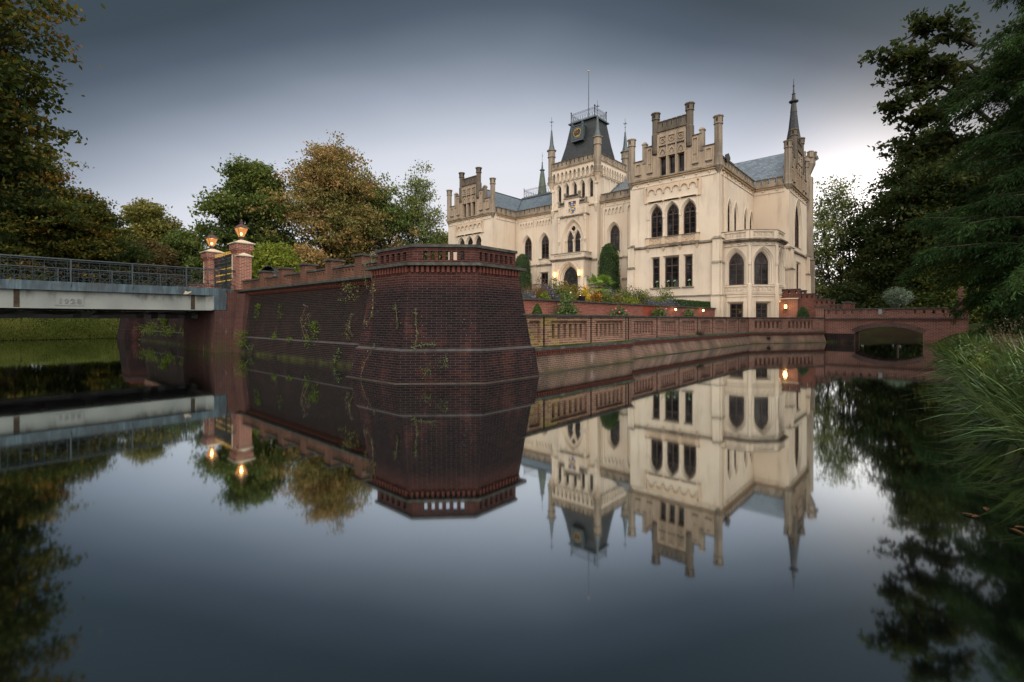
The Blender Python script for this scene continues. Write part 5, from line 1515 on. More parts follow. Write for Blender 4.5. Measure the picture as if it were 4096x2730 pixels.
def floodlight(x, y, z, dx, dy, label):
    t = thing('floodlight', (x, y, z), label, 'floodlight', 'black floodlights')
    q = MB(); pl = Pl(x, y, -dy, dx).out(dx, dy)
    q.path([(x - dx * 0.5, y - dy * 0.5, z - 0.1), (x, y, z - 0.05)], 0.03, 5); q.build('bracket', M['iron'], t)
    h = MB(); P = pl.pt; h.add([P(-.24, z - .28, -.05), P(.24, z - .28, -.05), P(.24, z + .2, -.2), P(-.24, z + .2, -.2), P(-.28, z - .12, .2), P(.28, z - .12, .2), P(.28, z + .28, .08), P(-.28, z + .28, .08)],
          [(0, 1, 2, 3), (4, 5, 6, 7), (0, 1, 5, 4), (1, 2, 6, 5), (2, 3, 7, 6), (3, 0, 4, 7)]); h.build('housing', M['rubber'], t)
    return t


fx_, fy_ = W(0.638, 53.2); floodlight(fx_, fy_, 19.6, 0.67, -0.745, 'black floodlight jutting from the turret at the castle right edge')
floodlight(39.7, 12.45, 14.5, 0.3, -0.95, 'black floodlight at the battlement beside the right front gable')
gf = floodlight(onY_(2328, 13.36), 13.36, 2.66, 0.1, 0.99, 'black garden floodlight under the glowing yellow plant')
gf.scale = (0.62, 0.62, 0.62)
li = bpy.data.lights.new('flood_light', 'POINT'); li.energy = 9; li.color = (1, 0.72, 0.3); li.shadow_soft_size = 0.08
lo = bpy.data.objects.new('flood_light', li); COL.objects.link(lo); lo.parent = gf; lo.location = (0.1, 0.25, 0.25)
# ------------------------------------------------------------------ ground, water, terraces
def smooth(a, b, x):
    t = np.clip((x - a) / (b - a), 0, 1); return t * t * (3 - 2 * t)


def bank_y(x): return np.where(x < 62, -1.38 + 0.042 * x - 0.2 * np.maximum(0, 9.0 - x), 1.1)


def ground_h(x, y):
    d = np.maximum.reduce([-2.3 - x, x - 63.5, bank_y(x) - y, y - 53.0])
    top = 1.25 + 1.0 * smooth(50, 56, y) + 0.2 * np.sin(x * 0.31) * np.sin(y * 0.27)
    up = top * (1 - np.exp(-np.maximum(d, 0) / 1.7))
    dn = -1.3 * (1 - np.exp(np.minimum(d, 0) / 0.7))
    h = np.where(d > 0, up, dn)
    road = 3.06 * smooth(6.5, 3.2, np.abs(y - 28.5)) * smooth(-2.2, -2.7, x)
    h = np.maximum(h, np.where(d > 0, road, -9))
    nz = 0.10 * np.sin(x * 1.7 + 1.3 * np.sin(y * 0.9)) * np.sin(y * 1.9 + np.sin(x * 1.1)) + 0.05 * np.sin(x * 4.3 + y * 2.1)
    return h + nz * smooth(0.1, 1.2, d)


gx = np.concatenate([np.linspace(-700, -60, 10), np.arange(-50, -6, 2.0), np.arange(-5, 70, 0.5), np.arange(70, 110, 3.0), np.linspace(120, 800, 10)])
gy = np.concatenate([np.linspace(-700, -40, 10), np.arange(-30, -6, 1.5), np.arange(-5.5, 8, 0.35), np.arange(8, 50, 1.5), np.arange(50, 64, 0.5), np.arange(66, 110, 3.0), np.linspace(120, 800, 10)])
GX, GY = np.meshgrid(gx, gy)
GZm = ground_h(GX, GY)
me = bpy.data.meshes.new('ground')
nx_, ny_ = len(gx), len(gy)
idx = np.arange(nx_ * ny_).reshape(ny_, nx_)
me.from_pydata(np.stack([GX.ravel(), GY.ravel(), GZm.ravel()], 1).tolist(), [], np.stack([idx[:-1, :-1].ravel(), idx[:-1, 1:].ravel(), idx[1:, 1:].ravel(), idx[1:, :-1].ravel()], 1).tolist())
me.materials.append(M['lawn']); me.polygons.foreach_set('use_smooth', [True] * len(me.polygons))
o = bpy.data.objects.new('ground', me); COL.objects.link(o); tag(o, kind='structure')
q = MB(); q.add([(-14, -14, 0), (80, -14, 0), (80, 66, 0), (-14, 66, 0)], [(0, 1, 2, 3)]); tag(q.build('moat_water', M['water']), kind='structure')


def slab(name, poly, z, mat, zb=-1.3):
    q = MB(); n = len(poly)
    q.add([(p[0], p[1], z) for p in poly] + [(p[0], p[1], zb) for p in poly], [tuple(range(n))] + [(i, (i + 1) % n, n + (i + 1) % n, n + i) for i in range(n)])
    return tag(q.build(name, mat), kind='structure')


slab('lower_terrace', [(10.25, 9.3), (16.7, 9.3), (16.7, 9.95), (34.5, 9.95), (40.3, 6.35), (61, 6.35), (61, 12.95), (10.25, 12.95)], 0.93, M['gravel'])
slab('garden_terrace', [(8.97, 13.22), (62, 13.22), (62, 48.0), (8.97, 48.0)], 2.43, M['soil'])
slab('bastion_terrace', [(7.75, 11.8), (7.75, 10.4), (9.2, 9.25), (10.2, 9.25), (10.2, 13.2), (8.97, 13.2), (8.97, 11.8)], 3.0, M['gravel'])
slab('upper_path', [(8.98, 13.23), (12.5, 13.23), (12.5, 47.9), (8.98, 47.9)], 3.02, M['gravel'], 2.3)

# ------------------------------------------------------------------ foliage
def qmesh(name, V, tint, mat, parent=None, base=(0, 0, 0)):
    """V: (n,k,3) faces with k corners"""
    n, kq_, _ = V.shape
    me = bpy.data.meshes.new(name)
    me.vertices.add(n * kq_); me.vertices.foreach_set('co', (V - np.array(base)).reshape(-1).astype(np.float32))
    me.loops.add(n * kq_); me.loops.foreach_set('vertex_index', np.arange(n * kq_, dtype=np.int32))
    me.polygons.add(n); me.polygons.foreach_set('loop_start', np.arange(0, n * kq_, kq_, dtype=np.int32)); me.polygons.foreach_set('loop_total', np.full(n, kq_, dtype=np.int32))
    a = me.attributes.new('tint', 'FLOAT', 'FACE'); a.data.foreach_set('value', np.clip(tint, 0, 1).astype(np.float32))
    me.materials.append(mat); me.update(calc_edges=True)
    o = bpy.data.objects.new(name, me); COL.objects.link(o)
    if parent is not None: o.parent = parent
    BASE[o.name] = Vector(base)
    return o


def leaves(C, size, rng, aspect=0.55, up=0.5):
    """kite-shaped leaves at points C"""
    n = len(C)
    d = rng.normal(size=(n, 3)); d[:, 2] -= 0.25
    d /= np.linalg.norm(d, axis=1, keepdims=True)
    nrm = rng.normal(size=(n, 3)); nrm[:, 2] = np.abs(nrm[:, 2]) + up
    s = np.cross(d, nrm); s /= np.linalg.norm(s, axis=1, keepdims=True) + 1e-9
    L = (size * rng.uniform(0.65, 1.35, n))[:, None]
    Wd = L * aspect
    V = np.stack([C - d * L * 0.5, C + s * Wd * 0.5, C + d * L * 0.5, C - s * Wd * 0.5], 1)
    return V


def cluster_leaves(cen, per, spread, size, rng, flat=0.6, tvar=0.16, tbase=None, aspect=0.55):
    n = len(cen)
    C = np.repeat(cen, per, 0) + rng.normal(size=(n * per, 3)) * np.array([spread, spread, spread * flat])
    tb = rng.uniform(0.2, 0.8, n) if tbase is None else tbase
    t = np.repeat(tb, per) + rng.normal(size=n * per) * tvar
    return leaves(C, size, rng, aspect), t


def profile(shape, z):
    if shape == 'round': return np.sqrt(np.clip(1 - (2 * z - 0.95) ** 2 / 1.05, 0.02, 1))
    if shape == 'dome': return np.clip(1.02 - z ** 2.2, 0.05, 1) * np.clip(0.72 + z * 1.2, 0, 1)
    if shape == 'egg': return np.sin(np.clip(z, 0.02, 0.98) * np.pi) ** 0.6 * (1.12 - 0.45 * z)
    if shape == 'cone': return np.clip(1.05 - z, 0.04, 1) ** 0.8
    return np.ones_like(z)


LEAFK = 1.18


def tree(name, loc, label, h, cr, cb, mat, n_limb=40, n_twig=8, per=40, leaf=0.24, spread=0.5, shape='round', tr=0.3, seed=1, group=None, stems=1, squash=(1, 1), tilt=(0, 0), aspect=0.55, tint_z=0.0, flat=0.6, lobes=0.28):
    rng = np.random.default_rng(seed)
    t = thing(name, loc, label, 'tree', group)
    X, Y, Z0 = loc
    z = rng.uniform(0.02, 1, n_limb) ** 0.9
    ang = rng.uniform(0, 2 * np.pi, n_limb)
    lob = 1 + lobes * np.sin(ang * 3 + z * 7 + seed) * np.sin(z * 9 + seed * 1.7)
    rad = cr * profile(shape, z) * np.sqrt(rng.uniform(0.12, 1.0, n_limb)) * lob
    tips = np.stack([X + tilt[0] * z + rad * np.cos(ang) * squash[0], Y + tilt[1] * z + rad * np.sin(ang) * squash[1], Z0 + cb + z * (h - cb)], 1)
    tw = np.repeat(tips, n_twig, 0) + rng.normal(size=(n_limb * n_twig, 3)) * np.array([cr * 0.17, cr * 0.17, (h - cb) * 0.055])
    tw[:, 2] = np.maximum(tw[:, 2], Z0 + cb * 0.75)
    ltint = np.repeat(rng.uniform(0.15, 0.85, n_limb), n_twig) * 0.6 + rng.uniform(0.1, 0.9, n_limb * n_twig) * 0.4 + tint_z * ((tw[:, 2] - Z0) / h - 0.6)
    V, tt = cluster_leaves(tw, int(per * 1.7), spread, leaf * LEAFK, rng, flat, 0.13, ltint, aspect)
    q = MB()
    sts = []
    for s in range(stems):
        a = s * 2.4 + seed; off = 0.0 if stems == 1 else cr * 0.22
        top = (X + off * math.cos(a) * 2.2 + tilt[0] * .8, Y + off * math.sin(a) * 2.2 + tilt[1] * .8, Z0 + cb + (h - cb) * 0.86)
        b0 = (X + off * 0.25 * math.cos(a), Y + off * 0.25 * math.sin(a), Z0 - 0.3)
        P = [Vector(b0).lerp(Vector(top), f) + Vector((rng.normal() * 0.12 * tr * 4 * f, rng.normal() * 0.12 * tr * 4 * f, 0)) for f in (0, 0.12, 0.3, 0.5, 0.7, 1)]
        k_ = tr / (stems ** 0.5)
        q.path(P, [k_ * 1.35, k_, k_ * 0.82, k_ * 0.6, k_ * 0.38, 0.03], 8); sts.append(P)
    for i in range(n_limb):
        P = sts[i % stems]
        e = Vector(tips[i])
        f = np.clip((tips[i][2] - Z0 - cb * 0.4) / h * 0.8, 0.15, 0.8)
        a = P[0].lerp(P[-1], float(f))
        if (e - a).length < 0.3: continue
        m = a.lerp(e, 0.5) + Vector((0, 0, (e - a).length * 0.08))
        rb = max(0.03, tr * 0.34 * (1 - f * 0.7))
        q.path([a, m, e], [rb, rb * 0.6, rb * 0.22], 5)
        for w in tw[i * n_twig:(i + 1) * n_twig:2]: q.path([m.lerp(e, 0.6), Vector(w)], [rb * 0.3, 0.012], 4)
    q.build('trunk', M['bark'], t)
    qmesh('crown', V, tt, mat, t, loc)
    return t


LM = {}
LM['green'] = leafmat('green_leaves', [(0.0, (0.044, 0.073, 0.025)), (0.45, (0.088, 0.131, 0.035)), (0.8, (0.156, 0.188, 0.045)), (1.0, (0.275, 0.225, 0.050))])
LM['orange'] = leafmat('autumn_leaves', [(0.0, (0.07, 0.10, 0.034)), (0.35, (0.15, 0.155, 0.05)), (0.62, (0.27, 0.19, 0.07)), (1.0, (0.40, 0.225, 0.095))])
LM['mixed'] = leafmat('turning_leaves', [(0.0, (0.015, 0.031, 0.012)), (0.4, (0.038, 0.061, 0.015)), (0.62, (0.102, 0.102, 0.019)), (0.82, (0.196, 0.128, 0.022)), (1.0, (0.187, 0.064, 0.022))])
LM['olive'] = leafmat('olive_leaves', [(0.0, (0.078, 0.091, 0.026)), (0.5, (0.156, 0.153, 0.039)), (1.0, (0.273, 0.202, 0.047))])
LM['brown'] = leafmat('bronze_leaves', [(0.0, (0.069, 0.053, 0.027)), (0.5, (0.119, 0.083, 0.037)), (1.0, (0.169, 0.119, 0.044))])
LM['lime'] = leafmat('lime_leaves', [(0.0, (0.072, 0.121, 0.017)), (0.5, (0.154, 0.209, 0.028)), (1.0, (0.297, 0.264, 0.039))])
LM['airy'] = leafmat('pale_green_leaves', [(0.0, (0.086, 0.127, 0.046)), (0.55, (0.167, 0.207, 0.075)), (1.0, (0.322, 0.270, 0.081))])
LM['dark'] = leafmat('dark_leaves', [(0.0, (0.009, 0.018, 0.008)), (0.5, (0.022, 0.038, 0.012)), (0.85, (0.045, 0.06, 0.016)), (1.0, (0.11, 0.065, 0.015))])
LM['fir'] = leafmat('feathery_conifer', [(0.0, (0.007, 0.018, 0.006)), (0.5, (0.016, 0.042, 0.012)), (1.0, (0.041, 0.085, 0.023))], 0.35)
LM['chestnut'] = leafmat('rusting_chestnut_leaves', [(0.0, (0.014, 0.026, 0.009)), (0.5, (0.027, 0.046, 0.014)), (0.8, (0.053, 0.060, 0.017)), (1.0, (0.142, 0.071, 0.017))])
LM['silver'] = leafmat('silver_leaves', [(0.0, (0.07, 0.11, 0.08)), (0.5, (0.13, 0.18, 0.13)), (1.0, (0.26, 0.31, 0.25))])
LM['yew'] = leafmat('clipped_yew', [(0.0, (0.03, 0.065, 0.02)), (0.5, (0.055, 0.105, 0.03)), (1.0, (0.10, 0.16, 0.045))], 0.15)
LM['box'] = leafmat('clipped_box', [(0.0, (0.035, 0.065, 0.015)), (0.5, (0.06, 0.10, 0.022)), (1.0, (0.12, 0.15, 0.03))], 0.1)
LM['sedge'] = leafmat('sedge_blades', [(0.0, (0.027, 0.057, 0.018)), (0.45, (0.068, 0.130, 0.037)), (0.8, (0.149, 0.223, 0.074)), (0.93, (0.273, 0.322, 0.149)), (1.0, (0.322, 0.223, 0.099))], 0.2, 0.3, 0.6)
LM['fern'] = leafmat('bright_wall_fern', [(0.0, (0.053, 0.090, 0.013)), (0.5, (0.105, 0.168, 0.021)), (1.0, (0.201, 0.264, 0.037))])
LM['grass'] = leafmat('bank_grass', [(0.0, (0.05, 0.078, 0.02)), (0.5, (0.10, 0.14, 0.032)), (0.85, (0.17, 0.185, 0.055)), (1.0, (0.27, 0.17, 0.05))], 0.3)
LM['rust'] = leafmat('russet_grass', [(0.0, (0.10, 0.085, 0.03)), (0.5, (0.19, 0.105, 0.055)), (1.0, (0.24, 0.15, 0.11))])
LM['purple'] = leafmat('purple_aster', [(0.0, (0.035, 0.06, 0.03)), (0.6, (0.07, 0.09, 0.05)), (0.8, (0.16, 0.10, 0.22)), (1.0, (0.26, 0.17, 0.40))])
LM['gold'] = leafmat('golden_shrub', [(0.0, (0.075, 0.075, 0.015)), (0.5, (0.165, 0.135, 0.038)), (1.0, (0.315, 0.232, 0.075))])
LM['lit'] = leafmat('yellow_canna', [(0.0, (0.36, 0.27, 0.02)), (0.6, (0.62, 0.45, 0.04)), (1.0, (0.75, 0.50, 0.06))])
LM['ochre'] = leafmat('orange_perennial', [(0.0, (0.14, 0.095, 0.02)), (0.5, (0.30, 0.16, 0.03)), (1.0, (0.48, 0.22, 0.03))])
LM['plum'] = leafmat('plum_seedheads', [(0.0, (0.05, 0.05, 0.02)), (0.5, (0.085, 0.055, 0.045)), (1.0, (0.13, 0.075, 0.085))])
LM['blue'] = leafmat('blue_aster', [(0.0, (0.04, 0.07, 0.03)), (0.5, (0.075, 0.09, 0.06)), (0.7, (0.20, 0.18, 0.36)), (1.0, (0.36, 0.33, 0.55))])
LM['rose'] = leafmat('rose_leaves', [(0.0, (0.03, 0.06, 0.018)), (0.5, (0.06, 0.11, 0.028)), (1.0, (0.13, 0.19, 0.06))], 0.25, 0.4, 0.4)


def T_(px): return (px - 2048.0) / 1903.0
def at(px, dist, z=0.0):
    p = W(T_(px), dist); return (p[0], p[1], z)


# left bank: big maple leaning over the moat, and its smaller neighbour beyond
tree('maple_tree', (-5.0, 36.6, 1.0), 'huge dark maple with yellow and russet leaves towering over the bridge at far left', 25, 7.3, 4.0, LM['mixed'], 430, 10, 36, 0.25, 0.44, 'egg', 0.55, 3, 'big trees on the banks', flat=0.32, tint_z=0.45, lobes=0.12)
tree('maple_tree', at(40, 46, 1.5), 'middle green and yellow maple filling the gap behind the huge dark one', 16.0, 6.6, 2.8, LM['mixed'], 170, 9, 34, 0.27, 0.55, 'egg', 0.4, 4, 'big trees on the banks', flat=0.35, tint_z=0.3)
tree('maple_tree', at(290, 50, 1.5), 'low spreading green and gold maple beside the huge dark maple, behind the bridge railing', 12.4, 6.3, 2.4, LM['mixed'], 130, 9, 34, 0.27, 0.5, 'dome', 0.35, 5, 'big trees on the banks', flat=0.35)
G2 = 'trees behind the left moat wall'
tree('lime_tree', at(590, 66, 1.5), 'rounded olive-gold tree rising behind the bridge railing, tallest left of the lamps', 15.2, 4.9, 2.0, LM['olive'], 80, 9, 46, 0.34, 0.55, 'egg', 0.35, 8, G2)
tree('copper_beech_tree', at(590, 58, 1.5), 'low bronze-brown round tree in front of the olive-gold one', 8.8, 4.4, 0.6, LM['brown'], 60, 9, 46, 0.3, 0.5, 'dome', 0.3, 9, G2)
tree('hornbeam_tree', at(745, 64, 1.5), 'dark green tree between the bronze tree and the gate lamps', 11.0, 3.6, 0.8, LM['green'], 55, 9, 42, 0.3, 0.5, 'egg', 0.3, 10, G2)
tree('beech_tree', at(835, 74, 1.5), 'small dull reddish tree half hidden behind the farther gate pier', 8.5, 3.2, 0.8, LM['brown'], 40, 8, 36, 0.3, 0.5, 'round', 0.25, 11, G2)
G3 = 'trees in the park behind the left wall'
tree('green_maple_tree', at(1015, 57, 2.4), 'dense mid green maple directly behind the lit gate lamps', 16.6, 5.0, 2.0, LM['green'], 92, 9, 40, 0.32, 0.5, 'egg', 0.4, 12, G3)
tree('autumn_lime_tree', at(1325, 60, 2.4), 'largest orange-brown autumn tree in the middle of the park', 19.4, 7.8, 1.8, LM['orange'], 150, 9, 30, 0.27, 0.5, 'egg', 0.45, 14, G3, stems=2, lobes=0.2, tint_z=0.22)
tree('autumn_lime_tree', at(1215, 50, 2.4), 'small coppery tree at the foot of the largest autumn tree', 6.4, 3.4, 0.5, LM['orange'], 40, 8, 40, 0.26, 0.45, 'dome', 0.2, 15, G3, tint_z=0.5)
tree('ash_tree', at(1500, 64, 2.4), 'green tree with bare spreading limbs, right of the largest autumn tree', 16.5, 5.6, 3.0, LM['green'], 60, 8, 26, 0.32, 0.5, 'round', 0.32, 16, G3, stems=4)
tree('plane_tree', at(1672, 66, 2.4), 'tall airy pale green tree with see-through crown left of the castle', 19.0, 3.9, 2.5, LM['airy'], 76, 8, 16, 0.26, 0.5, 'egg', 0.3, 17, G3, stems=5)
tree('maple_tree', at(1770, 72, 2.4), 'yellowing green maple touching the castle left gable', 11.6, 4.8, 2.0, LM['airy'], 62, 8, 26, 0.32, 0.5, 'dome', 0.3, 18, G3, tint_z=0.3)
tree('acacia_tree', at(1085, 40, 2.4), 'low lime-yellow shrubby tree behind the gate side pier', 5.2, 2.9, 0.4, LM['lime'], 46, 8, 40, 0.2, 0.38, 'dome', 0.15, 19, G3)
# right bank
G4 = 'trees on the right bank'
tree('lime_tree', at(3350, 66, 1.2), 'airy many-stemmed green tree right of the castle with sky showing through', 18.6, 4.6, 2.0, LM['airy'], 78, 8, 15, 0.3, 0.5, 'egg', 0.3, 20, G4, stems=5)
tree('horse_chestnut_tree', at(3720, 56, 1.2), 'broad dark chestnut with rusty sprays filling the middle of the right bank', 20.5, 7.4, 1.4, LM['chestnut'], 130, 9, 42, 0.34, 0.6, 'egg', 0.5, 21, G4)
tree('horse_chestnut_tree', at(4080, 48, 1.2), 'dark green chestnut behind the conifer, right edge', 19, 8, 1.4, LM['dark'], 110, 9, 44, 0.34, 0.6, 'egg', 0.5, 22, G4)
tree('hazel_tree', at(3560, 62, 1.2), 'low dark leafy tree at the water behind the arched bridge', 7.5, 4.6, 0.4, LM['chestnut'], 60, 8, 44, 0.28, 0.5, 'dome', 0.2, 23, G4)
tree('hazel_tree', at(3830, 50, 1.2), 'low dark green thicket tree behind the bridge gate posts', 6.5, 4.2, 0.3, LM['green'], 60, 8, 44, 0.26, 0.5, 'dome', 0.2, 24, G4)
tree('oak_tree', at(4450, 27, 1.2), 'near black leafy oak whose long boughs reach over the sky at upper right', 24, 4.5, 7.0, LM['dark'], 120, 9, 46, 0.24, 0.5, 'egg', 0.5, 25, G4, lobes=0.3)
so = thing('olive_tree', at(3591, 45, 1.5), 'small silvery standard olive tree behind the arched bridge parapet', 'tree')
X, Y, Z0 = so.location
q = MB(); q.path([(X, Y, 0.8), (X, Y, 2.6), (X + 0.1, Y, 3.6)], [0.09, 0.08, 0.04], 6); q.build('trunk', M['bark'], so)
rg = np.random.default_rng(4)
c_ = rg.normal(size=(160, 3)); c_ /= np.linalg.norm(c_, axis=1, keepdims=True); c_ *= rg.uniform(0.3, 1, (160, 1)) ** 0.5
V, t = cluster_leaves(np.array([X, Y, 3.75]) + c_ * np.array([1.05, 1.05, 0.85]), 22, 0.16, 0.2, rg, 0.8, 0.2, aspect=0.28)
qmesh('crown', V, t, LM['silver'], so, tuple(so.location))


def boughs(pts, rng, n, per, leaf, spread, mat, parent, base):
    """long leafy boughs following hand-laid paths"""
    q = MB(); cen = []
    for P in pts:
        P = [Vector(p) for p in P]
        q.path(P, [0.11 * (1 - i / len(P)) + 0.015 for i in range(len(P))], 6)
        for i in range(n):
            f = rng.uniform(0.25, 1) * (len(P) - 1); k_ = min(int(f), len(P) - 2); p = P[k_].lerp(P[k_ + 1], f - k_)
            e = p + Vector((rng.normal() * 0.55, rng.normal() * 0.55, rng.normal() * 0.28 - 0.12))
            q.path([p, e], [0.022, 0.007], 4); cen.append(tuple(e)); cen.append(tuple(p.lerp(e, 0.5)))
    q.build('bough', M['bark'], parent)
    V, t = cluster_leaves(np.array(cen), per, spread, leaf, rng, 0.5, 0.15)
    qmesh('bough_leaves', V, t, mat, parent, base)


ok = [o for o in COL.objects if o.name.startswith('oak_tree')][0]
def scr(px, py, dist):
    p = W(T_(px), dist); return (p[0], p[1], 1.6 + (1280 - py) * dist / 1903.0)
boughs([[scr(4050, 420, 27), scr(3880, 260, 26.5), scr(3760, 250, 26), scr(3640, 210, 26), scr(3540, 245, 26)],
        [scr(3900, 180, 26.5), scr(3780, 120, 26.5), scr(3690, 90, 26)],
        [scr(4050, 560, 27), scr(3860, 400, 26), scr(3730, 330, 26), scr(3600, 420, 25.5), scr(3560, 430, 25.5)],
        [scr(3860, 400, 26), scr(3760, 440, 25.6), scr(3680, 465, 25.4)],
        [scr(4050, 640, 27), scr(3850, 560, 26), scr(3740, 560, 26), scr(3655, 590, 25.5)],
        [scr(4000, 350, 26), scr(3870, 330, 26), scr(3700, 260, 26), scr(3630, 330, 26)]], np.random.default_rng(31), 30, 20, 0.30, 0.2, LM['dark'], ok, tuple(ok.location))

# feathery conifer on the right bank
cf_ = thing('swamp_cypress_tree', at(4330, 20.5, 1.2), 'dark feathery conifer with drooping green sprays over the right bank', 'tree', G4)
X, Y, Z0 = cf_.location
rg = np.random.default_rng(40)
q = MB(); q.path([(X, Y, 0), (X, Y, 9), (X, Y, 19)], [0.45, 0.3, 0.05], 8)
nl = 430
zz = rg.uniform(0.0, 1, nl) ** 1.25; aa = rg.uniform(0, 2 * np.pi, nl)
Vs = []; Ts = []
for z_, a_ in zip(zz, aa):
    zb = 1.3 + z_ * 19.0
    L = (5.2 if zb < 15 else 5.2 - (zb - 15) * 0.8) * rg.uniform(0.45, 1.0)
    if zb > 7: L *= 0.84
    if 3.6 < zb < 5.8: L *= 1.2
    if zb < 3.0: L *= 0.7
    dr = rg.uniform(0.16, 0.5) if zb > 3 else 0.26
    sl0 = rg.uniform(0.0, 0.42)
    P = [Vector((X + math.cos(a_) * L * f, Y + math.sin(a_) * L * f, zb + sl0 * L * f - dr * L * f * f)) for f in (0, 0.3, 0.6, 0.85, 1)]
    q.path(P, [0.07, 0.05, 0.035, 0.02, 0.008], 4)
    m = int(13 * L)
    f = rg.uniform(0.15, 1, m) ** 0.6
    px_ = np.stack([X + math.cos(a_) * L * f, Y + math.sin(a_) * L * f, zb + sl0 * L * f - dr * L * f * f], 1)
    side = rg.choice([-1, 1], m) * rg.uniform(0.1, 0.85, m) * (1.2 - f)
    tip = px_ + np.stack([-math.sin(a_) * side + math.cos(a_) * 0.4, math.cos(a_) * side + math.sin(a_) * 0.4, -rg.uniform(0.05, 0.6, m)], 1)
    per = 10
    g = rg.uniform(0, 1.15, (m, per, 1))
    base_ = px_[:, None, :] * (1 - g) + tip[:, None, :] * g + rg.normal(size=(m, per, 3)) * 0.06
    base_ = base_.reshape(-1, 3)
    d_ = np.repeat(tip - px_, per, 0); d_ = d_ / (np.linalg.norm(d_, axis=1, keepdims=True) + 1e-6) + rg.normal(size=base_.shape) * 0.4; d_[:, 2] -= 0.3
    d_ /= np.linalg.norm(d_, axis=1, keepdims=True)
    s_ = np.cross(d_, rg.normal(size=d_.shape)); s_ /= np.linalg.norm(s_, axis=1, keepdims=True)
    ln = rg.uniform(0.14, 0.32, (len(d_), 1))
    Vs.append(np.stack([base_, base_ + d_ * ln * 0.4 + s_ * 0.026, base_ + d_ * ln, base_ + d_ * ln * 0.4 - s_ * 0.026], 1))
    Ts.append(np.full(len(d_), rg.uniform(0.05, 0.8)) + rg.normal(size=len(d_)) * 0.12 + 0.25 * np.repeat(np.repeat(f, 1), per) - 0.15)
q.build('trunk', M['bark'], cf_)
qmesh('crown', np.concatenate(Vs), np.concatenate(Ts), LM['fir'], cf_, tuple(cf_.location))

# far-off wood closing the view
rg = np.random.default_rng(50)
cs = []
for px_, dist, hh, n in [(-300 + i * 60, 95 + 8 * math.sin(i), 5.5 + 1.6 * math.sin(i * 1.9), 26) for i in range(40)] + [(3150 + i * 55, 88 + 6 * math.sin(i), 8.5 + 2 * math.sin(i * 2.3), 34) for i in range(32)]:
    c = at(px_, dist)
    cs.append(np.array([c[0], c[1], 1.0]) + rg.normal(size=(n, 3)) * np.array([2.2, 2.2, 0]) + np.stack([np.zeros(n), np.zeros(n), rg.uniform(0.2, hh, n)], 1))
V, t = cluster_leaves(np.concatenate(cs), 16, 0.7, 0.6, rg, 0.7)
o = qmesh('distant_wood', V, t, LM['dark']); tag(o, 'dark line of woodland far beyond the park', 'wood', kind='stuff')

GU = 'undergrowth bushes on the far banks'
for i, (x, y, w_, h_, mt_, lab) in enumerate([(-6, 67, 7, 4.6, 'mixed', 'broad dark bush on the far bank at the left picture edge'), (0.5, 69, 7, 4.4, 'mixed', 'dark bush on the far bank under the gold maple'), (7.5, 71, 7, 4.4, 'green', 'green bush on the far bank left of the bronze tree'), (14, 66, 7, 3.8, 'dark', 'dark bush behind the far bastion'),
                                          (69, 8, 6, 3.8, 'dark', 'dark bush on the bank straight behind the bridge arch'), (69, 2.5, 6, 4.2, 'dark', 'dark bush behind the right half of the bridge arch'), (70, 14, 7, 4.5, 'dark', 'dark bush behind the stair wall'), (66, -4, 7, 4.5, 'green', 'dark green bush behind the bridge gate posts')]):
    tree('hazel_bush', (x, y, 1.3), lab, h_, w_ * 0.5, 0.1, LM[mt_], 42, 8, 34, 0.26, 0.45, 'dome', 0.1, 600 + i, GU)

# ------------------------------------------------------------------ clipped yews, topiary, palm
def clipped(name, x, y, z0, prof, label, cat, mat, n, leaf=0.07, group=None, seed=1):
    """leaf-covered solid of revolution with a slightly uneven surface"""
    rng = np.random.default_rng(seed)
    t = thing(name, (x, y, z0), label, cat, group)
    rs = np.array([p[0] for p in prof]); zs = np.array([p[1] for p in prof])
    z = rng.uniform(zs[0], zs[-1], n); a = rng.uniform(0, 2 * np.pi, n)
    r = np.interp(z, zs, rs) * (1 + 0.035 * np.sin(a * 5 + z * 4) + 0.02 * np.sin(z * 9)) * rng.uniform(0.9, 1.03, n)
    C = np.stack([x + r * np.cos(a), y + r * np.sin(a), z], 1)
    V = leaves(C, leaf, rng, 0.5, 0.2)
    tt = 0.45 + 0.25 * np.sin(a * 4 + z * 2.2 + seed) * np.sin(z * 2.9) + rng.normal(size=n) * 0.18
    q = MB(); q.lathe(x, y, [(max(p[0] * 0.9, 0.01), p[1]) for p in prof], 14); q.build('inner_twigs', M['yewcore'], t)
    qmesh('foliage', V, tt, mat, t, (x, y, z0))
    return t


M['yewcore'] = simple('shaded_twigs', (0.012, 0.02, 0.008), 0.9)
YP = [(0.95, 2.45), (1.05, 4.0), (1.06, 5.5), (0.98, 6.8), (0.86, 7.8), (0.62, 8.5), (0.3, 8.8), (0.02, 8.9)]
clipped('columnar_yew', 40.0, 23.35, 2.4, YP, 'tall clipped columnar yew standing right of the castle entrance', 'shrub', LM['yew'], 9000, 0.11, 'clipped yews flanking the entrance', 2)
xx_, yy_, _ = at(2085, 51.5)
clipped('columnar_yew', 40.0, 34.2, 2.4, YP, 'clipped columnar yew half hidden behind the bastion parapet', 'shrub', LM['yew'], 6000, 0.11, 'clipped yews flanking the entrance', 3)
clipped('topiary_cone', 14.45, 11.6, 0.93, [(0.4, 0.95), (0.36, 1.3), (0.24, 1.8), (0.1, 2.12), (0.01, 2.24)], 'small clipped cone of box behind the lichened balustrade', 'shrub', LM['box'], 2600, 0.055, 'clipped garden evergreens', 4)
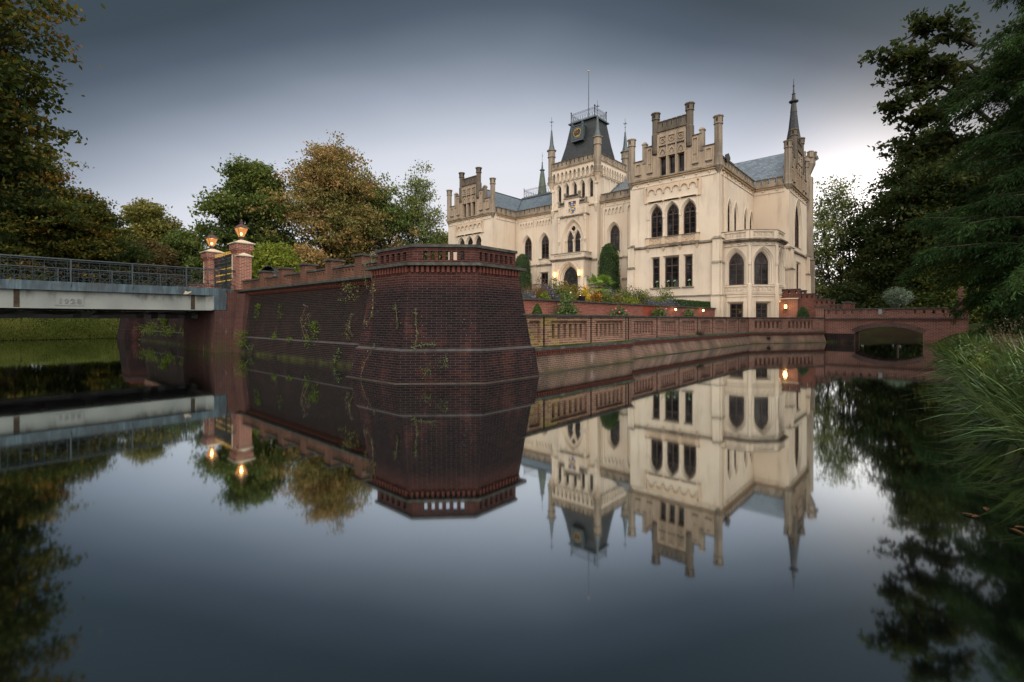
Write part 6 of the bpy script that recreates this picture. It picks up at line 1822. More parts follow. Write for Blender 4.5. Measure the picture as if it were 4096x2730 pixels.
clipped('topiary_dome', 40.9, 7.48, 0.93, [(0.42, 0.95), (0.45, 1.4), (0.42, 1.9), (0.33, 2.25), (0.18, 2.5), (0.02, 2.58)], 'clipped bullet-shaped shrub in front of the stair wall', 'shrub', LM['yew'], 2600, 0.06, 'clipped garden evergreens', 5)
hd = thing('box_hedge', (35.2, 13.5, 2.45), 'straight clipped green hedge below the castle plinth at the wall end', 'hedge')
rg = np.random.default_rng(6); n = 6000
C = np.stack([rg.uniform(32.2, 38.3, n), rg.uniform(13.28, 13.75, n), rg.uniform(2.5, 2.98, n)], 1)
fc = rg.integers(0, 3, n); C[fc == 0, 1] = 13.28; C[fc == 1, 2] = 2.98
C += rg.normal(size=C.shape) * 0.02
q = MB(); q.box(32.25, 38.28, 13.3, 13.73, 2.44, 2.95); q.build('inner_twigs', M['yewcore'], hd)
qmesh('foliage', leaves(C, 0.07, rg), rg.normal(0.4, 0.2, n), LM['yew'], hd, tuple(hd.location))
# palm
px0, py0 = 33.5, 20.4
pm = thing('fan_palm', (px0, py0, 2.4), 'bright green fan palm beside the columnar yew right of the castle door', 'palm')
q = MB(); q.path([(px0, py0, 2.4), (px0 + .03, py0, 3.3), (px0, py0, 4.35)], [0.15, 0.14, 0.11], 8); q.build('trunk', M['bark'], pm)
Vs = []; Ts = []; st = MB()
rg = np.random.default_rng(8)
for i in range(26):
    a = i * 2.4; el = rg.uniform(-0.5, 1.1); L = rg.uniform(0.5, 0.8)
    o0 = np.array([px0, py0, 4.35]); d_ = np.array([math.cos(a) * math.cos(el), math.sin(a) * math.cos(el), math.sin(el)])
    hub = o0 + d_ * L; hub[2] -= 0.05
    st.path([tuple(o0), tuple(hub)], 0.012, 4)
    sd = np.cross(d_, [0, 0, 1]); sd /= np.linalg.norm(sd)
    for k_ in np.linspace(-1.35, 1.35, 17):
        e = d_ * math.cos(k_) + sd * math.sin(k_); w = np.cross(e, np.cross(d_, sd)); w /= np.linalg.norm(w)
        ln = 0.8 * (0.75 + 0.25 * math.cos(k_))
        tip = hub + e * ln + np.array([0, 0, -0.10 - 0.12 * abs(k_)]); mid = hub + e * ln * 0.55
        Vs.append([hub, mid + w * 0.034, tip, mid - w * 0.034]); Ts.append(0.5 + rg.normal() * 0.2 + 0.2 * math.sin(i))
st.build('leaf_stalk', M['stalk'], pm)
qmesh('fronds', np.array(Vs), np.array(Ts), leafmat('palm_fronds', [(0, (0.08, 0.16, 0.02)), (0.5, (0.17, 0.30, 0.04)), (1, (0.30, 0.42, 0.08))], 0.3, 0.4, 0.4), pm, tuple(pm.location))


def blades(C, dirs, L, w, droop, rng, seg=4):
    """arching grass blades; returns (n*seg,4,3)"""
    n = len(C); out = []
    d = dirs / np.linalg.norm(dirs, axis=1, keepdims=True)
    h = np.stack([d[:, 0], d[:, 1], np.zeros(n)], 1); h /= np.linalg.norm(h, axis=1, keepdims=True) + 1e-6
    s = np.stack([-h[:, 1], h[:, 0], np.zeros(n)], 1)
    pts = []
    for k_ in range(seg + 1):
        f = k_ / seg
        p = C + d * (L * f)[:, None] + h * (L * droop * f * f * 0.5)[:, None]
        p[:, 2] -= L * droop * f * f * 0.9
        pts.append(p)
    for k_ in range(seg):
        w0 = (w * (1 - (k_ / seg) ** 1.5))[:, None] * 0.5; w1 = (w * (1 - ((k_ + 1) / seg) ** 1.5))[:, None] * 0.5 + 0.0006
        out.append(np.stack([pts[k_] - s * w0, pts[k_] + s * w0, pts[k_ + 1] + s * w1, pts[k_ + 1] - s * w1], 1))
    return np.concatenate(out)


def grass_clump(name, x, y, z, h, r, mat, n, label, cat, group, seed, w=0.012, droop=0.35, lean=(0, 0), tvar=0.2, tbase=0.45):
    rng = np.random.default_rng(seed)
    t = thing(name, (x, y, z), label, cat, group)
    a = rng.uniform(0, 2 * np.pi, n); rr = r * 0.45 * np.sqrt(rng.uniform(0, 1, n))
    C = np.stack([x + rr * np.cos(a), y + rr * np.sin(a), np.full(n, z)], 1)
    dv = np.stack([np.cos(a) * rng.uniform(0, 0.6, n) + lean[0], np.sin(a) * rng.uniform(0, 0.6, n) + lean[1], np.full(n, 1.0)], 1)
    L = h * rng.uniform(0.5, 1.2, n)
    V = blades(C, dv, L, w * rng.choice([0.6, 1.0, 1.0, 2.3], n), np.full(n, droop) * rng.uniform(0.4, 1.6, n), rng)
    qmesh('blades', V, np.tile(tbase + rng.normal(size=n) * tvar, 4), mat, t, (x, y, z))
    return t


def shrub(name, x, y, z, w, h, mat, n, label, group, seed, leaf=0.09, aspect=0.5, stalks=6, cat='shrub', top=None, spiky=0.0, depth=0.8):
    rng = np.random.default_rng(seed)
    t = thing(name, (x, y, z), label, cat, group)
    m = max(10, n // 22)
    c = rng.normal(size=(m, 3)); c /= np.linalg.norm(c, axis=1, keepdims=True); c *= rng.uniform(0.2, 1, (m, 1)) ** 0.45
    c[:, 2] = np.abs(c[:, 2]) * (1 + spiky * rng.uniform(-0.3, 1, m))
    cen = np.array([x, y, z + 0.02]) + c * np.array([w * 0.5, w * 0.5 * depth, h * 0.93])
    V, tt = cluster_leaves(cen, 22, 0.07 + 0.035 * w, leaf, rng, 0.9, 0.2, None, aspect)
    q = MB()
    for i in range(0, m, 3): q.path([(x + (cen[i][0] - x) * 0.2, y + (cen[i][1] - y) * 0.2, z - 0.05), tuple(cen[i])], [0.012, 0.005], 4)
    q.build('stems', M['stalk'], t)
    qmesh('foliage', V, tt, mat, t, (x, y, z))
    if top:
        f = MB(); kk = top[1]
        for i in range(kk):
            a = rng.uniform(0, 2 * np.pi); e = rng.uniform(0.3, 1)
            f.ball((x + math.cos(a) * w * 0.5 * (1 - e * .6) , y + math.sin(a) * w * 0.4 * (1 - e * .6) - 0.12 * w, z + h * (0.45 + 0.6 * e)), top[2], 6)
        f.build('blossoms', M[top[0]], t)
    return t


def onY(px, y): d0 = (FWD[0] + RGT[0] * T_(px)); d1 = (FWD[1] + RGT[1] * T_(px)); return y * d0 / d1


GB_ = 'perennials along the top of the garden wall'
yb = 13.75
spec = [  # px, kind, width, height, extra y
    (2100, 'blue', 0.9, 0.35, 0), (2128, 'rust', 0.8, 0.95, 0.5), (2150, 'rust', 0.8, 1.05, 0.6), (2166, 'plum', 0.9, 1.15, 1.4), (2184, 'purple', 0.9, 0.95, 0.7),
    (2172, 'lime', 0.6, 0.4, 0.05), (2212, 'green', 1.0, 1.05, 0.7), (2205, 'purple', 0.8, 0.4, 0.0), (2255, 'gold', 1.0, 1.15, 0.6), (2292, 'gold', 1.3, 1.15, 0.7), (2262, 'green', 0.9, 0.55, 0.1),
    (2340, 'lit', 0.42, 0.95, 0.35), (2376, 'ochre', 0.8, 0.8, 0.4), (2408, 'green', 1.0, 0.75, 0.5), (2436, 'purple', 1.2, 0.95, 0.9), (2462, 'gold', 0.9, 0.7, 0.5), (2425, 'green', 1.0, 0.5, 0.1),
    (2492, 'green', 1.3, 1.05, 0.8), (2528, 'plum', 1.6, 1.2, 1.0), (2520, 'lime', 1.0, 0.5, 0.2), (2560, 'green', 1.5, 1.1, 0.8), (2590, 'plum', 1.8, 0.95, 1.0), (2600, 'blue', 1.0, 0.35, 0.1), (2625, 'lime', 1.0, 0.55, 0.4),
    (2655, 'green', 1.6, 1.35, 0.9), (2640, 'blue', 1.3, 0.35, 0.1), (2690, 'blue', 1.6, 0.55, 0.2), (2722, 'blue', 1.5, 0.5, 0.2), (2676, 'green', 1.3, 0.75, 0.8)]
kindname = {'rust': ('grass', 'russet ornamental grass'), 'blue': ('aster', 'low mound of pale blue asters'), 'plum': ('seedheads', 'plum-brown seedhead perennial'), 'purple': ('aster', 'upright purple-flowered aster'),
            'lime': ('perennial', 'low lime green perennial'), 'green': ('perennial', 'bushy green perennial'), 'gold': ('shrub', 'variegated golden shrub'), 'lit': ('canna', 'yellow plant glowing in the floodlight'), 'ochre': ('perennial', 'orange-leaved perennial')}
land = [(2160, 'above the box cone'), (2230, 'left of the castle door'), (2320, 'in front of the castle door'), (2400, 'below the palm'), (2470, 'right of the palm'), (2560, 'left of the ground floor windows'), (2660, 'under the narrow ground floor window'), (2800, 'beside the clipped hedge')]
seen = {}
for i, (px_, kd, w, h, dy) in enumerate(spec):
    y = yb + dy; x = onY(px_, y)
    ln = next(s for e, s in land if px_ < e)
    nm, desc = kindname[kd]
    lab = desc + ' ' + ln
    seen[lab] = seen.get(lab, 0) + 1
    if seen[lab] > 1: lab = desc + ', lower one, ' + ln if h < 0.7 else desc + ', taller one, ' + ln
    if kd == 'rust':
        grass_clump('ornamental_grass', x, y, 2.43, h, w, LM['rust'], 420, lab, 'grass clump', GB_, 100 + i, 0.014, 0.25)
    else:
        top = {'lit': ('orange', 4, 0.045), 'ochre': ('orange', 4, 0.03), 'purple': ('violet', 12, 0.02), 'blue': ('violet', 0, 0.02)}.get(kd)
        shrub('ornamental_' + nm if nm in ('shrub', 'seedheads') else nm, x, y, 2.43, w * 1.15, h, LM[kd], int(1500 * w), lab, GB_, 100 + i, {'lit': 0.13, 'plum': 0.07, 'blue': 0.075, 'purple': 0.075}.get(kd, 0.105), 0.45, cat=nm if nm != 'seedheads' else 'perennial', top=top, spiky=0.35 if kd in ('green', 'plum', 'purple') else 0.1)
# rose bushes in front of the garden wall
GR = 'rose bushes against the garden wall'
for i, (px_, w, h, lab, fl) in enumerate([(2272, 1.15, 1.85, 'tallest climbing rose bush with one white bloom, spilling over the salmon wall', ('white', 1, 0.035)), (2474, 1.15, 1.42, 'rose bush with pink blooms left of the orange brick patch', ('pink', 4, 0.05)),
                                           (2636, 1.35, 1.55, 'dark rose bush right of the orange brick patch', ('pink', 2, 0.06)), (2757, 1.3, 1.4, 'last glossy rose bush between the two tiny lamps', None)]):
    y = 12.35; x = onY(px_, y); shrub('rose_bush', x, y, 0.93, w, h, LM['rose'], 3600, lab, GR, 200 + i, 0.10, 0.65, cat='rose bush', top=fl, depth=0.6)
x = onY(2230, 12.6); shrub('rose_bush', x, 12.6, 0.93, 0.9, 1.5, LM['rose'], 700, 'sparse trailing rose on the thin trellis left of the tallest rose bush', GR, 210, 0.07, 0.6, cat='rose bush', depth=0.4)
# little plants beyond the stair wall
xs_, ys_, _ = at(3207, 42.6); shrub('potted_shrub', xs_, ys_, 3.45, 0.7, 0.55, LM['silver'], 400, 'small grey-green shrub peeping over the top of the stair wall', None, 220, 0.1, 0.35)

# ------------------------------------------------------------------ growth on the moat walls
GF = 'ferns and mosses rooted in the moat walls'
def wall_tuft(x, y, z, nx, ny, w, h, n, mat, label, seed, hang=0.6, leaf=0.06, name='wall_fern'):
    rng = np.random.default_rng(seed)
    t = thing(name, (x, y, z), label, 'wall plant', GF)
    ux, uy = -ny, nx
    m = max(6, n // 16)
    u = rng.normal(size=m) * w * 0.28; v = rng.uniform(-hang, 1 - hang, m) * h; d = np.abs(rng.normal(size=m)) * w * 0.22 + 0.015
    cen = np.stack([x + ux * u + nx * d, y + uy * u + ny * d, z + v], 1)
    V, tt = cluster_leaves(cen, 16, 0.035 + 0.05 * w, leaf, rng, 1.0, 0.2, None, 0.45)
    qmesh('fronds', V, tt, mat, t, (x, y, z))
    return t


def wallx(z): return 8.38 + 0.11 * z if z < 0.8 else 8.56 + 0.143 * (z - 0.8)
for i, (px_, z, w, h, n, mt, lab) in enumerate([
        (1040, 2.05, 0.38, 0.62, 260, 'fern', 'round light green fern high on the wall near the gate'), (985, 0.78, 0.9, 0.75, 520, 'fern', 'largest bright fern at the foot of the wall beside the abutment'),
        (1260, 1.15, 0.55, 0.95, 420, 'fern', 'long hanging mossy fern in the middle of the wall'), (1110, 0.88, 0.6, 0.22, 160, 'fern', 'low moss cushion on the wall step, left'), (1170, 0.88, 0.3, 0.2, 120, 'fern', 'small moss cushion on the wall step, middle'),
        (1355, 0.45, 0.32, 0.45, 120, 'rose', 'small leafy sprig low on the wall near the bastion'), (1130, 2.0, 0.25, 0.5, 70, 'green', 'thin ivy sprig high on the wall'), (1420, 2.7, 0.8, 0.7, 260, 'airy', 'straggling green weeds under the cornice next to the bastion'),
        (1010, 0.3, 0.5, 0.4, 140, 'rose', 'trailing green weed just above the water below the largest fern')]):
    xw = wallx(z); y = None
    d0 = (FWD[0] + RGT[0] * T_(px_)); d1 = (FWD[1] + RGT[1] * T_(px_)); y = xw * d1 / d0
    wall_tuft(xw, y, z, -1, 0, w, h, n, LM[mt], lab, 300 + i)
for i, (y, z, w, h, lab) in enumerate([(33.5, 0.86, 1.6, 0.4, 'fern fringe on the wall step under the bridge, next to the abutment'), (37.5, 0.86, 2.2, 0.45, 'longest fern fringe on the wall step under the bridge'), (43.0, 0.9, 2.2, 0.6, 'fern fringe beside the far bastion under the bridge'), (40, 1.5, 0.7, 0.5, 'single fern tuft high on the wall under the bridge')]):
    wall_tuft(wallx(z), y, z, -1, 0, w, h, 360, LM['fern'], lab, 320 + i, 0.4, 0.12)


def stalk_plant(pts, label, seed, leafy=40, puff=3, mat='airy', name='dry_weed'):
    rng = np.random.default_rng(seed)
    b0 = pts[0]
    t = thing(name, b0, label, 'weed', 'weeds growing from the brickwork')
    q = MB(); q.path(pts, [0.008, 0.006, 0.005, 0.003][:len(pts)] + [0.003] * max(0, len(pts) - 4), 4); q.build('stem', M['stalk'], t)
    P = [Vector(p) for p in pts]; cen = []
    for i in range(leafy):
        f = rng.uniform(0, 1) * (len(P) - 1); k_ = min(int(f), len(P) - 2); cen.append(tuple(P[k_].lerp(P[k_ + 1], f - k_)))
    if leafy:
        V = leaves(np.array(cen) + rng.normal(size=(leafy, 3)) * 0.035, 0.06, rng, 0.45)
        qmesh('leaves', V, rng.uniform(0.2, 1, leafy), LM[mat], t, b0)
    if puff:
        c = np.repeat(np.array([pts[-1]]), puff, 0) + rng.normal(size=(puff, 3)) * 0.045
        V, tt = cluster_leaves(c, 10, 0.02, 0.025, rng, 1, 0.1)
        qmesh('seed_head', V, tt, SEED, t, b0)


SEED = leafmat('fluffy_seedheads', [(0, (0.22, 0.16, 0.13)), (1, (0.42, 0.36, 0.32))])
# weeds on the bastion: (plan point on the face, heights)
def bface(u, z):
    """point on the bastion corner face, u from its left edge (0..1)"""
    f = (z - 0.86) / 2.12
    a = 7.10 + (7.42 - 7.10) * f; c = 17.19 + (17.60 - 17.19) * f; b = 8.65 + (8.96 - 8.65) * f
    p0 = (a, c - a); p1 = (c - b, b)
    return (p0[0] + (p1[0] - p0[0]) * u - 0.03, p0[1] + (p1[1] - p0[1]) * u - 0.03, z)
def bleft(y, z):
    f = (z - 0.86) / 2.12 if z > 0.8 else 0
    x = 7.10 + 0.32 * f if z > 0.8 else 6.93 + 0.15 * z
    return (x - 0.03, y, z)
stalk_plant([bface(0.17, 0.95), bface(0.18, 1.25), bface(0.15, 1.55), bface(0.14, 1.85)], 'leafy weed with pale flower head on the corner face of the bastion', 401, 60, 3, 'rose')
stalk_plant([bleft(10.35, 1.35), bleft(10.4, 1.6), bleft(10.5, 1.85), bleft(10.55, 1.98)], 'flowering weed at the left edge of the bastion corner', 402, 60, 4, 'rose')
stalk_plant([bleft(11.8, 1.4), bleft(11.6, 1.9), bleft(11.75, 2.5), bleft(11.7, 2.8)], 'long trailing bindweed on the left side of the bastion', 403, 70, 0, 'airy')
stalk_plant([bface(0.12, 0.9), bface(0.3, 0.98), bface(0.42, 0.97)], 'creeping sprig along the ledge of the bastion', 404, 60, 0, 'rose')
stalk_plant([bleft(11.7, 0.1), bleft(11.55, 0.5), bleft(11.35, 0.85), bleft(11.3, 0.95)], 'brown dead stems at the waterline of the bastion', 405, 30, 0, 'rose')
for i, (u, z, w) in enumerate([(0.55, 0.55, 0.4), (0.3, 0.3, 0.0)]):
    p = bface(u, 0.86); 
    wall_tuft(p[0] - 0.12, p[1] - 0.12, z, -0.7, -0.7, 0.35, 0.22, 90, LM['rose'], ['small leafy tuft low on the bastion corner face', 'tiny leafy tuft near the bastion waterline'][i], 420 + i, 0.5, 0.04)
for i, (y, z0, z1) in enumerate([(18.6, 0.9, 2.15), (18.3, 0.9, 1.8), (15.2, 0.9, 1.4), (15.0, 1.0, 1.75)]):
    stalk_plant([(wallx(z0) - 0.03, y, z0), (wallx(z0) - 0.16, y + 0.08, (z0 + z1) / 2), (wallx(z1) - 0.2, y - 0.05, z1)], ['tallest dry weed stalk on the left moat wall', 'shorter dry weed stalk beside the tallest on the left moat wall', 'short dry weed stalk near the bastion on the left moat wall', 'dry stalk with fluffy head beside the bastion'][i], 440 + i, 26, 4, 'airy')
for i, (y, z1) in enumerate([(13.6, 3.75), (13.2, 3.6), (14.0, 3.45)]):
    stalk_plant([(8.5, y, 2.6), (8.4, y, 3.05), (8.38, y - 0.1, z1)], ['fluffy seedhead weed rising over the parapet coping beside the bastion', 'second fluffy weed against the parapet, closer to the bastion', 'short fluffy weed under the last parapet pier'][i], 460 + i, 40, 7, 'airy')
# moss on the near ledge: uncountable
rg = np.random.default_rng(70)
n = 5200
u = rg.uniform(0, 1, n); xs_ = np.where(u < 0.62, rg.normal(12.5, 0.75, n), rg.normal(15.9, 0.45, n))
xs_ = np.clip(xs_, 11.2, 16.75); C = np.stack([xs_, 8.72 + rg.uniform(-0.02, 0.12, n), np.full(n, 0.785)], 1)
V = blades(C, np.stack([rg.normal(size=n) * 0.4, rg.normal(size=n) * 0.4 - 0.4, np.ones(n)], 1), rg.uniform(0.02, 0.075, n), np.full(n, 0.011), np.full(n, 0.4), rg, 2)
o = qmesh('ledge_moss', V, np.tile(rg.normal(0.45, 0.2, n), 2), LM['fern']); tag(o, 'bright green moss carpeting the ledge of the lichened balustrade', 'moss', kind='stuff')
n = 1500
xs_ = rg.normal(27, 1.6, n); C = np.stack([xs_, 9.36 + rg.uniform(-0.02, 0.1, n), np.full(n, 0.785)], 1)
V = blades(C, np.stack([rg.normal(size=n) * 0.4, rg.normal(size=n) * 0.4 - 0.4, np.ones(n)], 1), rg.uniform(0.03, 0.08, n), np.full(n, 0.014), np.full(n, 0.4), rg, 2)
o = qmesh('ledge_moss', V, np.tile(rg.normal(0.45, 0.2, n), 2), LM['fern']); tag(o, 'thin green moss on the ledge of the long balustrade', 'moss', kind='stuff')
grass_clump('dry_ledge_weed', 25.4, 9.35, 0.78, 0.5, 0.4, LM['plum'], 120, 'dry brown tuft sitting on the ledge of the long balustrade', 'weed', None, 480)

# ------------------------------------------------------------------ bank grass and sedges
rg = np.random.default_rng(80)
LM['bank'] = leafmat('rough_bank_grass', [(0.0, (0.13, 0.17, 0.045)), (0.5, (0.26, 0.31, 0.08)), (0.85, (0.36, 0.36, 0.13)), (1.0, (0.45, 0.29, 0.11))], 0.4)
n = 26000     # far-left bank
xs_ = rg.uniform(-4, 10.5, n); ys_ = 53 + rg.exponential(1.7, n)
C = np.stack([xs_, ys_, ground_h(xs_, ys_)], 1)
V1 = blades(C, np.stack([rg.normal(size=n) * 0.5, rg.normal(size=n) * 0.4 - 0.3, np.ones(n)], 1), rg.uniform(0.12, 0.4, n), np.full(n, 0.04), np.full(n, 0.5), rg, 2)
t1_ = np.tile(np.clip(0.4 + 0.25 * np.sin(xs_ * 0.9) * np.sin(ys_ * 1.3) + rg.normal(size=n) * 0.18, 0, 1), 2)
m = 17000     # right lawn and bank
xs_ = rg.uniform(4, 41, m); ys_ = bank_y(xs_) - rg.exponential(2.6, m)
C = np.stack([xs_, ys_, ground_h(xs_, ys_)], 1)
V2 = blades(C, np.stack([rg.normal(size=m) * 0.5, rg.normal(size=m) * 0.5, np.ones(m)], 1), rg.uniform(0.05, 0.16, m), np.full(m, 0.009) + 0.0006 * xs_, np.full(m, 0.4), rg, 2)
t2_ = np.tile(np.clip(0.36 + rg.normal(size=m) * 0.16, 0, 0.95), 2)
o = qmesh('grass', V1, t1_, LM['bank']); tag(o, 'rough yellow-green grass on the far bank under the steel bridge', 'grass', kind='stuff')
o = qmesh('grass', V2, t2_, LM['grass']); tag(o, 'mown green grass of the lawn on the right bank', 'grass', kind='stuff')
GS = 'sedge clumps arching over the right bank'
sed = [(5.4, 0.5, 0.5, 'nearest thin sedge clump at the lower right corner'), (6.9, 0.95, 1.0, 'broad fine-bladed sedge clump spilling low over the dark water'), (8.2, 1.0, 1.05, 'dense dark sedge clump in the middle of the bank'),
       (9.6, 1.05, 1.05, 'tall sedge clump with arching pale tips'), (11.2, 1.05, 1.0, 'sedge clump with long blades over the water, behind the tall one'), (13.2, 1.0, 0.95, 'bright sedge clump halfway to the bridge'), (15.6, 0.95, 0.95, 'sedge clump below the purple seedheads'), (18.4, 0.9, 0.9, 'small sedge clump toward the bridge'), (22, 0.9, 0.8, 'farther sedge clump near the bridge arch'), (27, 0.9, 0.8, 'farthest sedge clump before the bridge')]
for i, (x, h, r_, lab) in enumerate(sed):
    for row in range(2):
        y = float(bank_y(np.array(x))) - 0.12 - row * 0.75
        xx = x + row * 0.7
        n = 170 if x < 14 else 140
        grass_clump('sedge_clump', xx, y, float(ground_h(np.array(xx), np.array(y))) - 0.03, h * (1.0 + 0.15 * row), r_ * 1.3, LM['sedge'], n, lab + (', water side' if row == 0 else ', bank side'), 'sedge', GS, 500 + i * 2 + row, 0.019 + 0.0015 * x, 0.55, (-0.22, 0.26 - 0.2 * row), 0.24, 0.42)
for i, x in enumerate((14.2, 16.5, 18.6)):
    y = float(bank_y(np.array(x))) - 0.7; z = float(ground_h(np.array(x), np.array(y)))
    shrub('hemp_agrimony', x, y, z + 0.25, 1.0, 0.75, LM['plum'], 420, ['dusty purple seedheads nearest on the bank', 'dusty purple seedheads in the middle of the bank', 'dusty purple seedheads closest to the arched bridge'][i], 'purple seedheads among the sedges', 560 + i, 0.05, 0.6, cat='wildflower', spiky=0.3)
for i, (x, w_, h_, lab) in enumerate(((6.9, 0.7, 0.4, 'low leafy weed nearest the camera on the right bank'), (8.6, 0.8, 0.5, 'leafy weed between the nearer sedges'), (10.4, 0.9, 0.6, 'leafy weed under the broad irises'), (12.2, 0.9, 0.6, 'leafy weed halfway along the sedges'), (17.2, 1.2, 0.7, 'leafy weed before the lawn near the bridge'), (20.4, 1.3, 0.7, 'farthest leafy weed on the bank near the bridge'))):
    y = float(bank_y(np.array(x))) - 0.45; z = float(ground_h(np.array(x), np.array(y)))
    shrub('bank_weed', x, y, z, w_, h_, LM['rose' if i % 2 else 'fern'], 500, lab, 'leafy weeds among the sedges', 590 + i, 0.07, 0.5, cat='weed', spiky=0.2)
for i, (x, y) in enumerate(((10.2, -1.5), (12.8, -1.3), (8.0, -1.7))):
    grass_clump('iris_clump', x, y, float(ground_h(np.array(x), np.array(y))), 1.15, 0.8, LM['sedge'], 120, ['broad-bladed iris clump behind the tall sedge', 'farther broad-bladed iris clump on the bank', 'nearest broad-bladed iris clump at the right edge'][i], 'iris', 'broad iris clumps on the right bank', 580 + i, 0.03, 0.35, (-0.15, 0.1), 0.2, 0.6)
# floating leaves on the water, lower right
GLV = 'fallen leaves floating by the bank'
lf_m = simple('wet_brown_leaf', (0.045, 0.022, 0.008), 0.7, 0.1, 0.0, 0.5, 20)
for i, (px_, py_, s, lab) in enumerate([(3945, 2040, 0.055, 'folded brown leaf floating farthest up by the sedge'), (3872, 2062, 0.045, 'curled brown leaf floating left of the pair'), (3903, 2070, 0.045, 'flat brown leaf floating beside the curled one'), (4066, 2130, 0.06, 'largest brown leaf floating near the lower right edge'), (4085, 2115, 0.045, 'thin brown leaf by the right edge')]):
    dist = 1.6 * 1903 / (py_ - 1280); p = W(T_(px_), dist); a = i * 1.3
    q = MB(); c, s_ = math.cos(a), math.sin(a)
    sh = [(-1, 0, .0), (-.4, .38, .12), (.3, .32, .1), (1, 0, .03), (.3, -.32, .1), (-.4, -.38, .14)]
    P = [(p[0] + s * (u * c - v * s_), p[1] + s * (u * s_ + v * c), 0.006 + s * w_ * 1.6) for u, v, w_ in sh]
    P.append((p[0], p[1], 0.008)); q.add(P, [(0, 1, 6), (1, 2, 6), (2, 3, 6), (3, 4, 6), (4, 5, 6), (5, 0, 6)])
    tag(q.build('floating_leaf', lf_m), lab, 'leaf', GLV)

# ------------------------------------------------------------------ sky, sun, camera
w = bpy.data.worlds.new('World'); sc.world = w; w.use_nodes = True
nt = w.node_tree; nt.nodes.clear()
def nn(typ, ins=None, **at_):
    nd = nt.nodes.new(typ)
    for k_, v in at_.items(): setattr(nd, k_, v)
    for k_, v in (ins or {}).items():
        if hasattr(v, 'is_output'): nt.links.new(v, nd.inputs[k_])
        else: nd.inputs[k_].default_value = v
    return nd
def mt(op, a, b=0.0, clamp=False): return nn('ShaderNodeMath', {0: a, 1: b}, operation=op, use_clamp=clamp).outputs[0]
tc = nn('ShaderNodeTexCoord').outputs['Generated']
dn = nn('ShaderNodeVectorMath', {0: tc}, operation='NORMALIZE').outputs[0]
sp_ = nn('ShaderNodeSeparateXYZ', {0: dn}); zc = mt('MAXIMUM', sp_.outputs[2], 0.0)
hv = nn('ShaderNodeCombineXYZ', {0: sp_.outputs[0], 1: sp_.outputs[1], 2: 0.0}).outputs[0]
hn = nn('ShaderNodeVectorMath', {0: hv}, operation='NORMALIZE').outputs[0]
az0 = R(-1)     # bright horizon a little right of straight ahead
bd = (FWD[0] * math.cos(az0) + RGT[0] * math.sin(az0), FWD[1] * math.cos(az0) + RGT[1] * math.sin(az0), 0)
cc_ = nn('ShaderNodeVectorMath', {0: hn, 1: bd}, operation='DOT_PRODUCT').outputs['Value']
qv = mt('ADD', zc, mt('MULTIPLY', mt('SUBTRACT', 1.0, cc_), 0.83))
nzv = nn('ShaderNodeTexNoise', {'Vector': nn('ShaderNodeVectorMath', {0: dn, 1: (1.0, 1.0, 3.0)}, operation='MULTIPLY').outputs[0], 'Scale': 1.3, 'Detail': 3.0, 'Roughness': 0.45}).outputs[0]
qv = mt('ADD', qv, mt('MULTIPLY', mt('SUBTRACT', nzv, 0.5), 0.09))
rp = nn('ShaderNodeValToRGB', {0: mt('MULTIPLY', qv, 0.5)})
E = rp.color_ramp.elements
stops = [(0.0, (0.86, 0.83, 0.86)), (0.06, (0.84, 0.82, 0.87)), (0.12, (0.80, 0.80, 0.855)), (0.15, (0.75, 0.765, 0.83)), (0.175, (0.655, 0.685, 0.765)), (0.198, (0.50, 0.54, 0.625)), (0.222, (0.33, 0.37, 0.45)), (0.2475, (0.175, 0.21, 0.262)), (0.2725, (0.085, 0.109, 0.147)), (0.30, (0.046, 0.065, 0.083)), (0.36, (0.040, 0.058, 0.072)), (0.43, (0.06, 0.08, 0.1)), (0.5, (0.5, 0.5, 0.52)), (0.62, (1.7, 1.6, 1.5)), (1.0, (2.0, 1.85, 1.7))]  # last stops: bright unseen sky behind the camera, added to light the facades
E[0].position, E[0].color = stops[0][0], (*stops[0][1], 1); E[1].position, E[1].color = stops[-1][0], (*stops[-1][1], 1)
for p, c in stops[1:-1]: x = E.new(p); x.color = (*c, 1)
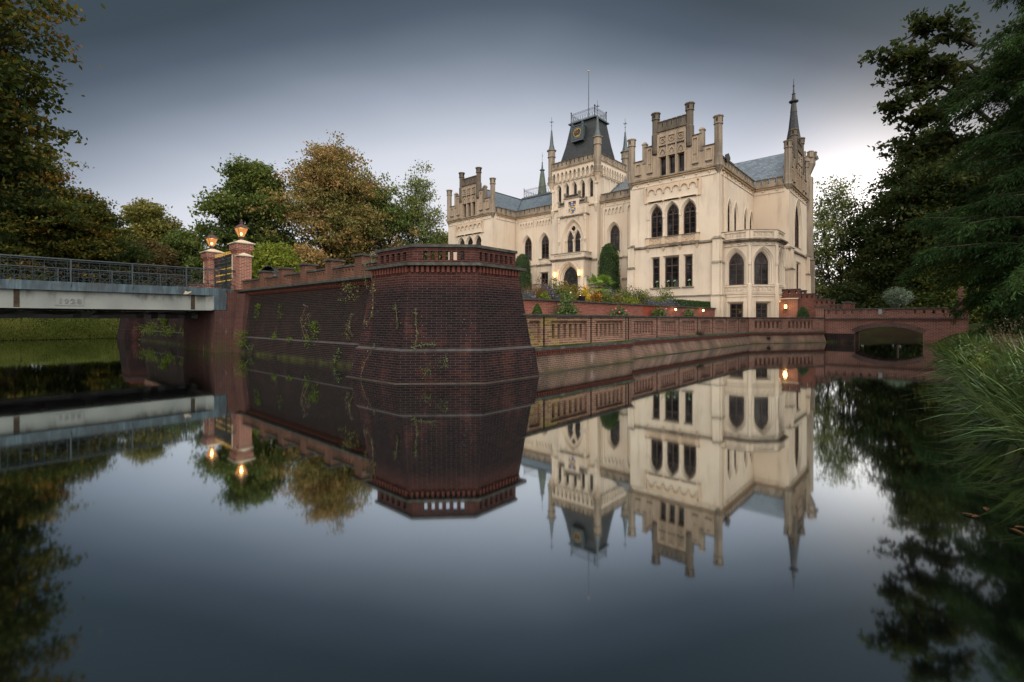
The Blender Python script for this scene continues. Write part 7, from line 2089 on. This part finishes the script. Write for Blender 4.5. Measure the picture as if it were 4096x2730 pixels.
# low evening glow behind the trees at the right
ga = R(37.5); gd = Vector((FWD[0] * math.cos(ga) + RGT[0] * math.sin(ga), FWD[1] * math.cos(ga) + RGT[1] * math.sin(ga), math.tan(R(10)))).normalized()
gdot = nn('ShaderNodeVectorMath', {0: dn, 1: tuple(gd)}, operation='DOT_PRODUCT').outputs['Value']
gl1 = mt('POWER', mt('MAXIMUM', gdot, 0.0), 110.0); gl2 = mt('POWER', mt('MAXIMUM', gdot, 0.0), 26.0)
glow = nn('ShaderNodeMix', {0: gl1, 6: (0, 0, 0, 1), 7: (1.15, 0.98, 0.84, 1)}, data_type='RGBA').outputs[2]
glow2 = nn('ShaderNodeMix', {0: gl2, 6: (0, 0, 0, 1), 7: (0.09, 0.08, 0.075, 1)}, data_type='RGBA').outputs[2]
ad = nn('ShaderNodeMix', {0: 1.0, 6: rp.outputs[0], 7: glow}, data_type='RGBA', blend_type='ADD').outputs[2]
ad = nn('ShaderNodeMix', {0: 1.0, 6: ad, 7: glow2}, data_type='RGBA', blend_type='ADD').outputs[2]
bg1 = nn('ShaderNodeBackground', {0: ad, 1: 1.0})
FILL_AZ = math.atan2(-0.75, -0.66); FILL_EL = R(38)
sky = nn('ShaderNodeTexSky', sky_type='NISHITA', sun_disc=False, sun_elevation=FILL_EL, sun_rotation=math.pi / 2 - FILL_AZ, air_density=1.5, dust_density=4.0)
bg2 = nn('ShaderNodeBackground', {0: sky.outputs[0], 1: 0.005})
ads = nn('ShaderNodeAddShader', {0: bg1.outputs[0], 1: bg2.outputs[0]})
nt.links.new(ads.outputs[0], nn('ShaderNodeOutputWorld').inputs[0])
sl_ = bpy.data.lights.new('fill_sun', 'SUN'); sl_.energy = 1.9; sl_.angle = R(75); sl_.color = (1, 0.93, 0.84)  # wide fill from behind the camera, added to brighten the backlit facades
so_ = bpy.data.objects.new('fill_sun', sl_); COL.objects.link(so_)
sd_ = Vector((math.cos(FILL_AZ) * math.cos(FILL_EL), math.sin(FILL_AZ) * math.cos(FILL_EL), math.sin(FILL_EL)))
so_.rotation_euler = sd_.to_track_quat('Z', 'Y').to_euler()
cam = bpy.data.cameras.new('camera'); cam.sensor_width = 36; cam.lens = 1903 / 4096 * 36; cam.shift_y = -85 / 4096; cam.clip_end = 3000; cam.clip_start = 0.05
co = bpy.data.objects.new('camera', cam); COL.objects.link(co); co.location = CAM
co.rotation_euler = (R(90), 0, -math.atan2(FWD[0], FWD[1]))
sc.camera = co
sc.view_settings.view_transform = 'Standard'; sc.view_settings.look = 'None'; sc.view_settings.exposure = 0; sc.view_settings.gamma = 1
sc.cycles.use_denoising = True
sc.cycles.max_bounces = 6; sc.cycles.diffuse_bounces = 3; sc.cycles.glossy_bounces = 3; sc.cycles.transmission_bounces = 2; sc.cycles.transparent_max_bounces = 6
sc.cycles.sample_clamp_indirect = 4
sc.cycles.caustics_reflective = False; sc.cycles.caustics_refractive = False
